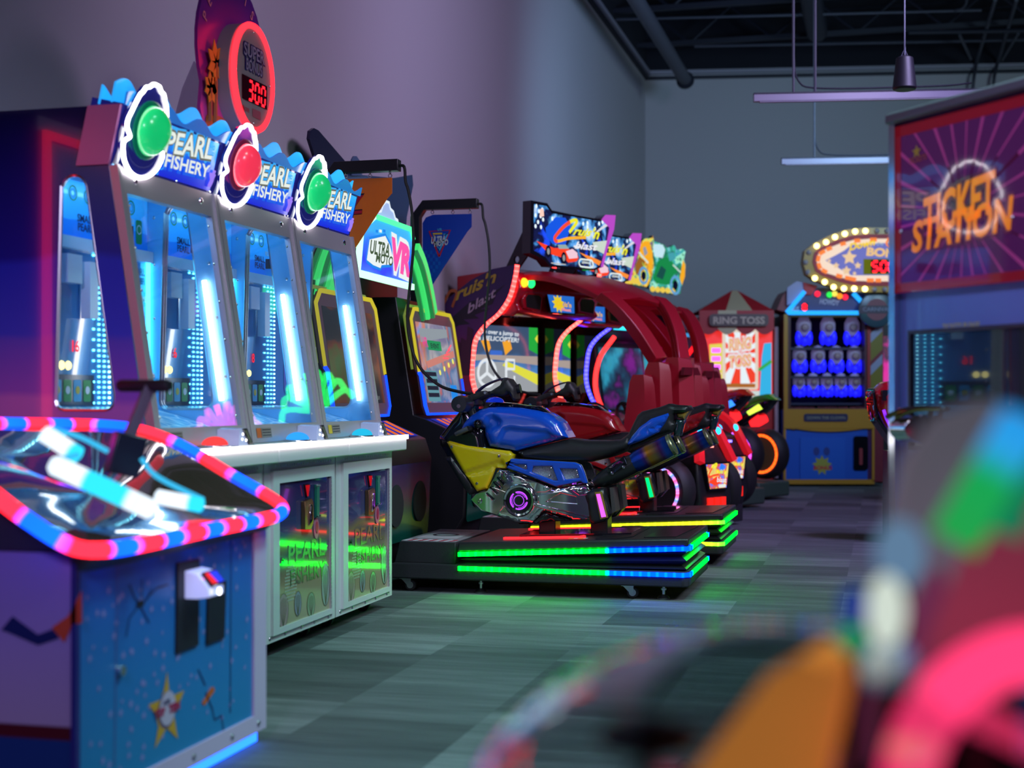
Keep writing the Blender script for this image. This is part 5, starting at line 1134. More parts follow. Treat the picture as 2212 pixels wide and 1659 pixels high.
    t = MB(); t.prism([(-.95, .12), (-.06, .16), (.0, .30), (-.02, .62), (-.10, .78), (-.3, .86), (-.7, .84), (-.95, .6)], 'y', -.23, .23, mat('fender_black', (.014, .014, .016), .35)); to = t.build('rear_body', r, bevel=.03, seg=3)
    for sy in (-1, 1):
        wv = MB(); wv.lathe([(.13, 0), (.20, .0), (.245, .03), (.25, .08), (.245, .14), (.22, .17), (.12, .17)], (-.25, sy*.24, .40), (0, sy, 0), RUB, 30); wo = wv.build('wheel', r)
        MB().lathe([(0, .13), (.05, .15), (.12, .14), (.175, .165)], (-.25, sy*.24, .40), (0, sy, 0), mat('rim_dark', (.05, .05, .06), .3, .6), 24).build('rim', wo)
        MB().tube([(-.25+.175*math.cos(a*PI/20), sy*.418, .40+.175*math.sin(a*PI/20)) for a in range(40)], .012, WLED, 6, closed=True).build('wheel_light', wo)
        fa = [(-.25, 1.0), (-.12, .90), (-.04, .74), (.0, .62)]
        a_ = MB(); a_.strip(spline([V((x, sy*(.10+.13*q_i/3), z)) for q_i, (x, z) in enumerate(fa)], 4), .05, .07, em('fender_red', (.75, .02, .035), .8) if False else mat('fender_red', (.6, .01, .02), .3, emit=(.8, .012, .02), es=.5), nrm=(0, 1, 0)); ao = a_.build('fender_arm', r)
        MB().dome((-.07, sy*.13, .86), (1, 0, .3), .032, .02, em('lamp_azure', (.02, .4, 1), 3), 14, 4).build('fender_lamp', ao)
        MB().box(-.3, -.18, sy*.25-.05, sy*.25+.05, .70, .78, mat('red_lens', (.5, .01, .02), .3, emit=(.8, .01, .02), es=.5)).build('side_lens', r)
    MB().strip([(.0, -.30, .745), (.0, -.06, .745)], .02, .03, em('bar_pink_white', (1, .25, .20), 3.5) if i == 0 else em('bar_blue_white', (.12, .09, 1), 6), nrm=(1, 0, 0)).build('tail_light_bar', to)
    MT = fr((.012, 0, 0), (0, 1, 0), (0, 0, 1)); d = MB()
    pd = [(-.19, .62), (.17, .62), (.13, .40), (-.13, .40)]; d.fplate(MT, pd, BLKG, -.03, .004)
    pi_ = [(-.17, .605), (.15, .605), (.115, .415), (-.115, .415)]; d.fpoly(MT, pi_, splat('tail_print', [(0, (.02, .1, .6)), (.42, (.03, .2, .7)), (.5, (.6, .06, .03)), (.58, (.7, .55, .12)), (1, (.1, .12, .03))], 9, emit=.9), .006)
    def f(u, v): return (-.15+.28*u, .44+.165*v)
    script_mark(d, MT, f, .016, .008); blast(d, MT, f, z=.010)
    d.fpoly(MT, [(-.14, .47), (-.02, .51), (.06, .49), (.05, .455), (-.06, .44)], em('car_red', (1, .06, .02), 1), .009); d.fplate(MT, rrect(-.0, .42, .1, .445, .01), em('label_white', (.8, .85, .8), 1), .009, .011)
    d.build('tail_sign', to)
    for q in range(3): MB().box(-.02, .015, -.13+q*.09, -.065+q*.09, .26, .345, mat('brake_lens', (.7, .01, .01), .2, emit=(1, .02, .01), es=.9)).build('brake_lamp', to)
    # marquee
    MQc = fr((-1.45, 0, 0), (0, 1, 0), (0, 0, 1)); Mw = CM0 @ MQc
    def g(x, y): return lp(Mw, 1120+x*.18083, 420+y*.18083)
    ol = [g(*p) for p in ((150, 70), (345, 105), (400, 190), (640, 240), (985, 300), (1030, 245), (1148, 250), (1130, 420), (1050, 660), (1000, 870), (890, 905), (370, 860), (310, 780), (140, 700))]
    m = MB().fplate(MQc, ol, BLKG, -.09, 0)
    il = [g(*p) for p in ((185, 115), (330, 140), (395, 225), (640, 265), (980, 325), (1045, 300), (1135, 300), (1115, 420), (1045, 650), (985, 850), (890, 885), (385, 835), (320, 750), (175, 665))]
    m.fpoly(MQc, il, MARQC, .002)
    m.fpoly(MQc, [g(*p) for p in ((320, 400), (440, 270), (560, 280), (620, 400), (580, 520), (560, 600), (400, 590), (330, 500))], em('splash_blue', (.01, .10, .8), 1.0), .003)
    m.fpoly(MQc, [g(*p) for p in ((210, 555), (420, 640), (560, 640), (690, 690), (715, 760), (690, 800), (590, 815), (540, 760), (400, 720), (340, 690))], em('car_red', (1, .06, .02), 1), .004)
    m.fpoly(MQc, [g(*p) for p in ((560, 680), (640, 650), (700, 700), (700, 760), (600, 770))], em('car_gloss', (.9, .6, .7), 1), .0055)
    m.fpoly(MQc, [g(*p) for p in ((460, 600), (560, 600), (600, 650), (480, 650))], em('car_glass', (.3, .42, .42), 1), .0055)
    for (cx, cy) in ((535, 760), (350, 680)): cc = g(cx, cy); m.fpoly(MQc, circ(*cc, .035, 14, .05), LK, .006); m.fpoly(MQc, circ(*cc, .018, 12, .028), em('wheel_grey', (.3, .3, .3), 1), .007)
    m.fpoly(MQc, [g(*p) for p in ((720, 690), (900, 760), (985, 800), (960, 850), (820, 770))], em('flare_orange', (1, .28, .04), 1.0), .004)
    m.fpoly(MQc, [g(*p) for p in ((880, 570), (1060, 550), (1030, 720), (900, 650))], em('stand_white', (.6, .7, .6), 1), .0035)
    for (a, c_) in ((210, 140), (240, 200), (280, 180), (200, 250), (260, 260), (290, 300), (230, 330), (200, 380), (265, 390), (400, 290), (820, 340), (770, 350), (820, 390), (960, 350), (910, 410), (1000, 330)): m.fpoly(MQc, circ(*g(a, c_), .014, 8, .018), em('city_light', (.75, .9, 1), 1.2), .004)
    m.fpoly(MQc, [g(*p) for p in ((250, 175), (295, 175), (300, 260), (250, 270))], em('badge_white', (1, .6, .5), 1.1), .005)
    for q in range(3): m.flines(MQc, [g(900+q*30, 470-q*25), g(1120, 330-q*18)], .012, em('streak_white', (.7, .72, .8), 1), .004)
    C = spline([V((*g(*p), 0)) for p in ((600, 455), (690, 330), (650, 310), (540, 380), (450, 480), (425, 530), (460, 560), (600, 525), (800, 515))], 5)
    m.flines(MQc, [(c.x, c.y) for c in C[:13]], .03, em('title_yellow', (.9, .85, .03), 1), .007); m.flines(MQc, [(c.x, c.y) for c in C[12:31]], .032, em('title_red', (1, .08, .03), 1), .0072); m.flines(MQc, [(c.x, c.y) for c in C[30:]], .026, em('title_orange', (1, .45, .03), 1), .0074)
    txt(m, MQc, 'ruis', g(640, 480), g(855, 500), g(670, 385), em('title_yellow', (.9, .85, .03), 1), .03, .008, .25); txt(m, MQc, "'n", g(870, 520), g(950, 535), g(890, 400), em('title_yellow', (.9, .85, .03), 1), .03, .008, .2)
    txt(m, MQc, 'blast', g(660, 645), g(920, 670), g(690, 560), em('title_white', (.85, .85, .9), 1), .025, .008, .1); m.flines(MQc, [g(650, 620), g(740, 628)], .014, em('title_white', (.85, .85, .9), 1), .008)
    a, c_ = g(715, 860), g(885, 860); top = g(715, 770); lb = rrect(a[0], a[1], c_[0], top[1], .035); m.flines(MQc, lb, .014, em('label_white2', (.8, .9, .88), 1), .008, True); txt(m, MQc, 'Nintendo', (a[0]+.04, a[1]+.05), (c_[0]-.04, a[1]+.045), (a[0]+.04, top[1]-.04), em('label_white2', (.8, .9, .88), 1), .02, .009)
    m.fpoly(MQc, [g(385, 812), g(560, 832), g(560, 845), g(385, 826)], em('fine_white', (.5, .5, .5), 1), .006)
    mo = m.build('marquee', r)
    e = MB(); e.fplate(MQc, [g(*p) for p in ((985, 300), (1030, 245), (1148, 250), (1130, 420), (1050, 660), (1000, 870), (975, 865), (1040, 600), (1080, 400))], em('edge_magenta', (.55, .08, .65), .9), .006, .012); e.build('marquee_edge', mo)
    for yy in (-.42, .30):
        br = MB()
        M = fr((0, yy, 0), (1, 0, 0), (0, 0, 1)); br.plate([(-1.86, 2.16), (-1.72, 2.16), (-1.47, 2.42), (-1.47, 2.62), (-1.56, 2.62)], [circ(-1.70, 2.28, .03, 12), circ(-1.60, 2.40, .03, 12)], 'y', yy-.01, yy+.01, BLK)
        br.build('marquee_bracket', r)
    return r
car(0, 'red racing car ride nearest to the motorbike rides, pink edge lights')
car(1, 'red racing car ride just beyond the nearest one, blue edge light')
# ------------------------------------------------------------------ motocross rides further on
def moto(i, paint, ledm, ringm, label, tint):
    d = 14.6+1.25*i; P = atd(1596+(1654-1596)*i, 980, d)
    r = thing('motocross_ride', label, 'motorbike ride', (P.x, P.y, 0), math.radians(-30), 'motocross rides beyond the racing cars', local=True)
    z = P.z
    MB().box(-.95, .12, -.3, .3, .03, .20, mat('base_green_grey', (.05, .09, .06), .5)).build('base', r, bevel=.02); MB().strip([(-.9, -.305, .06), (.1, -.305, .06)], .02, .02, em('under_cyan', (.02, .5, 1), 6), nrm=(0, 1, 0)).build('under_light', r)
    w = MB().lathe([(.19, -.08), (.24, -.10), (.275, -.06), (.285, 0), (.275, .06), (.24, .10), (.19, .08)], (0, 0, z), (0, 1, 0), RUB, 32); wo = w.build('rear_wheel', r)
    MB().lathe([(0, -.06), (.05, -.075), (.17, -.06), (.2, -.085)], (0, 0, z), (0, 1, 0), mat('rim_'+('red' if i == 0 else 'orange'), (.3, .02, .03) if i == 0 else (.10, .09, .03), .3), 24).build('rim', wo)
    rg = MB()
    rg.tube([(.205*math.cos(a*PI/20), -.088, z+.205*math.sin(a*PI/20)) for a in range(40)], .016, ringm, 6, closed=True); rg.build('ring_light', wo)
    MB().tube([(0, -.14, z), (-.5, -.12, z+.05)], .03, STEEL, 8).tube([(0, .14, z), (-.5, .12, z+.05)], .03, STEEL, 8).build('swing_arm', r)
    t = MB(); t.puff([(.14, z+.60), (.05, z+.64), (-.12, z+.58), (-.35, z+.46), (-.5, z+.42), (-.7, z+.50), (-.95, z+.55), (-1.0, z+.40), (-.8, z+.2), (-.5, z+.22), (-.25, z+.30), (-.05, z+.42), (.05, z+.50)], .05, .06, 'y', 0, BLKG, .05, base=.05); t.build('seat', r)
    t = MB(); t.puff([(.16, z+.60), (.06, z+.665), (-.1, z+.64), (-.34, z+.50), (-.2, z+.50), (-.02, z+.56)], .045, .05, 'y', 0, paint, .04, base=.07); t.build('tail_fairing', r)
    MB().puff([(.02, z+.50), (-.16, z+.42), (-.2, z+.46), (-.02, z+.56)], .03, .02, 'y', 0, ledm, .03, base=.09).build('side_light', r)
    MB().puff([(-.02, z+.36), (-.14, z+.30), (-.16, z+.36), (-.05, z+.43)], .03, .02, 'y', 0, em('tail_red', (1, .015, .02), 2.2), .03, base=.08).build('tail_lamp', r)
    e = MB(); e.puff([(-.4, .2), (-.8, .2), (-.95, z), (-.8, z+.22), (-.45, z+.2), (-.3, z)], .06, .06, 'y', 0, mat('engine_dark', (.03, .03, .035), .3, .5), .07, base=.08); e.build('engine', r)
    g = MB(); g.tube([(-.95, 0, z+.35), (-1.05, 0, z+.62)], .04, BLK, 8).tube([(-1.05, -.32, z+.66), (-1.05, .32, z+.66)], .02, BLK, 8); g.build('handlebar', r)
    c = MB(); c.prism([(-2.0, .02), (-1.35, .02), (-1.3, .7), (-1.5, .95), (-1.62, 1.75), (-1.35, 1.85), (-1.35, 1.95), (-2.0, 1.95)], 'y', -.42, .42, CABB); co = c.build('cabinet', r, bevel=.02)
    MB().add([(-1.498, -.36, 1.0), (-1.498, .36, 1.0), (-1.6, .36, 1.68), (-1.6, -.36, 1.68)], [(0, 1, 2, 3)], splat('moto_screen', [(0, (.5, .01, .4)), (.38, (.12, .01, .14)), (.46, (.01, .012, .03)), (.56, (.01, .06, .10)), (.66, (.02, .25, .32)), (1, (.1, .3, .1))], 2.6, emit=.9)).build('screen', co)
    for sy, m_ in ((-1, em('arc_red', (1, .03, .03), 3)), (1, em('arc_red', (1, .03, .03), 3) if i else em('arc_magenta', (1, .03, .7), 2.5))):
        pa = spline([(-1.30, sy*.44, 1.78), (-1.50, sy*.45, 1.55), (-1.56, sy*.45, 1.25), (-1.45, sy*.44, .98), (-1.28, sy*.42, .82)], 5)
        MB().tube(pa, .025, m_, 8).build('edge_light', co)
    MB().strip([(-1.32, -.40, 1.88), (-1.32, .40, 1.88)], .04, .05, em('bar_cyan', (.03, .7, .9), 2.2), nrm=(1, 0, 0)).build('canopy_light', co)
    MB().puff([(-1.3, .55), (-1.0, .6), (-.95, .75), (-1.1, .85), (-1.4, .95)], .1, .1, 'y', 0, mat('nose_red', (.6, .02, .01), .25, emit=(.8, .03, .01), es=.35), .06, base=.12).build('front_fairing', r)
    # cut-out marquee: rider on a leaping bike
    M = fr((-1.40, 0, 0), (0, 1, 0), (0, 0, 1)); Mw = (Matrix.Translation((P.x, P.y, 0)) @ Matrix.Rotation(math.radians(-30), 4, 'Z')) @ M
    dx, dy = ((0, 0), (0, 0))[i]
    def g_(x, y): 
        return lp(Mw, 1120+x*.18083, 420+y*.18083)
    pts = ((1440, 600), (1500, 530), (1590, 520), (1605, 490), (1618, 560), (1600, 700), (1615, 860), (1590, 980), (1560, 1060), (1530, 1105), (1270, 1060), (1300, 960), (1380, 850), (1440, 700)) if i == 0 else ((1590, 600), (1620, 560), (1740, 600), (1770, 640), (1860, 605), (1890, 660), (1960, 650), (1995, 680), (1975, 780), (1995, 840), (1985, 980), (1950, 1090), (1930, 1185), (1870, 1195), (1560, 1120), (1590, 960), (1620, 780))
    o = [g_(*p) for p in pts]
    b = MB().fplate(M, o, BLK, -.05, 0); b.fpoly(M, o, tint, .002)
    ins = (((1480, 990), 60), ((1350, 1010), 40), ((1500, 700), 40)) if i == 0 else (((1870, 1090), 75), ((1620, 1010), 55), ((1820, 760), 50), ((1660, 1080), 50))
    dg = em('bike_dark', (.01, .08, .07), 1) if i else em('bike_brown', (.3, .12, .02), 1); tl = em('bike_teal', (.06, .35, .42), 1); 
    def pl(ps, m, zz): b.fpoly(M, [g_(*p) for p in ps], m, zz)
    if i:
        pl(((1600, 1000), (1660, 800), (1760, 740), (1850, 820), (1900, 930), (1850, 960), (1870, 1060), (1760, 1080), (1640, 1060)), em('bike_green', (.01, .25, .07), 1), .004); pl(((1640, 980), (1700, 850), (1760, 900), (1720, 1020)), dg, .005); pl(((1780, 700), (1850, 690), (1880, 770), (1800, 800)), tl, .005)
        pl(((1600, 590), (1720, 600), (1750, 660), (1720, 760), (1620, 740)), em('title_pale', (.55, .8, .9), 1), .004); b.flines(M, [g_(1840, 840), g_(1930, 930)], .02, em('fork_white', (.6, .75, .7), 1), .006)
        pl(((1960, 780), (1990, 840), (1985, 980), (1950, 1085), (1925, 1000)), em('flame_orange', (.95, .42, .02), 1), .004)
        for q in range(5): b.fpoly(M, circ(*g_(1600+q*60, 1130+q*6), .05, 10, .035), em('dust_yellow', (.85, .6, .08), 1), .0035)
        c = g_(1870, 1085); b.flines(M, circ(*c, .085, 20, .10), .035, em('tyre_blue', (.12, .35, .65), 1), .006, True); b.fpoly(M, circ(*c, .05, 14, .06), LK, .006)
    else:
        pl(((1440, 620), (1500, 560), (1560, 560), (1600, 700), (1600, 840), (1570, 960), (1540, 840), (1480, 780)), em('flame_orange', (.95, .42, .02), 1), .004); pl(((1390, 850), (1440, 740), (1510, 800), (1480, 900), (1400, 960)), dg, .005); b.flines(M, [g_(1430, 690), g_(1545, 820)], .025, em('fork_white', (.6, .75, .7), 1), .006)
        pl(((1470, 800), (1510, 860), (1560, 960), (1570, 1040), (1500, 900)), em('lime', (.45, .75, .1), 1), .005); pl(((1480, 640), (1510, 620), (1540, 700), (1500, 740)), em('visor_grey', (.3, .32, .4), 1), .006)
        for q in range(4): b.fpoly(M, circ(*g_(1310+q*45, 1020+q*8), .05, 10, .035), em('dust_yellow', (.85, .6, .08), 1), .0035)
        c = g_(1490, 970); b.flines(M, circ(*c, .07, 20, .085), .03, em('tyre_blue', (.12, .35, .65), 1), .006, True); b.fpoly(M, circ(*c, .04, 14, .05), LK, .006)
    mo = b.build('marquee', r)
    MB().box(-1.46, -1.42, -.2, .2, 1.94, 2.2, BLK).build('marquee_post', r)
moto(0, mat('moto_red', (.62, .03, .01), .25, coat=.4), em('moto_light_blue', (.03, .2, 1), 2.2), led('ring_pink', [(0, (1, .05, .6)), (.5, (.2, .1, 1)), (1, (1, .05, .6))], 2.2, .09, dots=.045, dotgain=1.8), 'red-tailed motocross ride with pink wheel lights beyond the racing cars', splat('moto_sign_a', [(0, (.7, .75, .2)), (.38, (.75, .4, .02)), (.46, (.25, .08, .02)), (.52, (.8, .5, .05)), (.58, (.3, .5, .1)), (.66, (.1, .04, .12)), (1, (.7, .7, .6))], 9, emit=1))
moto(1, mat('moto_green', (.05, .28, .02), .25, coat=.4), em('moto_light_yellow', (.7, 1, .08), 1.6), led('ring_orange', [(0, (1, .10, .01)), (1, (1, .11, .01))], 2.4, 1, dots=.045, dotgain=1.4), 'green-tailed motocross ride with orange wheel lights, farthest of the rides', splat('moto_sign_b', [(0, (.02, .4, .12)), (.36, (.01, .22, .08)), (.43, (.01, .05, .06)), (.5, (.04, .4, .2)), (.56, (.03, .2, .3)), (.62, (.35, .8, .45)), (.7, (.01, .1, .08)), (1, (.6, .85, .3))], 9, emit=1))
# ------------------------------------------------------------------ games along the back wall (facing the aisle)
def camroot(px, d, name, label, cat, group=None):
    p = atd(px, PHY, d); r = thing(name, label, cat, (p.x, p.y, 0), YAW, group, local=True)
    k = d/FPX
    return r, (lambda x, y=None: ((x-px)*k if y is None else ((x-px)*k, CAMH-(y-PHY)*k))), k
# ring toss
r, f, k = camroot(1593, 18.4, 'ring_toss_game', 'red tent-roofed ring toss game with striped sign against the back wall', 'carnival game')
M0 = fr((0, 0, 0), (1, 0, 0), (0, 0, 1))
x0, x1 = f(1512), f(1673)
b = MB().box(x0, x1, .02, .9, .02, 2.2, mat('game_red', (.45, .015, .02), .4)); b.build('cabinet', r, bevel=.02)
zt = CAMH+(865-672)*k
rt = MB(); ap = V((f(1598), .45, CAMH+(865-622)*k)); w0, w1 = f(1508), f(1668)
base = [V((w0, -.12, zt)), V((f(1565), -.12, zt)), V((f(1622), -.12, zt)), V((w1, -.12, zt)), V((w1, 1.0, zt)), V((w0, 1.0, zt))]
aps = [V((f(1592), .40, ap.z)), V((f(1603), .40, ap.z))]
red = mat('tent_red', (.42, .012, .02), .5); crm = mat('tent_cream', (.55, .42, .26), .5)
rt.add([base[0], base[1], aps[0]], [(0, 1, 2)], red).add([base[1], base[2], aps[1], aps[0]], [(0, 1, 2, 3)], crm).add([base[2], base[3], aps[1]], [(0, 1, 2)], red).add([base[3], base[4], aps[1]], [(0, 1, 2)], red).add([base[5], base[0], aps[0]], [(0, 1, 2)], red).add([base[4], base[5], aps[0], aps[1]], [(0, 1, 2, 3)], red)
rt.build('tent_roof', r)
v = MB(); n = 4
for i in range(n):
    a, c = w0+(w1-w0)*i/n, w0+(w1-w0)*(i+1)/n; zb = CAMH+(865-712)*k
    v.prism([(a, zt), (c, zt), (c, zb)]+[(a+(c-a)*(1-t/8), zb-.07*math.sin(PI*t/8)) for t in range(9)], 'y', -.13, -.11, red if i != 1 else crm)
v.build('valance', r)
s = MB(); c0, c1 = f(1528, 706), f(1655, 680); MS = fr((0, -.16, 0), (1, 0, 0), (0, 0, 1))
s.fplate(MS, rrect(c0[0], c0[1], c1[0], c1[1], .05), mat('ring_sign_brown', (.10, .05, .05), .4), 0, .02)
txt(s, MS, 'RING TOSS', (c0[0]+.05, c0[1]+.03), (c1[0]-.05, c0[1]+.03), (c0[0]+.05, c1[1]-.035), mat('ring_letter', (.55, .38, .30), .4), .03, .024)
s.build('title_sign', r)
g = MB(); Mf = fr((0, -.003, 0), (1, 0, 0), (0, 0, 1))
g.fplate(Mf, [f(1522, 855), f(1668, 855), f(1668, 715), f(1522, 715)], mat('backlit_red', (.5, .03, .03), .4, emit=(1, .035, .03), es=.75), 0, .01)
g.fpoly(Mf, [f(1534, 825), f(1562, 825), f(1560, 742), f(1532, 744)], em('ring_yellow', (.85, .75, .12), .9), .012)
for q in range(4): g.fpoly(Mf, [f(1537, 762+q*18), f(1556, 762+q*18), f(1556, 752+q*18), f(1537, 752+q*18)], em('ring_pink', (1, .25, .3), .9), .014)
g.fpoly(Mf, [f(1640, 855), f(1666, 855), f(1666, 740), f(1650, 742), f(1645, 770)], em('ring_cyan', (.04, .45, .8), 1), .012); g.flines(Mf, [f(1638, 800), f(1666, 780)], .04, INKG if False else em('ring_green', (.05, .5, .1), .8), .014)
go = g.build('lit_panel', r)
p0, p1 = f(1560, 842), f(1637, 710); pc = ((p0[0]+p1[0])/2, (p0[1]+p1[1])/2+.08)
g = MB().fplate(Mf, rrect(p0[0], p0[1], p1[0], p1[1], .03), em('poster_border', (.85, .72, .6), .9), .014, .03)
g.fpoly(Mf, [(p0[0]+.04, p0[1]+.08), (p1[0]-.04, p0[1]+.08), (p1[0]-.04, p1[1]-.05), (p0[0]+.04, p1[1]-.05)], em('poster_white', (.8, .9, .95), 1), .032)
X0, X1, Z0, Z1 = p0[0]+.04, p1[0]-.04, p0[1]+.08, p1[1]-.05
def hit(a):
    c, s_ = math.cos(a), math.sin(a); t = 9
    if abs(c) > 1e-6: t = min(t, ((X1 if c > 0 else X0)-pc[0])/c)
    if abs(s_) > 1e-6: t = min(t, ((Z1 if s_ > 0 else Z0)-pc[1])/s_)
    return (pc[0]+c*t, pc[1]+s_*t)
for q in range(0, 20, 2):
    a0, a1 = q*PI/10, (q+1)*PI/10; g.fpoly(Mf, [pc, hit(a0), hit((a0+a1)/2), hit(a1)], em('poster_red', (.9, .06, .03), 1), .034)
g.fpoly(Mf, [(X0, p0[1]+.03), (X1, p0[1]+.03), (X1, p0[1]+.08), (X0, p0[1]+.08)], em('poster_wood', (.45, .15, .03), .9), .034)
for t_, zz in (('RING', .03), ('TOSS', -.19)):
    txt(g, Mf, t_, (X0+.03, pc[1]+zz-.01), (X1-.04, pc[1]+zz+.02), (X0+.03, pc[1]+zz+.16), em('poster_white', (.8, .9, .95), 1), .09, .036); txt(g, Mf, t_, (X0+.04, pc[1]+zz), (X1-.05, pc[1]+zz+.03), (X0+.04, pc[1]+zz+.15), em('poster_red', (.9, .06, .03), 1), .05, .037); txt(g, Mf, t_, (X0+.04, pc[1]+zz), (X1-.05, pc[1]+zz+.03), (X0+.04, pc[1]+zz+.15), em('poster_gold', (.8, .6, .3), 1), .015, .0385)
g.build('poster', r)
MB().tube([V((f(1676), -.03, .1)), V((f(1676), -.03, 2.05))], .028, mat('post_pink', (.5, .35, .4), .3), 10).build('corner_post', r)
MB().fplate(Mf, [f(1565, 858), f(1640, 858), f(1640, 844), f(1565, 844)], em('label_pale', (.6, .7, .68), 1), .012, .02).build('label_plate', r)
# clown game
r, f, k = camroot(1790, 18.2, 'clown_ball_game', 'blue and gold clown toss game with bulb-rimmed bonus sign, left part seen past the kiosk', 'carnival game')
gold = mat('gold_print', (.40, .20, .02), .35); blu = mat('game_blue', (.012, .085, .46), .35)
xl, xr = f(1692), f(1888)
c = MB(); c.box(xl, xr, .0, 2.6, .06, 1.0-.02, blu); co = c.build('base_cabinet', r, bevel=.01)
c = MB(); 
c.fplate(Mf, [(xl, .74), (xr, .74), (xr, .99), (xl, .99)], gold, 0, .03); c.fplate(Mf, [(xl+.15, .72)]+[(xl+(xr-xl)*t/10, .76-.06*math.sin(PI*t/10)) for t in range(11)]+[(xr, .8), (xl, .8)], gold, .0, .025)
c.fplate(Mf, [(xl, .06), (xl+.03, .06), (xl+.03, .98), (xl, .98)], gold, 0, .02).fplate(Mf, [(xr-.03, .06), (xr, .06), (xr, .98), (xr-.03, .98)], gold, 0, .02).fplate(Mf, [(xl, .03), (xr, .03), (xr, .09), (xl, .09)], gold, 0, .02)
c.fplate(Mf, rrect(f(1735), .83, f(1830), .93, .03), mat('plaque_dark', (.03, .03, .08), .3), .03, .04); txt(c, Mf, 'DOWN THE CLOWN', (f(1742), .86), (f(1824), .86), (f(1742), .90), mat('plaque_letter', (.25, .25, .2), .4), .01, .042)
c.fplate(Mf, [f(1728, 1040), f(1825, 1040), f(1825, 945), f(1728, 945)], mat('door_blue', (.014, .10, .50), .35), 0, .012)
for a in (1763, 1785): c.fpoly(Mf, circ(*f(a, 975), .04, 14, .055), mat('vent_navy', (.01, .03, .2), .5), .014)
c.fpoly(Mf, star(*f(1775, 1005), .13, .08, 9), mat('burst_yellow', (.3, .3, .05), .4), .014); txt(c, Mf, 'BONUS', f(1757, 1014), f(1797, 1014), f(1757, 1006), INKR, .03, .016)
c.fplate(Mf, rrect(f(1843), CAMH-(1015-865)*k, f(1874), CAMH-(942-865)*k, .03), BLKG, 0, .02); c.fplate(Mf, rrect(f(1855), CAMH-(1004-865)*k, f(1862), CAMH-(968-865)*k, .01), mat('slot_red', (.25, .04, .05), .3), .02, .03)
c.build('front_panel', co)
# playfield box with clowns
zb, zt = f(0, 882)[1], f(0, 684)[1]; bx0, bx1 = f(1708), f(1868)
b = MB(); b.box(bx0-.02, bx1+.02, .9, .96, zb-.06, zt, mat('field_black', (.006, .006, .02), .5)).box(bx0-.08, bx0, .0, .9, .95, zt+.03, mat('post_dark', (.06, .01, .02), .4)).box(bx1, bx1+.08, .0, .9, .95, zt+.03, mat('post_dark', (.06, .01, .02), .4)).box(bx0, bx1, .0, .9, .95, 1.0, mat('field_black', (.006, .006, .02), .5)).box(bx0-.08, bx1+.08, .0, 1.0, zt, zt+.03, gold)
for (z) in (f(0, 750)[1], f(0, 812)[1], f(0, 870)[1]): b.box(bx0, bx1, .10, .9, z-.03, z, mat('shelf_dark', (.01, .01, .05), .4))
b.build('playfield', r)
MB().box(bx0-.09, bx0-.04, -.02, .0, .95, zt+.03, gold).build('gold_edge', r); MB().box(bx1+.03, bx1+.07, -.02, .0, .95, zt+.03, mat('right_edge_red', (.3, .02, .02), .4)).build('red_edge', r)
hair = mat('clown_hair', (.32, .30, .36), .7, emit=(.14, .12, .30), es=.35); body = mat('clown_blue', (.02, .03, .6), .4, emit=(.008, .006, 1), es=1.3); facec = mat('clown_face', (.3, .2, .22), .5)  # blue light on the figures put into hair and body as own glow
for row, (y, xs) in enumerate(((715, (1736, 1788, 1840)), (777, (1727, 1767, 1806, 1845)), (833, (1726, 1756, 1786, 1816, 1846)))):
    for j, x in enumerate(xs):
        yq = .22; cx, cz = f(x, y); cx = (x-PCX)/FPX*(18.2+yq)-(1790-PCX)/FPX*18.2; s_ = (1, .93, .82)[row]
        q = MB()
        q.dome((cx, yq, cz+.07*s_), (0, 0, 1), .10*s_, .14*s_, hair, 14, 5, full=True)
        qo = q
        q.dome((cx, yq-.09*s_, cz+.05*s_), (0, -1, 0), .055*s_, .03, facec, 12, 4, full=True)
        for a in (-.07, .07): q.dome((cx+a*s_, yq-.02, cz-.08*s_), (0, 0, 1), .045*s_, .10*s_, body, 10, 4, full=True)
        q.dome((cx, yq-.05, cz-.13*s_), (0, 0, 1), .055*s_, .055*s_, body, 12, 4, full=True)
        # one figure standing on its shelf: hangs together as a single target
        tag(q.build('clown_target'), '', 'target figure', 'clown targets on three shelves')
        o = COL.objects[-1]; o.location = r.location; o.rotation_euler = (0, 0, YAW)
        ordn = ('first', 'second', 'third', 'fourth', 'fifth')[j]
        o['label'] = f"blue-lit white-haired target figure, {ordn} from the left on the {('top', 'middle', 'bottom')[row]} shelf"
t = MB().box(bx0-.08, bx1+.08, -.02, .05, .955, zb-.03, mat('banner_strip', (.02, .05, .2), .35)); txt(t, fr((0, -.021, 0), (1, 0, 0), (0, 0, 1)), 'CARNIVAL TICKETS FOR PRIZES', (bx0, .99), (bx1, .99), (bx0, 1.02), mat('rail_letter', (.25, .05, .08), .4), .01, .001); t.fpoly(fr((0, -.021, 0), (1, 0, 0), (0, 0, 1)), [f(1755, 893), f(1790, 899), f(1788, 903), f(1755, 890)], em('rail_glow', (.02, .08, 1), 1), .002); t.build('front_rail', r)
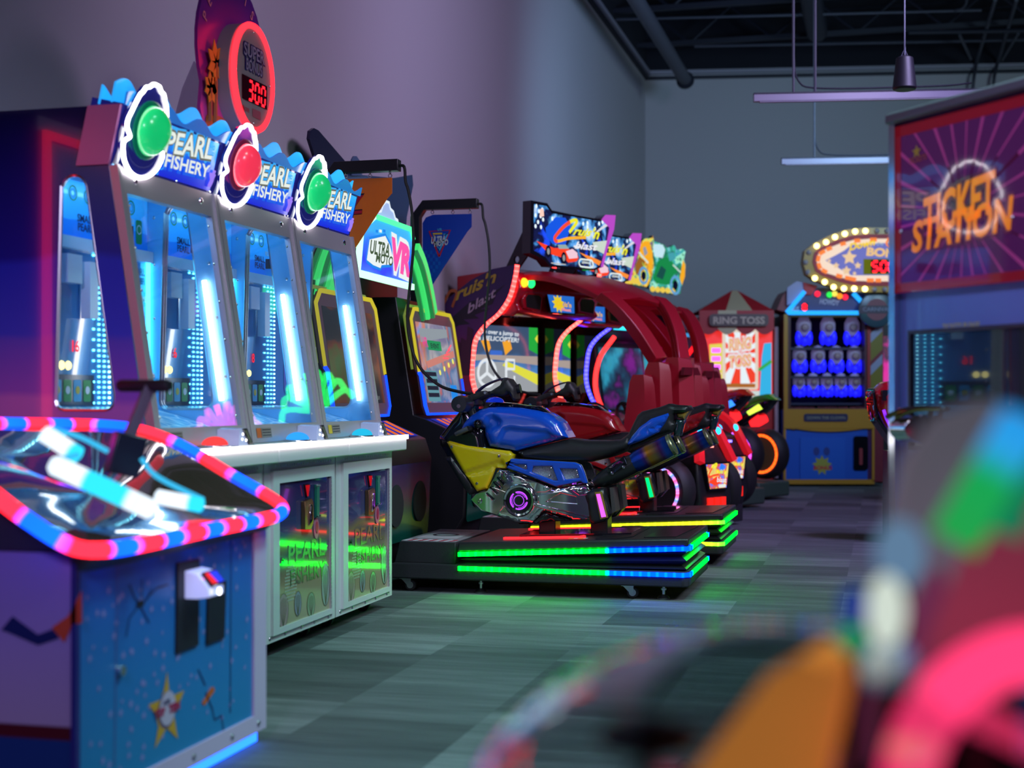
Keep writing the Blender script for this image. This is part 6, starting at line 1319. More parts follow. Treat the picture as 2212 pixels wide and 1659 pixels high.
# gable
gb = MB(); gp = [f(1694, 682), f(1868, 682), f(1868, 636), f(1850, 622), f(1735, 622)]; gb.prism(gp, 'y', .0, .5, mat('gable_navy', (.02, .03, .14), .4))
gb.prism([f(1680, 668), f(1692, 640), f(1700, 628), f(1738, 612), f(1720, 680)], 'y', .05, .6, mat('gable_red', (.2, .012, .02), .4)); gb.prism([f(1700, 660), f(1700, 622), f(1720, 608), f(1737, 610), f(1737, 640)], 'y', -.01, .04, mat('gable_lilac', (.28, .3, .5), .4)); gb.prism([f(1737, 637), f(1734, 610), f(1765, 618), f(1752, 637)], 'y', -.03, .0, red)
Mg = fr((0, -.002, 0), (1, 0, 0), (0, 0, 1)); txt(gb, Mg, 'HOWDY', f(1770, 656), f(1812, 660), f(1772, 645), mat('gable_letter', (.3, .32, .5), .4), .04, .002)
gb.fpoly(Mg, [f(1732, 672), f(1745, 672), f(1745, 655), f(1732, 655)], mat('display_dark', (.05, .003, .012), .1), .002); txt(gb, Mg, 'BALLS', f(1707, 672), f(1725, 672), f(1707, 662), INKW, .02, .002)
seg7(gb, Mg @ Matrix.Translation((f(1734), f(0, 670)[1], 0)), '8', .045, .075, .02, em('segment_red', (1, .02, .04), 1.6), .004, 0)
go = gb.build('gable', r)
MB().strip([V((f(1737, 630)[0], -.03, f(0, 630)[1])), V((f(1699), -.03, f(0, 675)[1])), V((f(1703), -.03, f(0, 676)[1])), V((f(1855), -.03, f(0, 676)[1]))], .05, .05, em('gable_blue', (.02, .35, 1), 1.5), nrm=(0, -1, 0)).strip([V((f(1842), -.03, f(0, 634)[1])), V((f(1862), -.03, f(0, 655)[1]))], .05, .04, em('gable_blue', (.02, .35, 1), 1.5), nrm=(0, -1, 0)).build('gable_light', go)
for x, y, m in ((1765, 635, em('bulb_red', (1, .02, .06), 1.6)), (1791, 637, em('bulb_green', (.03, .9, .1), 1.3)), (1802, 635, em('bulb_yellow', (.9, .75, .1), 1.2)), (1813, 640, em('bulb_orange', (1, .3, .02), 1.3)), (1825, 642, em('bulb_red', (1, .02, .06), 1.6))):
    MB().dome((f(x, y)[0], -.02, f(x, y)[1]), (0, -1, 0), .038, .05, m, 12, 5).build('coloured_bulb', go)
# big bulb sign
def sgn(pts, sc=1): return [f(*p) for p in pts]
half = [(1728, 570), (1732, 545), (1750, 530), (1785, 512), (1820, 500), (1860, 496), (1925, 496)]
full = half+[(4*0+1925+(1925-x), y) for x, y in half[::-1][1:]]
low = [(1925+(1925-x), y) for x, y in [(1728, 570), (1735, 595), (1752, 607), (1790, 622), (1825, 632), (1870, 634), (1925, 634)]]+[(x, y) for x, y in [(1870, 634), (1825, 632), (1790, 622), (1752, 607), (1735, 595)]]
ol = sgn(full+low); s = MB().prism(ol, 'y', -.20, -.02, mat('sign_gold', (.45, .26, .01), .3)); so = s.build('bonus_sign', r)
cxs, czs = f(1925, 566)
def shr(p, kx, kz): return [(cxs+(x-cxs)*kx, czs+(z-czs)*kz) for x, z in p]
M_ = fr((0, -.20, 0), (1, 0, 0), (0, 0, 1)); s = MB().fplate(M_, shr(ol, .90, .80), red, 0, .012); s.fpoly(M_, shr(ol, .855, .66), em('sign_cream', (.95, .75, .6), 1), .014)
rim = shr(ol, .845, .63)
for q in range(len(rim)):
    a, c_ = V(rim[q]), V(rim[(q+1) % len(rim)]); n = max(1, int((c_-a).length/.09))
    for t_ in range(n):
        if t_ % 2 == 0: s.flines(M_, [tuple(a.lerp(c_, t_/n)), tuple(a.lerp(c_, (t_+.8)/n))], .05, em('sign_orange', (1, .25, .06), 1), .016)
s.fpoly(M_, [f(*p) for p in ((1775, 566), (1795, 556), (1815, 545), (1830, 533), (1925, 528), (1925, 598), (1830, 598), (1812, 588), (1795, 578))], em('sign_violet', (.18, .2, .6), .9), .016)
for x, y, rr in ((1826, 560, .10), (1820, 588, .065), (1798, 577, .045), (1844, 577, .05), (1783, 567, .03), (1837, 594, .03)): s.fpoly(M_, star(*f(x, y), rr, rr*.5), em('sign_star', (.85, .6, .36), 1), .018)
txt(s, M_, 'Down', f(1826, 545), f(1880, 533), f(1828, 530), em('sign_yellow2', (.95, .65, .03), 1), .04, .020); txt(s, M_, 'Clown', f(1903, 537), f(1975, 540), f(1903, 520), em('sign_orange', (1, .25, .06), 1), .04, .020); txt(s, M_, 'the', f(1884, 534), f(1898, 534), f(1884, 526), INKW, .02, .02)
txt(s, M_, 'BONUS', f(1862, 555), f(1960, 562), f(1864, 538), em('sign_tan', (.85, .55, .25), 1), .05, .020)
s.fpoly(M_, [f(1856, 596), f(1990, 596), f(1990, 563), f(1856, 563)], em('sign_olive', (.12, .14, .01), 1), .018); s.fpoly(M_, [f(1872, 593), f(1975, 593), f(1975, 565), f(1872, 565)], mat('display_dark', (.05, .003, .012), .1), .020)
for i, ch in enumerate('500'): seg7(s, M_ @ Matrix.Translation((*f(1874+i*18, 590), 0)), ch, .072, .125, .028, em('segment_red', (1, .02, .04), 1.6), .024)
s.build('sign_face', so)
for i, (x, y) in enumerate(((1757, 535), (1777, 527), (1796, 516), (1817, 509), (1839, 504), (1861, 503), (1885, 503), (1907, 503), (1927, 504), (1740, 549), (1733, 570), (1738, 591), (1753, 604), (1774, 612), (1793, 623), (1815, 626), (1837, 626), (1860, 627), (1880, 628), (1902, 628), (1925, 628))):
    off = i in (6, 7, 9, 10, 11, 18, 19)
    MB().dome((f(x, y)[0], -.20, f(x, y)[1]), (0, -1, 0), .035, .04, mat('bulb_off', (.35, .33, .36), .2) if off else em('bulb_lit', (1, .9, .28), 4.5), 12, 5).build('sign_bulb', so)
MB().box(f(1880), f(1960), -.02, .5, f(0, 640)[1], f(0, 610)[1], gold).build('sign_mount', r)
# round crest and striped pillar on its right
cx, cz = f(1889, 670); p = MB().lathe([(.0, 0), (.225, 0), (.225, .05), (.20, .06), (0, .06)], (cx, -.06, cz), (0, -1, 0), mat('crest_slate', (.035, .075, .10), .3), 28); Mc = fr((cx, -.121, cz), (1, 0, 0), (0, 0, 1))
p.fpoly(Mc, circ(0, 0, .14, 20), mat('crest_red', (.14, .03, .05), .4), .001); p.fpoly(Mc, [(-.23, -.05), (.23, -.05), (.23, .05), (-.23, .05)], mat('crest_band', (.02, .03, .05), .3), .003); txt(p, Mc, 'CARNIVAL', (-.18, -.02), (.18, -.02), (-.18, .03), mat('crest_letter', (.14, .17, .25), .4), .02, .005); p.build('round_crest', r)
p = MB(); x0_, x1_ = f(1874), f(1908); p.box(x0_, x1_, .0, .3, .06, f(0, 690)[1], mat('pillar_red', (.16, .014, .03), .4)); Mp = fr((0, -.001, 0), (1, 0, 0), (0, 0, 1))
for y in (720, 790): 
    p.fpoly(Mp, [f(1876, y+25), f(1906, y-5), f(1906, y+35), f(1876, y+65)], mat('pillar_olive', (.16, .15, .01), .4), .002); p.fpoly(Mp, [f(1876, y+25), f(1876, y+5), f(1906, y-25), f(1906, y-5)], mat('pillar_pale', (.24, .28, .42), .4), .002)
p.build('striped_pillar', r)
# its neighbour, mostly hidden by the kiosk
r, f, k = camroot(1935, 18.6, 'prize_game', 'dark prize game glowing red and pink, hidden mostly behind the ticket kiosk', 'carnival game')
MB().box(f(1911), f(2010), .2, 1.4, .03, 2.1, CABB).build('cabinet', r)
MB().box(f(1913), f(2006), .19, .2, .9, 1.95, splat('prize_glow', [(0, (.6, .02, .03)), (.45, (.05, .02, .05)), (.55, (.8, .02, .3)), (1, (.3, .1, .2))], 2.5, emit=.8)).build('lit_window', r)
# red ride shell peeping out beside the kiosk
P_ = atd(1915, 865, 11.0)
r = thing('race_seat', 'red ride shell with black speaker squares showing beside the ticket kiosk', 'racing game', (P_.x, P_.y, 0), YAW, local=True)
k = 11.0/FPX
def h_(x, y): return ((x-1915)*k, CAMH-(y-865)*k)
s = MB(); s.puff([h_(*p) for p in ((1892, 838), (1905, 826), (1960, 818), (2010, 830), (2010, 985), (1960, 985), (1925, 950), (1898, 915), (1884, 880), (1880, 850))], .10, .10, 'y', 0, mat('shell_red_glossy', (.5, .01, .02), .15, coat=.5), .03, base=.08); s.build('shell', r)
s = MB().puff([h_(*p) for p in ((1876, 850), (1882, 838), (1890, 880), (1930, 955), (1925, 962), (1884, 905))], .02, .02, 'y', 0, BLKG, .03, base=.1); s.build('edge_trim', r)
for (x, y, w_, hh) in ((1905, 854, 12, 11), (1930, 890, 9, 12)): MB().fplate(fr((h_(x, y)[0], -.165, h_(x, y)[1]), (1, .1, 0), (0, 0, 1)), rrect(-w_*k, -hh*k, w_*k, hh*k, .01), BLK, -.03, .01).build('speaker', r)
MB().tube(spline([V((h_(*p)[0], -.175, h_(*p)[1])) for p in ((1896, 885), (1903, 905), (1917, 930), (1932, 946))], 4), .012, em('edge_violet', (.25, .03, 1), 1.6), 6).build('edge_light', r)
MB().box(.05, .5, -.15, .3, .02, CAMH-110*k, CABB).build('pedestal', r)
# ------------------------------------------------------------------ ticket kiosk on the right of the aisle
KZ = math.radians(14.58-64.7); kp = atd(1932, 865, 4.6)
KM = Matrix.Translation((kp.x, kp.y, 0)) @ Matrix.Rotation(KZ, 4, 'Z')
r = thing('ticket_kiosk', 'tall ticket counting kiosk with glossy sunburst front on the right of the aisle', 'ticket machine', (kp.x, kp.y, 0), KZ, local=True)
MK = fr((0, 0, 0), (1, 0, 0), (0, 0, 1)); KW = KM @ MK
def kq(x, y): return lp(KW, x, y)
kw = .80; zt = kq(1940, 268)[1]
body = mat('kiosk_bluegrey', (.24, .36, .88), .22, coat=.35)
b = MB(); b.box(0, kw, .012, .55, .03, zt, body); b.box(-.015, kw+.015, -.03, .57, zt, zt+.035, mat('kiosk_top', (.16, .15, .17), .5)); b.build('cabinet', r, bevel=.008)
MB().box(-.014, .014, -.012, .02, .03, zt, mat('kiosk_trim', (.75, .75, .8), .12, .9)).build('corner_trim', r)
zb = kq(1940, 634)[1]; g = MB()
SUN = mat('sunburst_purple', (.045, .008, .06), .04, coat=.8, emit=(.05, .006, .055), es=.8)
g.fplate(MK, [(.014, zb), (kw-.01, zb), (kw-.01, zt-.01), (.014, zt-.01)], SUN, -.002, .006)
cx, cz = kq(2085, 455)
for i in range(26):
    a = math.radians(i*360/26+4); w = .012+.01*(i % 3)/2
    p1 = (cx+1.0*math.cos(a-w), cz+1.0*math.sin(a-w)); p2 = (cx+1.0*math.cos(a+w), cz+1.0*math.sin(a+w))
    def cl(p):
        t = 1; dx, dz_ = p[0]-cx, p[1]-cz
        for lo, hi, d_, c_ in ((.03, kw-.03, dx, cx), (zb+.02, zt-.03, dz_, cz)):
            if d_ > 1e-6: t = min(t, (hi-c_)/d_)
            if d_ < -1e-6: t = min(t, (lo-c_)/d_)
        return (cx+dx*t, cz+dz_*t)
    g.fpoly(MK, [(cx, cz), cl(p1), cl(p2)], mat('sunray_magenta', (.22, .03, .16), .05, coat=.8, emit=(.26, .03, .16), es=.6), .007)
for (a, c_) in (((.014, zb), (.04, zt-.01)), ((kw-.04, zb), (kw-.01, zt-.01)), ((.014, zt-.045), (kw-.01, zt-.01)), ((.014, zb), (kw-.01, zb+.03))): g.fpoly(MK, [a, (c_[0], a[1]), c_, (a[0], c_[1])], mat('red_border', (.36, .012, .03), .05, coat=.8, emit=(.6, .01, .03), es=.12), .008)
for tx, p0, p1, p2 in (('TICKET', (2003, 512), (2160, 452), (2000, 430)), ('STATION', (1975, 545), (2195, 492), (1975, 480))):
    for bo, m, z in ((.10, mat('ticket_magenta', (.35, .04, .14), .08, coat=.6), .009), (.03, mat('ticket_orange', (.85, .22, .02), .08, coat=.6, emit=(.9, .24, .01), es=.55), .011)):
        q0, q1, q2 = kq(*p0), kq(*p1), kq(*p2); txt(g, MK, tx, q0, q1, q2, m, bo, z, .15)
sx, sz = kq(1985, 328); g.fpoly(MK, star(sx, sz, .022, .010), INKY, .010); txt(g, MK, 'TICKETS', (sx-.035, sz-.035), (sx+.045, sz-.03), (sx-.035, sz-.018), INKO, .02, .010)
for (bx, by) in ((1950, 500), (2190, 470)): g.lathe([(.007, 0), (.004, .003)], (kq(bx, by)[0], -.008, kq(bx, by)[1]), (0, -1, 0), STEEL, 8)
g.build('sunburst_panel', r)
t = MB(); a, c_, h_ = kq(2036, 712), kq(2116, 707), kq(2036, 700); txt(t, MK, 'TICKETS PLEASE', a, c_, h_, mat('ticket_yellow', (.85, .80, .15), .4), .02, .0)
wq = [kq(*p) for p in ((1968, 870), (1968, 722), (2260, 705), (2260, 870))]; x0, x1 = wq[0][0], kw-.08; z0, z1 = kq(1968, 962)[1], wq[1][1]
t.plate([(x0-.012, z0-.012), (x1+.012, z0-.012), (x1+.012, z1+.012), (x0-.012, z1+.012)], [[(x0, z0), (x1, z0), (x1, z1), (x0, z1)]], 'y', -.004, .013, mat('kiosk_frame', (.05, .045, .07), .3))
t.build('window_frame', r)
MB().box(x0, x1, .004, .010, z0, z1, mat('dark_mirror', (.03, .035, .05), .03, coat=1.0, spec=1)).build('dark_window', r)
h = MB(); p0 = V((x0+.03, -.10, kq(1960, 905)[1]))
for q in (0, .045):
    pa = spline([V((x0+.10+q, -.01, p0.z+.035)), V((x0+.03+q, -.05, p0.z+.03)), V((x0-.02+q, -.085, p0.z+.005))], 4); h.tube(pa, .008, mat('brass', (.6, .42, .18), .15, 1), 8)
h.build('feed_rollers', r)
h = MB(); h.loft([[V((x0+.0, -.01-.08*math.sin(a*PI/12), p0.z-.03-.045*math.cos(a*PI/12))) for a in range(13)]+[V((x0+.0, -.0, p0.z-.03))], [V((x0+.075, -.01-.08*math.sin(a*PI/12), p0.z-.03-.045*math.cos(a*PI/12))) for a in range(13)]+[V((x0+.075, 0, p0.z-.03))]], CHROME); h.build('ticket_mouth', r, bevel=.003)
h = MB(); h.lathe([(.015, 0), (.035, .02), (.03, .05), (0, .055)], (x0+.35, .0, z0-.10), (0, -1, 0), CHROME, 16); h.build('lock', r)
# ------------------------------------------------------------------ domed game with striped rim at the front left
r = thing('domed_ball_game', 'low domed game with red and blue striped light rim at the left front', 'carnival game', (-2.15, 3.7, 0))
XF = -1.935; YN, YF = 3.14, 4.24; XB_ = -2.62
BLF = art('star_blue', [(0, lin('#1a86b8')), (.5, lin('#2078c0')), (1, lin('#2a58c0'))], 'Z', .0, .75, rough=.35)
b = MB(); b.box(XB_, XF, YN, YF, .045, .72, mat('game_lilac', (.42, .36, .62), .4)); bo = b.build('cabinet', r, bevel=.006)
MFc = fr((XF+.001, 0, 0), (0, 1, 0), (0, 0, 1)); c = MB()
c.fplate(MFc, [(YN+.01, .10), (YF-.09, .10), (YF-.09, .72), (YN+.01, .72)], BLF, 0, .004)
rr = random.Random(3)
for i in range(120):
    u, v = rr.uniform(YN+.03, YF-.11), rr.uniform(.12, .70); s_ = rr.uniform(.006, .011); m = mat('fleck_lilac', (.25, .26, .62), .4)
    c.fpoly(MFc, [(u-s_*.35, v-s_), (u+s_*.35, v-s_), (u+s_*.35, v+s_), (u-s_*.35, v+s_)], m, .005); c.fpoly(MFc, [(u-s_, v-s_*.3), (u+s_, v-s_*.3), (u+s_, v+s_*.3), (u-s_, v+s_*.3)], m, .0052)
def w(x, y): return lp(MFc, x, y)
c.fpoly(MFc, [w(*p) for p in ((357, 1450), (362, 1502), (368, 1503), (394, 1491), (378, 1532), (372, 1545), (380, 1596), (356, 1572), (330, 1617), (338, 1570), (333, 1545), (317, 1522), (343, 1511), (350, 1490))], mat('star_yellow', (.62, .33, .03), .4), .006)
cc = w(356, 1533); c.fpoly(MFc, circ(cc[0], cc[1], .05, 22, .052), mat('badge_rim', (.16, .10, .2), .4), .0065); c.fpoly(MFc, circ(cc[0]+.003, cc[1]+.004, .046, 22, .048), mat('badge_lilac', (.55, .46, .62), .4), .008)
txt(c, MFc, 'TOP', w(328, 1552), w(350, 1543), w(328, 1535), mat('badge_red', (.42, .01, .09), .4), .06, .010); txt(c, MFc, 'TEN', w(358, 1541), w(382, 1530), w(358, 1523), mat('badge_red', (.42, .01, .09), .4), .06, .010); txt(c, MFc, 'AIR', w(345, 1524), w(362, 1517), w(345, 1514), INKN, .02, .010)
c.fpoly(MFc, [w(*p) for p in ((432, 1518), (438, 1524), (460, 1492), (457, 1482), (451, 1486))], INKO, .006)
for ps in (((276, 1262), (286, 1290), (298, 1305)), ((303, 1250), (302, 1300)), ((325, 1270), (312, 1298)), ((298, 1305), (275, 1335), (268, 1375)), ((300, 1310), (318, 1345)), ((310, 1295), (335, 1270), (360, 1262)), ((440, 1495), (455, 1530), (460, 1555), (475, 1545), (480, 1580)), ((424, 1445), (440, 1480))):
    c.flines(MFc, [w(*p) for p in ps], .005, INKN, .006)
c.fpoly(MFc, [w(*p) for p in ((288, 1308), (294, 1298), (308, 1297), (306, 1308), (298, 1312))], INKB, .007)
c.flines(MFc, [w(250, 1207), w(496, 1160), w(494, 1540)], .006, INKN, .0055); c.flines(MFc, [w(250, 1207), w(243, 1655)], .004, mat('door_gap', (.1, .1, .35), .4), .0055)
c.build('front_print', bo)
c = MB(); c.fplate(MFc, [(YN, .045), (YF, .045), (YF, .10), (YN, .10)], mat('trim_lilac', (.6, .48, .68), .35), 0, .012).fplate(MFc, [(YF-.09, .10), (YF, .10), (YF, .72), (YF-.09, .72)], mat('trim_lilac', (.6, .48, .68), .35), 0, .012)
for u in (.1, .35, .6, .85, 1.04): c.lathe([(.010, 0), (.008, .004), (0, .005)], MFc @ V((YN+u, .072, .012)), (1, 0, 0), STEEL, 10)
c.build('front_trim', bo, bevel=.004)
kk = MB(); 
for ps in (((374, 1412), (422, 1393), (424, 1206), (377, 1216)), ((440, 1393), (478, 1378), (482, 1254), (443, 1268))): kk.fplate(MFc, [w(*p) for p in ps], mat('plate_black', (.012, .012, .02), .5), .004, .012)
kk.build('coin_plate', bo, bevel=.002)
kr = w(408, 1262); M = MFc @ Matrix.Translation((kr[0], kr[1], 0)); rd = MB(); rd.T = M
rd.prism([(.012, -.035), (.085, -.035), (.09, -.01), (.04, .048), (.012, .048)], 'x', -.055, .055, mat('reader_clear', (.55, .65, .9), .15, emit=(.5, .5, .95), es=.7)) if False else rd.loft([[V((-.05, -.035, .012)), V((.055, -.035, .012)), V((.055, .045, .012)), V((-.05, .045, .012))], [V((-.05, -.035, .05)), V((.055, -.035, .05)), V((.055, .038, .05)), V((-.05, .038, .05))], [V((-.045, -.03, .085)), V((.05, -.03, .085)), V((.05, -.005, .085)), V((-.045, -.005, .085))]], mat('reader_clear', (.55, .65, .9), .15, emit=(.45, .5, .95), es=.7))
for (a, h_, m) in ((-.03, -.015, LWS), (.02, -.02, LW), (-.035, .015, em('reader_pink', (1, .2, .7), 2))): rd.dome((a, h_, .085 if h_ < 0 else .06), (0, 0, 1), .011, .006, m, 10, 3)
ro = rd.build('card_reader', bo, bevel=.006)
sc = MB(); sc.T = M; Ms = fr((.004, .018, .0745), (1, 0, 0), (0, .72, -.62)); sc.fplate(Ms, rrect(-.04, -.024, .045, .026, .004), BLK, -.004, .004); sc.fpoly(Ms, [(-.034, -.018), (.0, -.018), (-.01, .02), (-.034, .02)], em('rd_red', (1, .03, .04), 1.2), .005).fpoly(Ms, [(.0, -.018), (.038, -.018), (.038, .02), (-.01, .02)], em('rd_blue', (.03, .06, 1), 1.2), .0055); sc.build('reader_screen', ro)
MB().cyl((XF+.004, w(254, 1448)[0], w(254, 1448)[1]), (1, 0, 0), .014, .015, CHROME, 14).build('lock', bo)
# near end panel: printed sleeve and glove, red kerb line
MN = fr((0, YN-.001, 0), (1, 0, 0), (0, 0, 1)); c = MB()
def e(x, y): return lp(MN, x, y)
c.fplate(MN, [(XB_+.0, .10), (XF-.006, .10), (XF-.006, .72), (XB_, .72)], art('end_print', [(0, lin('#14307a')), (.31, lin('#14307a')), (.315, lin('#4a0a20')), (.36, lin('#4a0a20')), (.365, lin('#9a86b8')), (1, lin('#7a6ad0'))], 'Z', .045, .72, rough=.35), 0, .004)
c.fpoly(MN, [e(*p) for p in ((5, 1360), (30, 1330), (85, 1370), (125, 1355), (130, 1378), (85, 1393), (20, 1365))], INKN, .006); c.fpoly(MN, [e(*p) for p in ((115, 1355), (150, 1330), (180, 1275), (181, 1345), (160, 1348), (142, 1387))], mat('glove_red', (.42, .05, .03), .5), .007)
c.build('end_print', bo); MB().box(XF-.008, XF+.006, YN-.008, YN+.012, .045, .72, mat('corner_navy', (.02, .02, .2), .2)).build('corner_strip', bo)
MB().strip([(XF-.02, YN+.05, .02), (XF-.02, YF-.02, .02)], .03, .02, em('under_blue', (.01, .09, 1), 6), nrm=(1, 0, 0)).build('under_light', bo)
for X, Y in ((XF-.08, YN+.08), (XF-.08, YF-.08), (XB_+.08, YN+.08), (XB_+.08, YF-.08)): MB().lathe([(.03, 0), (.03, .012), (.012, .016), (.012, .05)], (X, Y, .001), (0, 0, 1), STEEL, 14).build('levelling_foot', r)
# rim and play surface
rim = [(-2.43, 4.33, 1.0), (-2.30, 4.37, .95), (-2.10, 4.355, .85), (-1.93, 4.34, .765), (-1.885, 4.27, .735), (-1.875, 4.10, .728), (-1.87, 3.75, .728), (-1.865, 3.35, .725), (-1.875, 3.17, .728), (-1.92, 3.09, .745), (-2.02, 3.05, .815), (-2.12, 3.03, .89), (-2.3, 3.05, .985), (-2.5, 3.1, 1.03), (-2.62, 3.2, 1.04), (-2.62, 4.2, 1.02), (-2.55, 4.3, 1.015)]
rs = spline(rim, 5, True)
RIM = led('led_red_blue', [(0, (1, .014, .03)), (.40, (1, .014, .03)), (.47, (.8, .04, .6)), (.54, (.003, .07, 1)), (.92, (.003, .06, 1)), (.97, (.8, .03, .6)), (1, (1, .015, .1))], 4.2, .25)
MB().tube(rs, .021, RIM, 10, closed=True).build('light_rim', r)
ply = MB(); n = len(rs); c0 = V((-2.22, 3.7, .83)); rings = []
for t in (1.0, .85, .65, .45, .25, .08):
    ring = []
    for p in rs:
        q = c0.lerp(p, t); q.z -= .0; u = q.y*7; q.z += .012*math.sin(u*.8+q.x*5)*(1-t)*t*4+.006*math.sin(q.x*16+q.y*6)*(1-t)*t*4; ring.append(q)
    rings.append(ring)
ply.loft(rings, mat('smoked_cover', (.06, .042, .032), .03, coat=1.0, spec=1), caps=False); k = len(rings)-1; ply.add(rings[-1], [tuple(range(n))], mat('smoked_cover', (.06, .042, .032), .03, coat=1.0, spec=1)); ply.build('play_surface', r, angle=80)
sk = MB(); sk.loft([[p-V((0, 0, .012)) for p in rs], [V((max(min(p.x, XF-.002), XB_), max(min(p.y, YF-.002), YN+.002), min(p.z-.06, .72) if p.x > -2.0 else .72)) for p in rs]], mat('skirt_navy', (.05, .04, .12), .4), caps=False); sk.build('skirt', r)
# pump handle and its lit tubes
hd = MB(); top = atd(322, 838, 4.0); bot = atd(272, 960, 3.95); st_ = mat('stem_grey', (.16, .13, .2), .35, .4)
ho_ = MB().tube([bot, top], .021, st_, 4).build('handle_stem', r)
a, c_ = atd(257, 833, 4.05), atd(366, 833, 3.97); MB().tube([a, a.lerp(c_, .05), a.lerp(c_, .95), c_], [.014, .018, .018, .014], mat('grip_black', (.008, .006, .012), .5), 14).build('handle_grip', ho_)
MB().cyl(top-V((.012, 0, .0)), (CA, SA, 0), .016, .03, mat('joint_tan', (.2, .09, .08), .4), 12).build('handle_joint', ho_)
bx = MB(); Mx = Matrix.Translation(atd(272, 980, 3.95)) @ Matrix.Rotation(math.radians(40), 4, 'Z') @ Matrix.Rotation(math.radians(14), 4, 'Y'); bx.T = Mx; bx.box(-.042, .042, -.04, .04, -.06, .055, mat('box_ink', (.006, .012, .03), .35)); bx.build('handle_box', r, bevel=.005)
CY = led('led_cyan_white', [(0, (.75, .88, 1)), (.38, (.85, .92, 1)), (.44, (.03, .70, 1)), (.88, (.03, .72, 1)), (.94, (.75, .88, 1)), (1, (.8, .9, 1))], 1.3, .22)
CYT = em('thin_cyan', (.05, .55, .95), 1.0)
def bar(p0, d0, p1, d1, rad, m): return MB().tube([atd(*p0, d0), atd(*p0, d0).lerp(atd(*p1, d1), .04), atd(*p0, d0).lerp(atd(*p1, d1), .96), atd(*p1, d1)], [rad*.6, rad, rad, rad*.6], m, 12).build('light_tube', r)
bar((93, 935), 3.62, (172, 985), 3.60, .023, CY); bar((108, 1000), 3.42, (335, 1105), 3.44, .025, CY); bar((335, 1072), 3.75, (440, 1092), 3.75, .020, CY)
for ps, d in ((((110, 925), (175, 945), (233, 975)), 3.75), (((305, 990), (340, 1030), (440, 1080)), 3.8), (((120, 995), (170, 982)), 3.5)): MB().tube(spline([atd(*p, d) for p in ps], 4), .007, CYT, 8).build('light_tube', r)
# ------------------------------------------------------------------ neighbour against the wall: its red frame mirrors in the shell game's glossy side
r = thing('photo_booth', 'navy booth with red light frame, seen mirrored in the first shell game side', 'booth', (-3.4, 3.85, 0))
MB().box(-3.62, -3.26, 3.25, 4.40, .02, 2.25, mat('booth_navy', (.02, .015, .06), .35)).build('cabinet', r, bevel=.01)
MB().strip([(-3.25, 4.34, .9), (-3.25, 4.34, 2.17), (-3.25, 3.3, 2.17), (-3.25, 3.3, .9)], .05, .02, em('booth_red', (1, .02, .04), 5), nrm=(1, 0, 0)).build('light_frame', r)
# ------------------------------------------------------------------ clear-domed game right at the camera, lower right
fp = atd(1900, 1659, 1.0)
r = thing('bubble_dome_game', 'out-of-focus domed game with pink neon ring and coloured glows in the near right corner', 'carnival game', (fp.x, fp.y, 0), YAW, local=True)
def fl(px, py, d): v = atd(px, py, d); q = v-V((fp.x, fp.y, 0)); return V((q.x*CA+q.y*SA, -q.x*SA+q.y*CA, q.z))
MB().box(-.22, .5, -.20, .34, .02, .745, mat('near_cabinet', (.05, .03, .08), .4)).build('cabinet', r, bevel=.01)
MB().lathe([(.30, .0), (.30, .02), (0, .02)], (.10, .07, .745), (0, 0, 1), mat('near_deck', (.05, .03, .05), .25), 32).build('play_deck', r)
MB().tube([fl(2255+295*math.cos(a*PI/20), 1720+310*math.sin(a*PI/20), .95) for a in range(40)], .019, em('neon_pink', (1, .045, .17), 1.35), 10, closed=True).build('neon_ring', r)
og = MB(); og.loft([[fl(*p, d) for p in pp_] for pp_, d in ((((1480, 1690), (1660, 1455), (1800, 1375), (1850, 1440), (1790, 1700)), .98), (((1500, 1690), (1660, 1475), (1790, 1395), (1835, 1450), (1780, 1700)), 1.06))], mat('orange_wedge', (.80, .28, .04), .4, emit=(.8, .30, .05), es=.62)); og.build('orange_wedge', r, bevel=.006)  # wedge is no lamp; glow put into its material to brighten it
def blob(name, px, py, d, rx, rz, m):
    v = fl(px, py, d); k = d/FPX; b = MB(); b.dome(v, (0, 0, 1), rx*k, rz*k, m, 18, 6, full=True)
    if v.z-rz*k > .77: b.tube([v-V((0, 0, rz*k*.9)), V((v.x, v.y, .764))], .006 if rx < 150 else .03, BLK, 8)
    return b.build(name, r)
blob('white_glow', 1915, 1320, 1.02, 42, 80, em('near_white', (.75, .85, .75), .85)); blob('blue_glow', 1945, 1195, 1.04, 55, 75, em('near_paleblue', (.14, .26, .42), .8)); blob('green_glow', 1838, 1385, 1.05, 40, 30, em('near_green', (.01, .38, .08), 1)); blob('cyan_glow', 1925, 1412, 1.04, 48, 34, em('near_sky', (.16, .36, .68), .9)); blob('blue_glow', 1845, 1310, 1.08, 32, 45, em('near_deepblue', (.02, .05, .30), .8))  # glowing blobs added for blurred colour patches, no known lamps
MB().tube([fl(*p, .92) for p in ((2215, 905), (2160, 1000), (2095, 1110), (2060, 1170))], .016, led('near_strip', [(0, (.02, .35, .9)), (.2, (.03, .4, .9)), (.35, (.01, .42, .10)), (.7, (.02, .40, .08)), (1, (.15, .35, .05))], .9, .13), 10).build('light_strip', r)
MB().tube([fl(*p, .93) for p in ((2240, 960), (2170, 1080), (2150, 1150))], .018, mat('near_teal_tube', (.02, .25, .16), .3, emit=(.01, .25, .12), es=.7), 10).build('light_strip', r)
bk = MB(); bk.loft([[fl(*p, d) for p in ((2090, 1160), (2260, 930), (2260, 1420), (1990, 1420))] for d in (1.06, 1.08)], mat('near_backboard', (.40, .10, .18), .5, emit=(.5, .08, .16), es=.25)); bk.build('backboard', r)  # pinkish haze put into the board as a dim glow
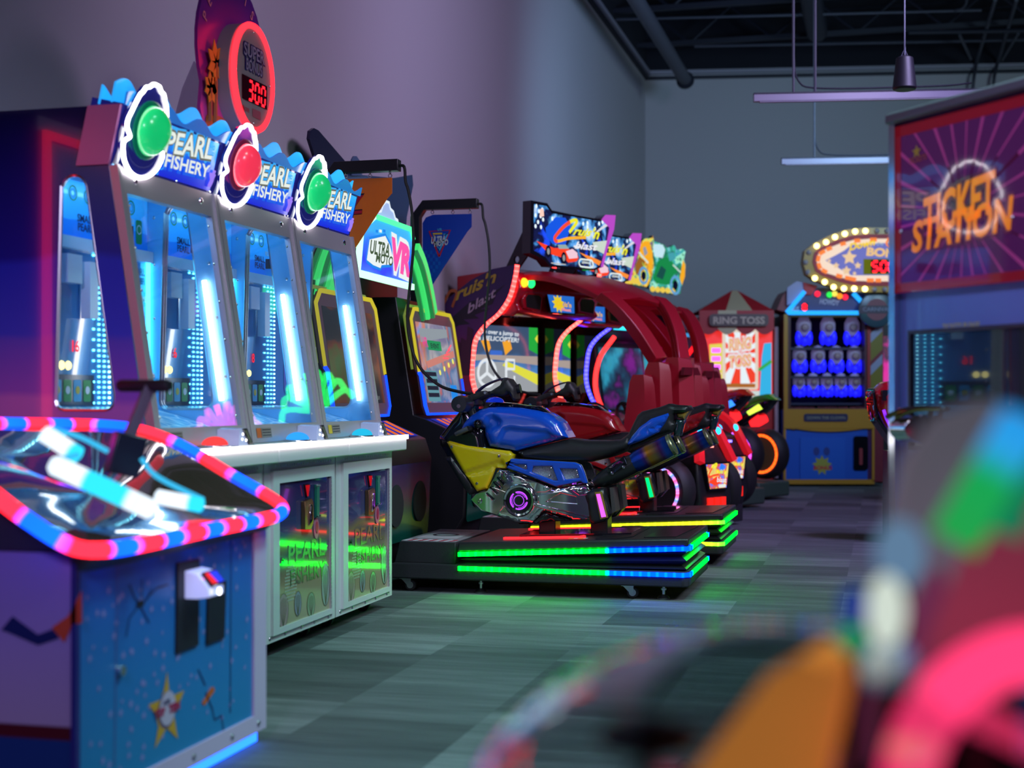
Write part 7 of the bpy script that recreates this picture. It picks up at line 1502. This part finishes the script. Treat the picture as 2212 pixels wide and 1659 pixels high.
bk = MB(); bk.loft([[fl(*p, d) for p in ((1890, 1440), (2010, 1230), (2100, 1180), (2060, 1400), (1960, 1560), (1850, 1680), (1790, 1680))] for d in (1.09, 1.11)], mat('near_plum', (.34, .10, .26), .5, emit=(.4, .08, .22), es=.22)); bk.build('side_board', r)  # board given a dim glow of its own for the same haze
dk_ = mat('near_disc', (.012, .008, .02), .3); blob('dark_knob', 1400, 1590, .98, 120, 40, dk_)
blob('haze_blob', 2120, 1130, 1.14, 200, 270, mat('haze_lilac', (.34, .32, .40), .5, emit=(.35, .33, .42), es=.22))  # pale haze modelled as a faintly glowing ellipsoid, not a real cover
gl = MB(); cdm = fl(1800, 1900, 1.06); gl.lathe([(max(.265*math.cos(a*PI/2/14), 1e-4), .165*math.sin(a*PI/2/14)) for a in range(15)], (cdm.x-.02, cdm.y, .765), (0, 0, 1), glass('dome_clear', (.92, .90, .95), 1, base=.34), 40); gl.build('clear_dome', r)

# ------------------------------------------------------------------ clawed twin game behind the kiosk: its lit claws mirror in the shell games' glass
r = thing('claw_topped_game', 'twin game with glowing green and pink striped claws, behind the ticket kiosk, mirrored in glass', 'arcade machine', (1.3, 14.7, 0))
MB().box(.45, 2.3, 14.6, 15.4, .02, 1.9, CABB).build('cabinet', r, bevel=.01)
for x0_, m in ((.62, mat('claw_lit_green', (.02, .5, .08), .3, emit=(.03, 1, .16), es=3.2)), (1.75, mat('claw_lit_pink', (.5, .08, .4), .3, emit=(1, .12, .75), es=3.2))):
    for q in range(9):
        a = math.radians(20+q*17.5); c_, s_ = math.cos(a), math.sin(a)
        MB().strip(spline([V((x0_+.10*c_, 14.5, 2.0+.16*s_)), V((x0_+.32*c_, 14.5, 2.0+.40*s_)), V((x0_+.42*c_, 14.5, 2.0+.50*s_-.04)), V((x0_+.47*c_, 14.5, 2.0+.46*s_-.12))], 4), .06, .035, m, nrm=(0, 1, 0)).build('claw_finger', r)
# ------------------------------------------------------------------ camera, lamps, view
cd = bpy.data.cameras.new('camera'); cam = bpy.data.objects.new('camera', cd); COL.objects.link(cam)
cam.location = CO; cam.rotation_euler = (PI/2, 0, YAW)
cd.lens = FPX*36/2212; cd.sensor_width = 36; cd.sensor_fit = 'HORIZONTAL'; cd.shift_y = (PHY-829.5)/2212; cd.clip_start = .05
cd.dof.use_dof = True; cd.dof.focus_distance = 7.9; cd.dof.aperture_fstop = 1.9
SC.camera = cam
def lamp(name, kind, loc, power, col, size=1, rot=(0, 0, 0), spot=None):
    l = bpy.data.lights.new(name, kind); l.energy = power; l.color = col
    if kind == 'AREA': l.size = size
    else: l.shadow_soft_size = size
    if spot: l.spot_size = math.radians(spot); l.spot_blend = .8
    o = bpy.data.objects.new(name, l); COL.objects.link(o); o.location = loc; o.rotation_euler = rot; return o
def aim(o, t):
    o.rotation_euler = (V(t)-o.location).to_track_quat('-Z', 'Y').to_euler(); return o
aim(lamp('wash_purple', 'SPOT', (1.0, 7.2, 4.4), 380, (.60, .42, .78), .5, spot=95), (-3.65, 9.2, 3.2))
aim(lamp('wash_violet', 'SPOT', (1.0, 10.0, 4.6), 430, (.50, .44, .84), .5, spot=110), (-3.65, 13.5, 3.0))
aim(lamp('wash_teal', 'SPOT', (3.5, 13.0, 4.6), 880, (.30, .46, .58), .5, spot=115), (2.5, 24, 3.0))
aim(lamp('wash_teal_left', 'SPOT', (0.8, 14.0, 4.4), 560, (.27, .46, .74), .5, spot=110), (-3.65, 19.5, 3.4))
aim(lamp('aisle_fill', 'SPOT', (1.2, 4.6, 5.4), 980, (.42, 1, .94), .6, spot=75), (-.2, 5.4, 0))  # added teal fill over the aisle floor, no fixture known
aim(lamp('aisle_fill', 'SPOT', (2.2, 9.5, 5.4), 1150, (.52, .42, 1), .6, spot=85), (1.2, 12.0, 0))  # added violet fill for the far floor, no fixture known
aim(lamp('front_fill', 'SPOT', (2.8, 2.0, 5.0), 380, (.80, .78, 1), .6, spot=62), (-1.7, 6.3, .2))  # added fill from the front right, no fixture known
aim(lamp('aisle_fill', 'SPOT', (-1.0, 1.6, 4.6), 300, (.50, .55, 1), .5, spot=50), (1.55, 4.3, 1.3))  # added fill to brighten the kiosk front, no fixture known
aim(lamp('bike_fill', 'SPOT', (3.4, 5.6, 4.6), 620, (.86, .86, 1), .5, spot=48), (-1.5, 8.6, .7))  # added fill to brighten the motorbikes, not a real lamp
aim(lamp('near_left_fill', 'SPOT', (-.8, -.8, 3.2), 330, (.72, .62, 1), .4, spot=44), (-2.9, 4.0, .75))  # added fill behind the camera for the near left side panels
w = bpy.data.worlds.new('world'); SC.world = w; w.use_nodes = True
w.node_tree.nodes['Background'].inputs[0].default_value = (.10, .09, .16, 1); w.node_tree.nodes['Background'].inputs[1].default_value = .26
vs = SC.view_settings; SC.display_settings.display_device = 'sRGB'
vs.view_transform = 'Standard'; vs.look = 'None'; vs.exposure = 0; vs.gamma = 1; vs.use_curve_mapping = False
cy = SC.cycles
cy.max_bounces = 8; cy.diffuse_bounces = 3; cy.glossy_bounces = 4; cy.transmission_bounces = 6; cy.transparent_max_bounces = 24
cy.caustics_reflective = False; cy.caustics_refractive = False; cy.sample_clamp_indirect = 6
cy.use_denoising = True; cy.denoiser = 'OPENIMAGEDENOISE'; cy.use_light_tree = True
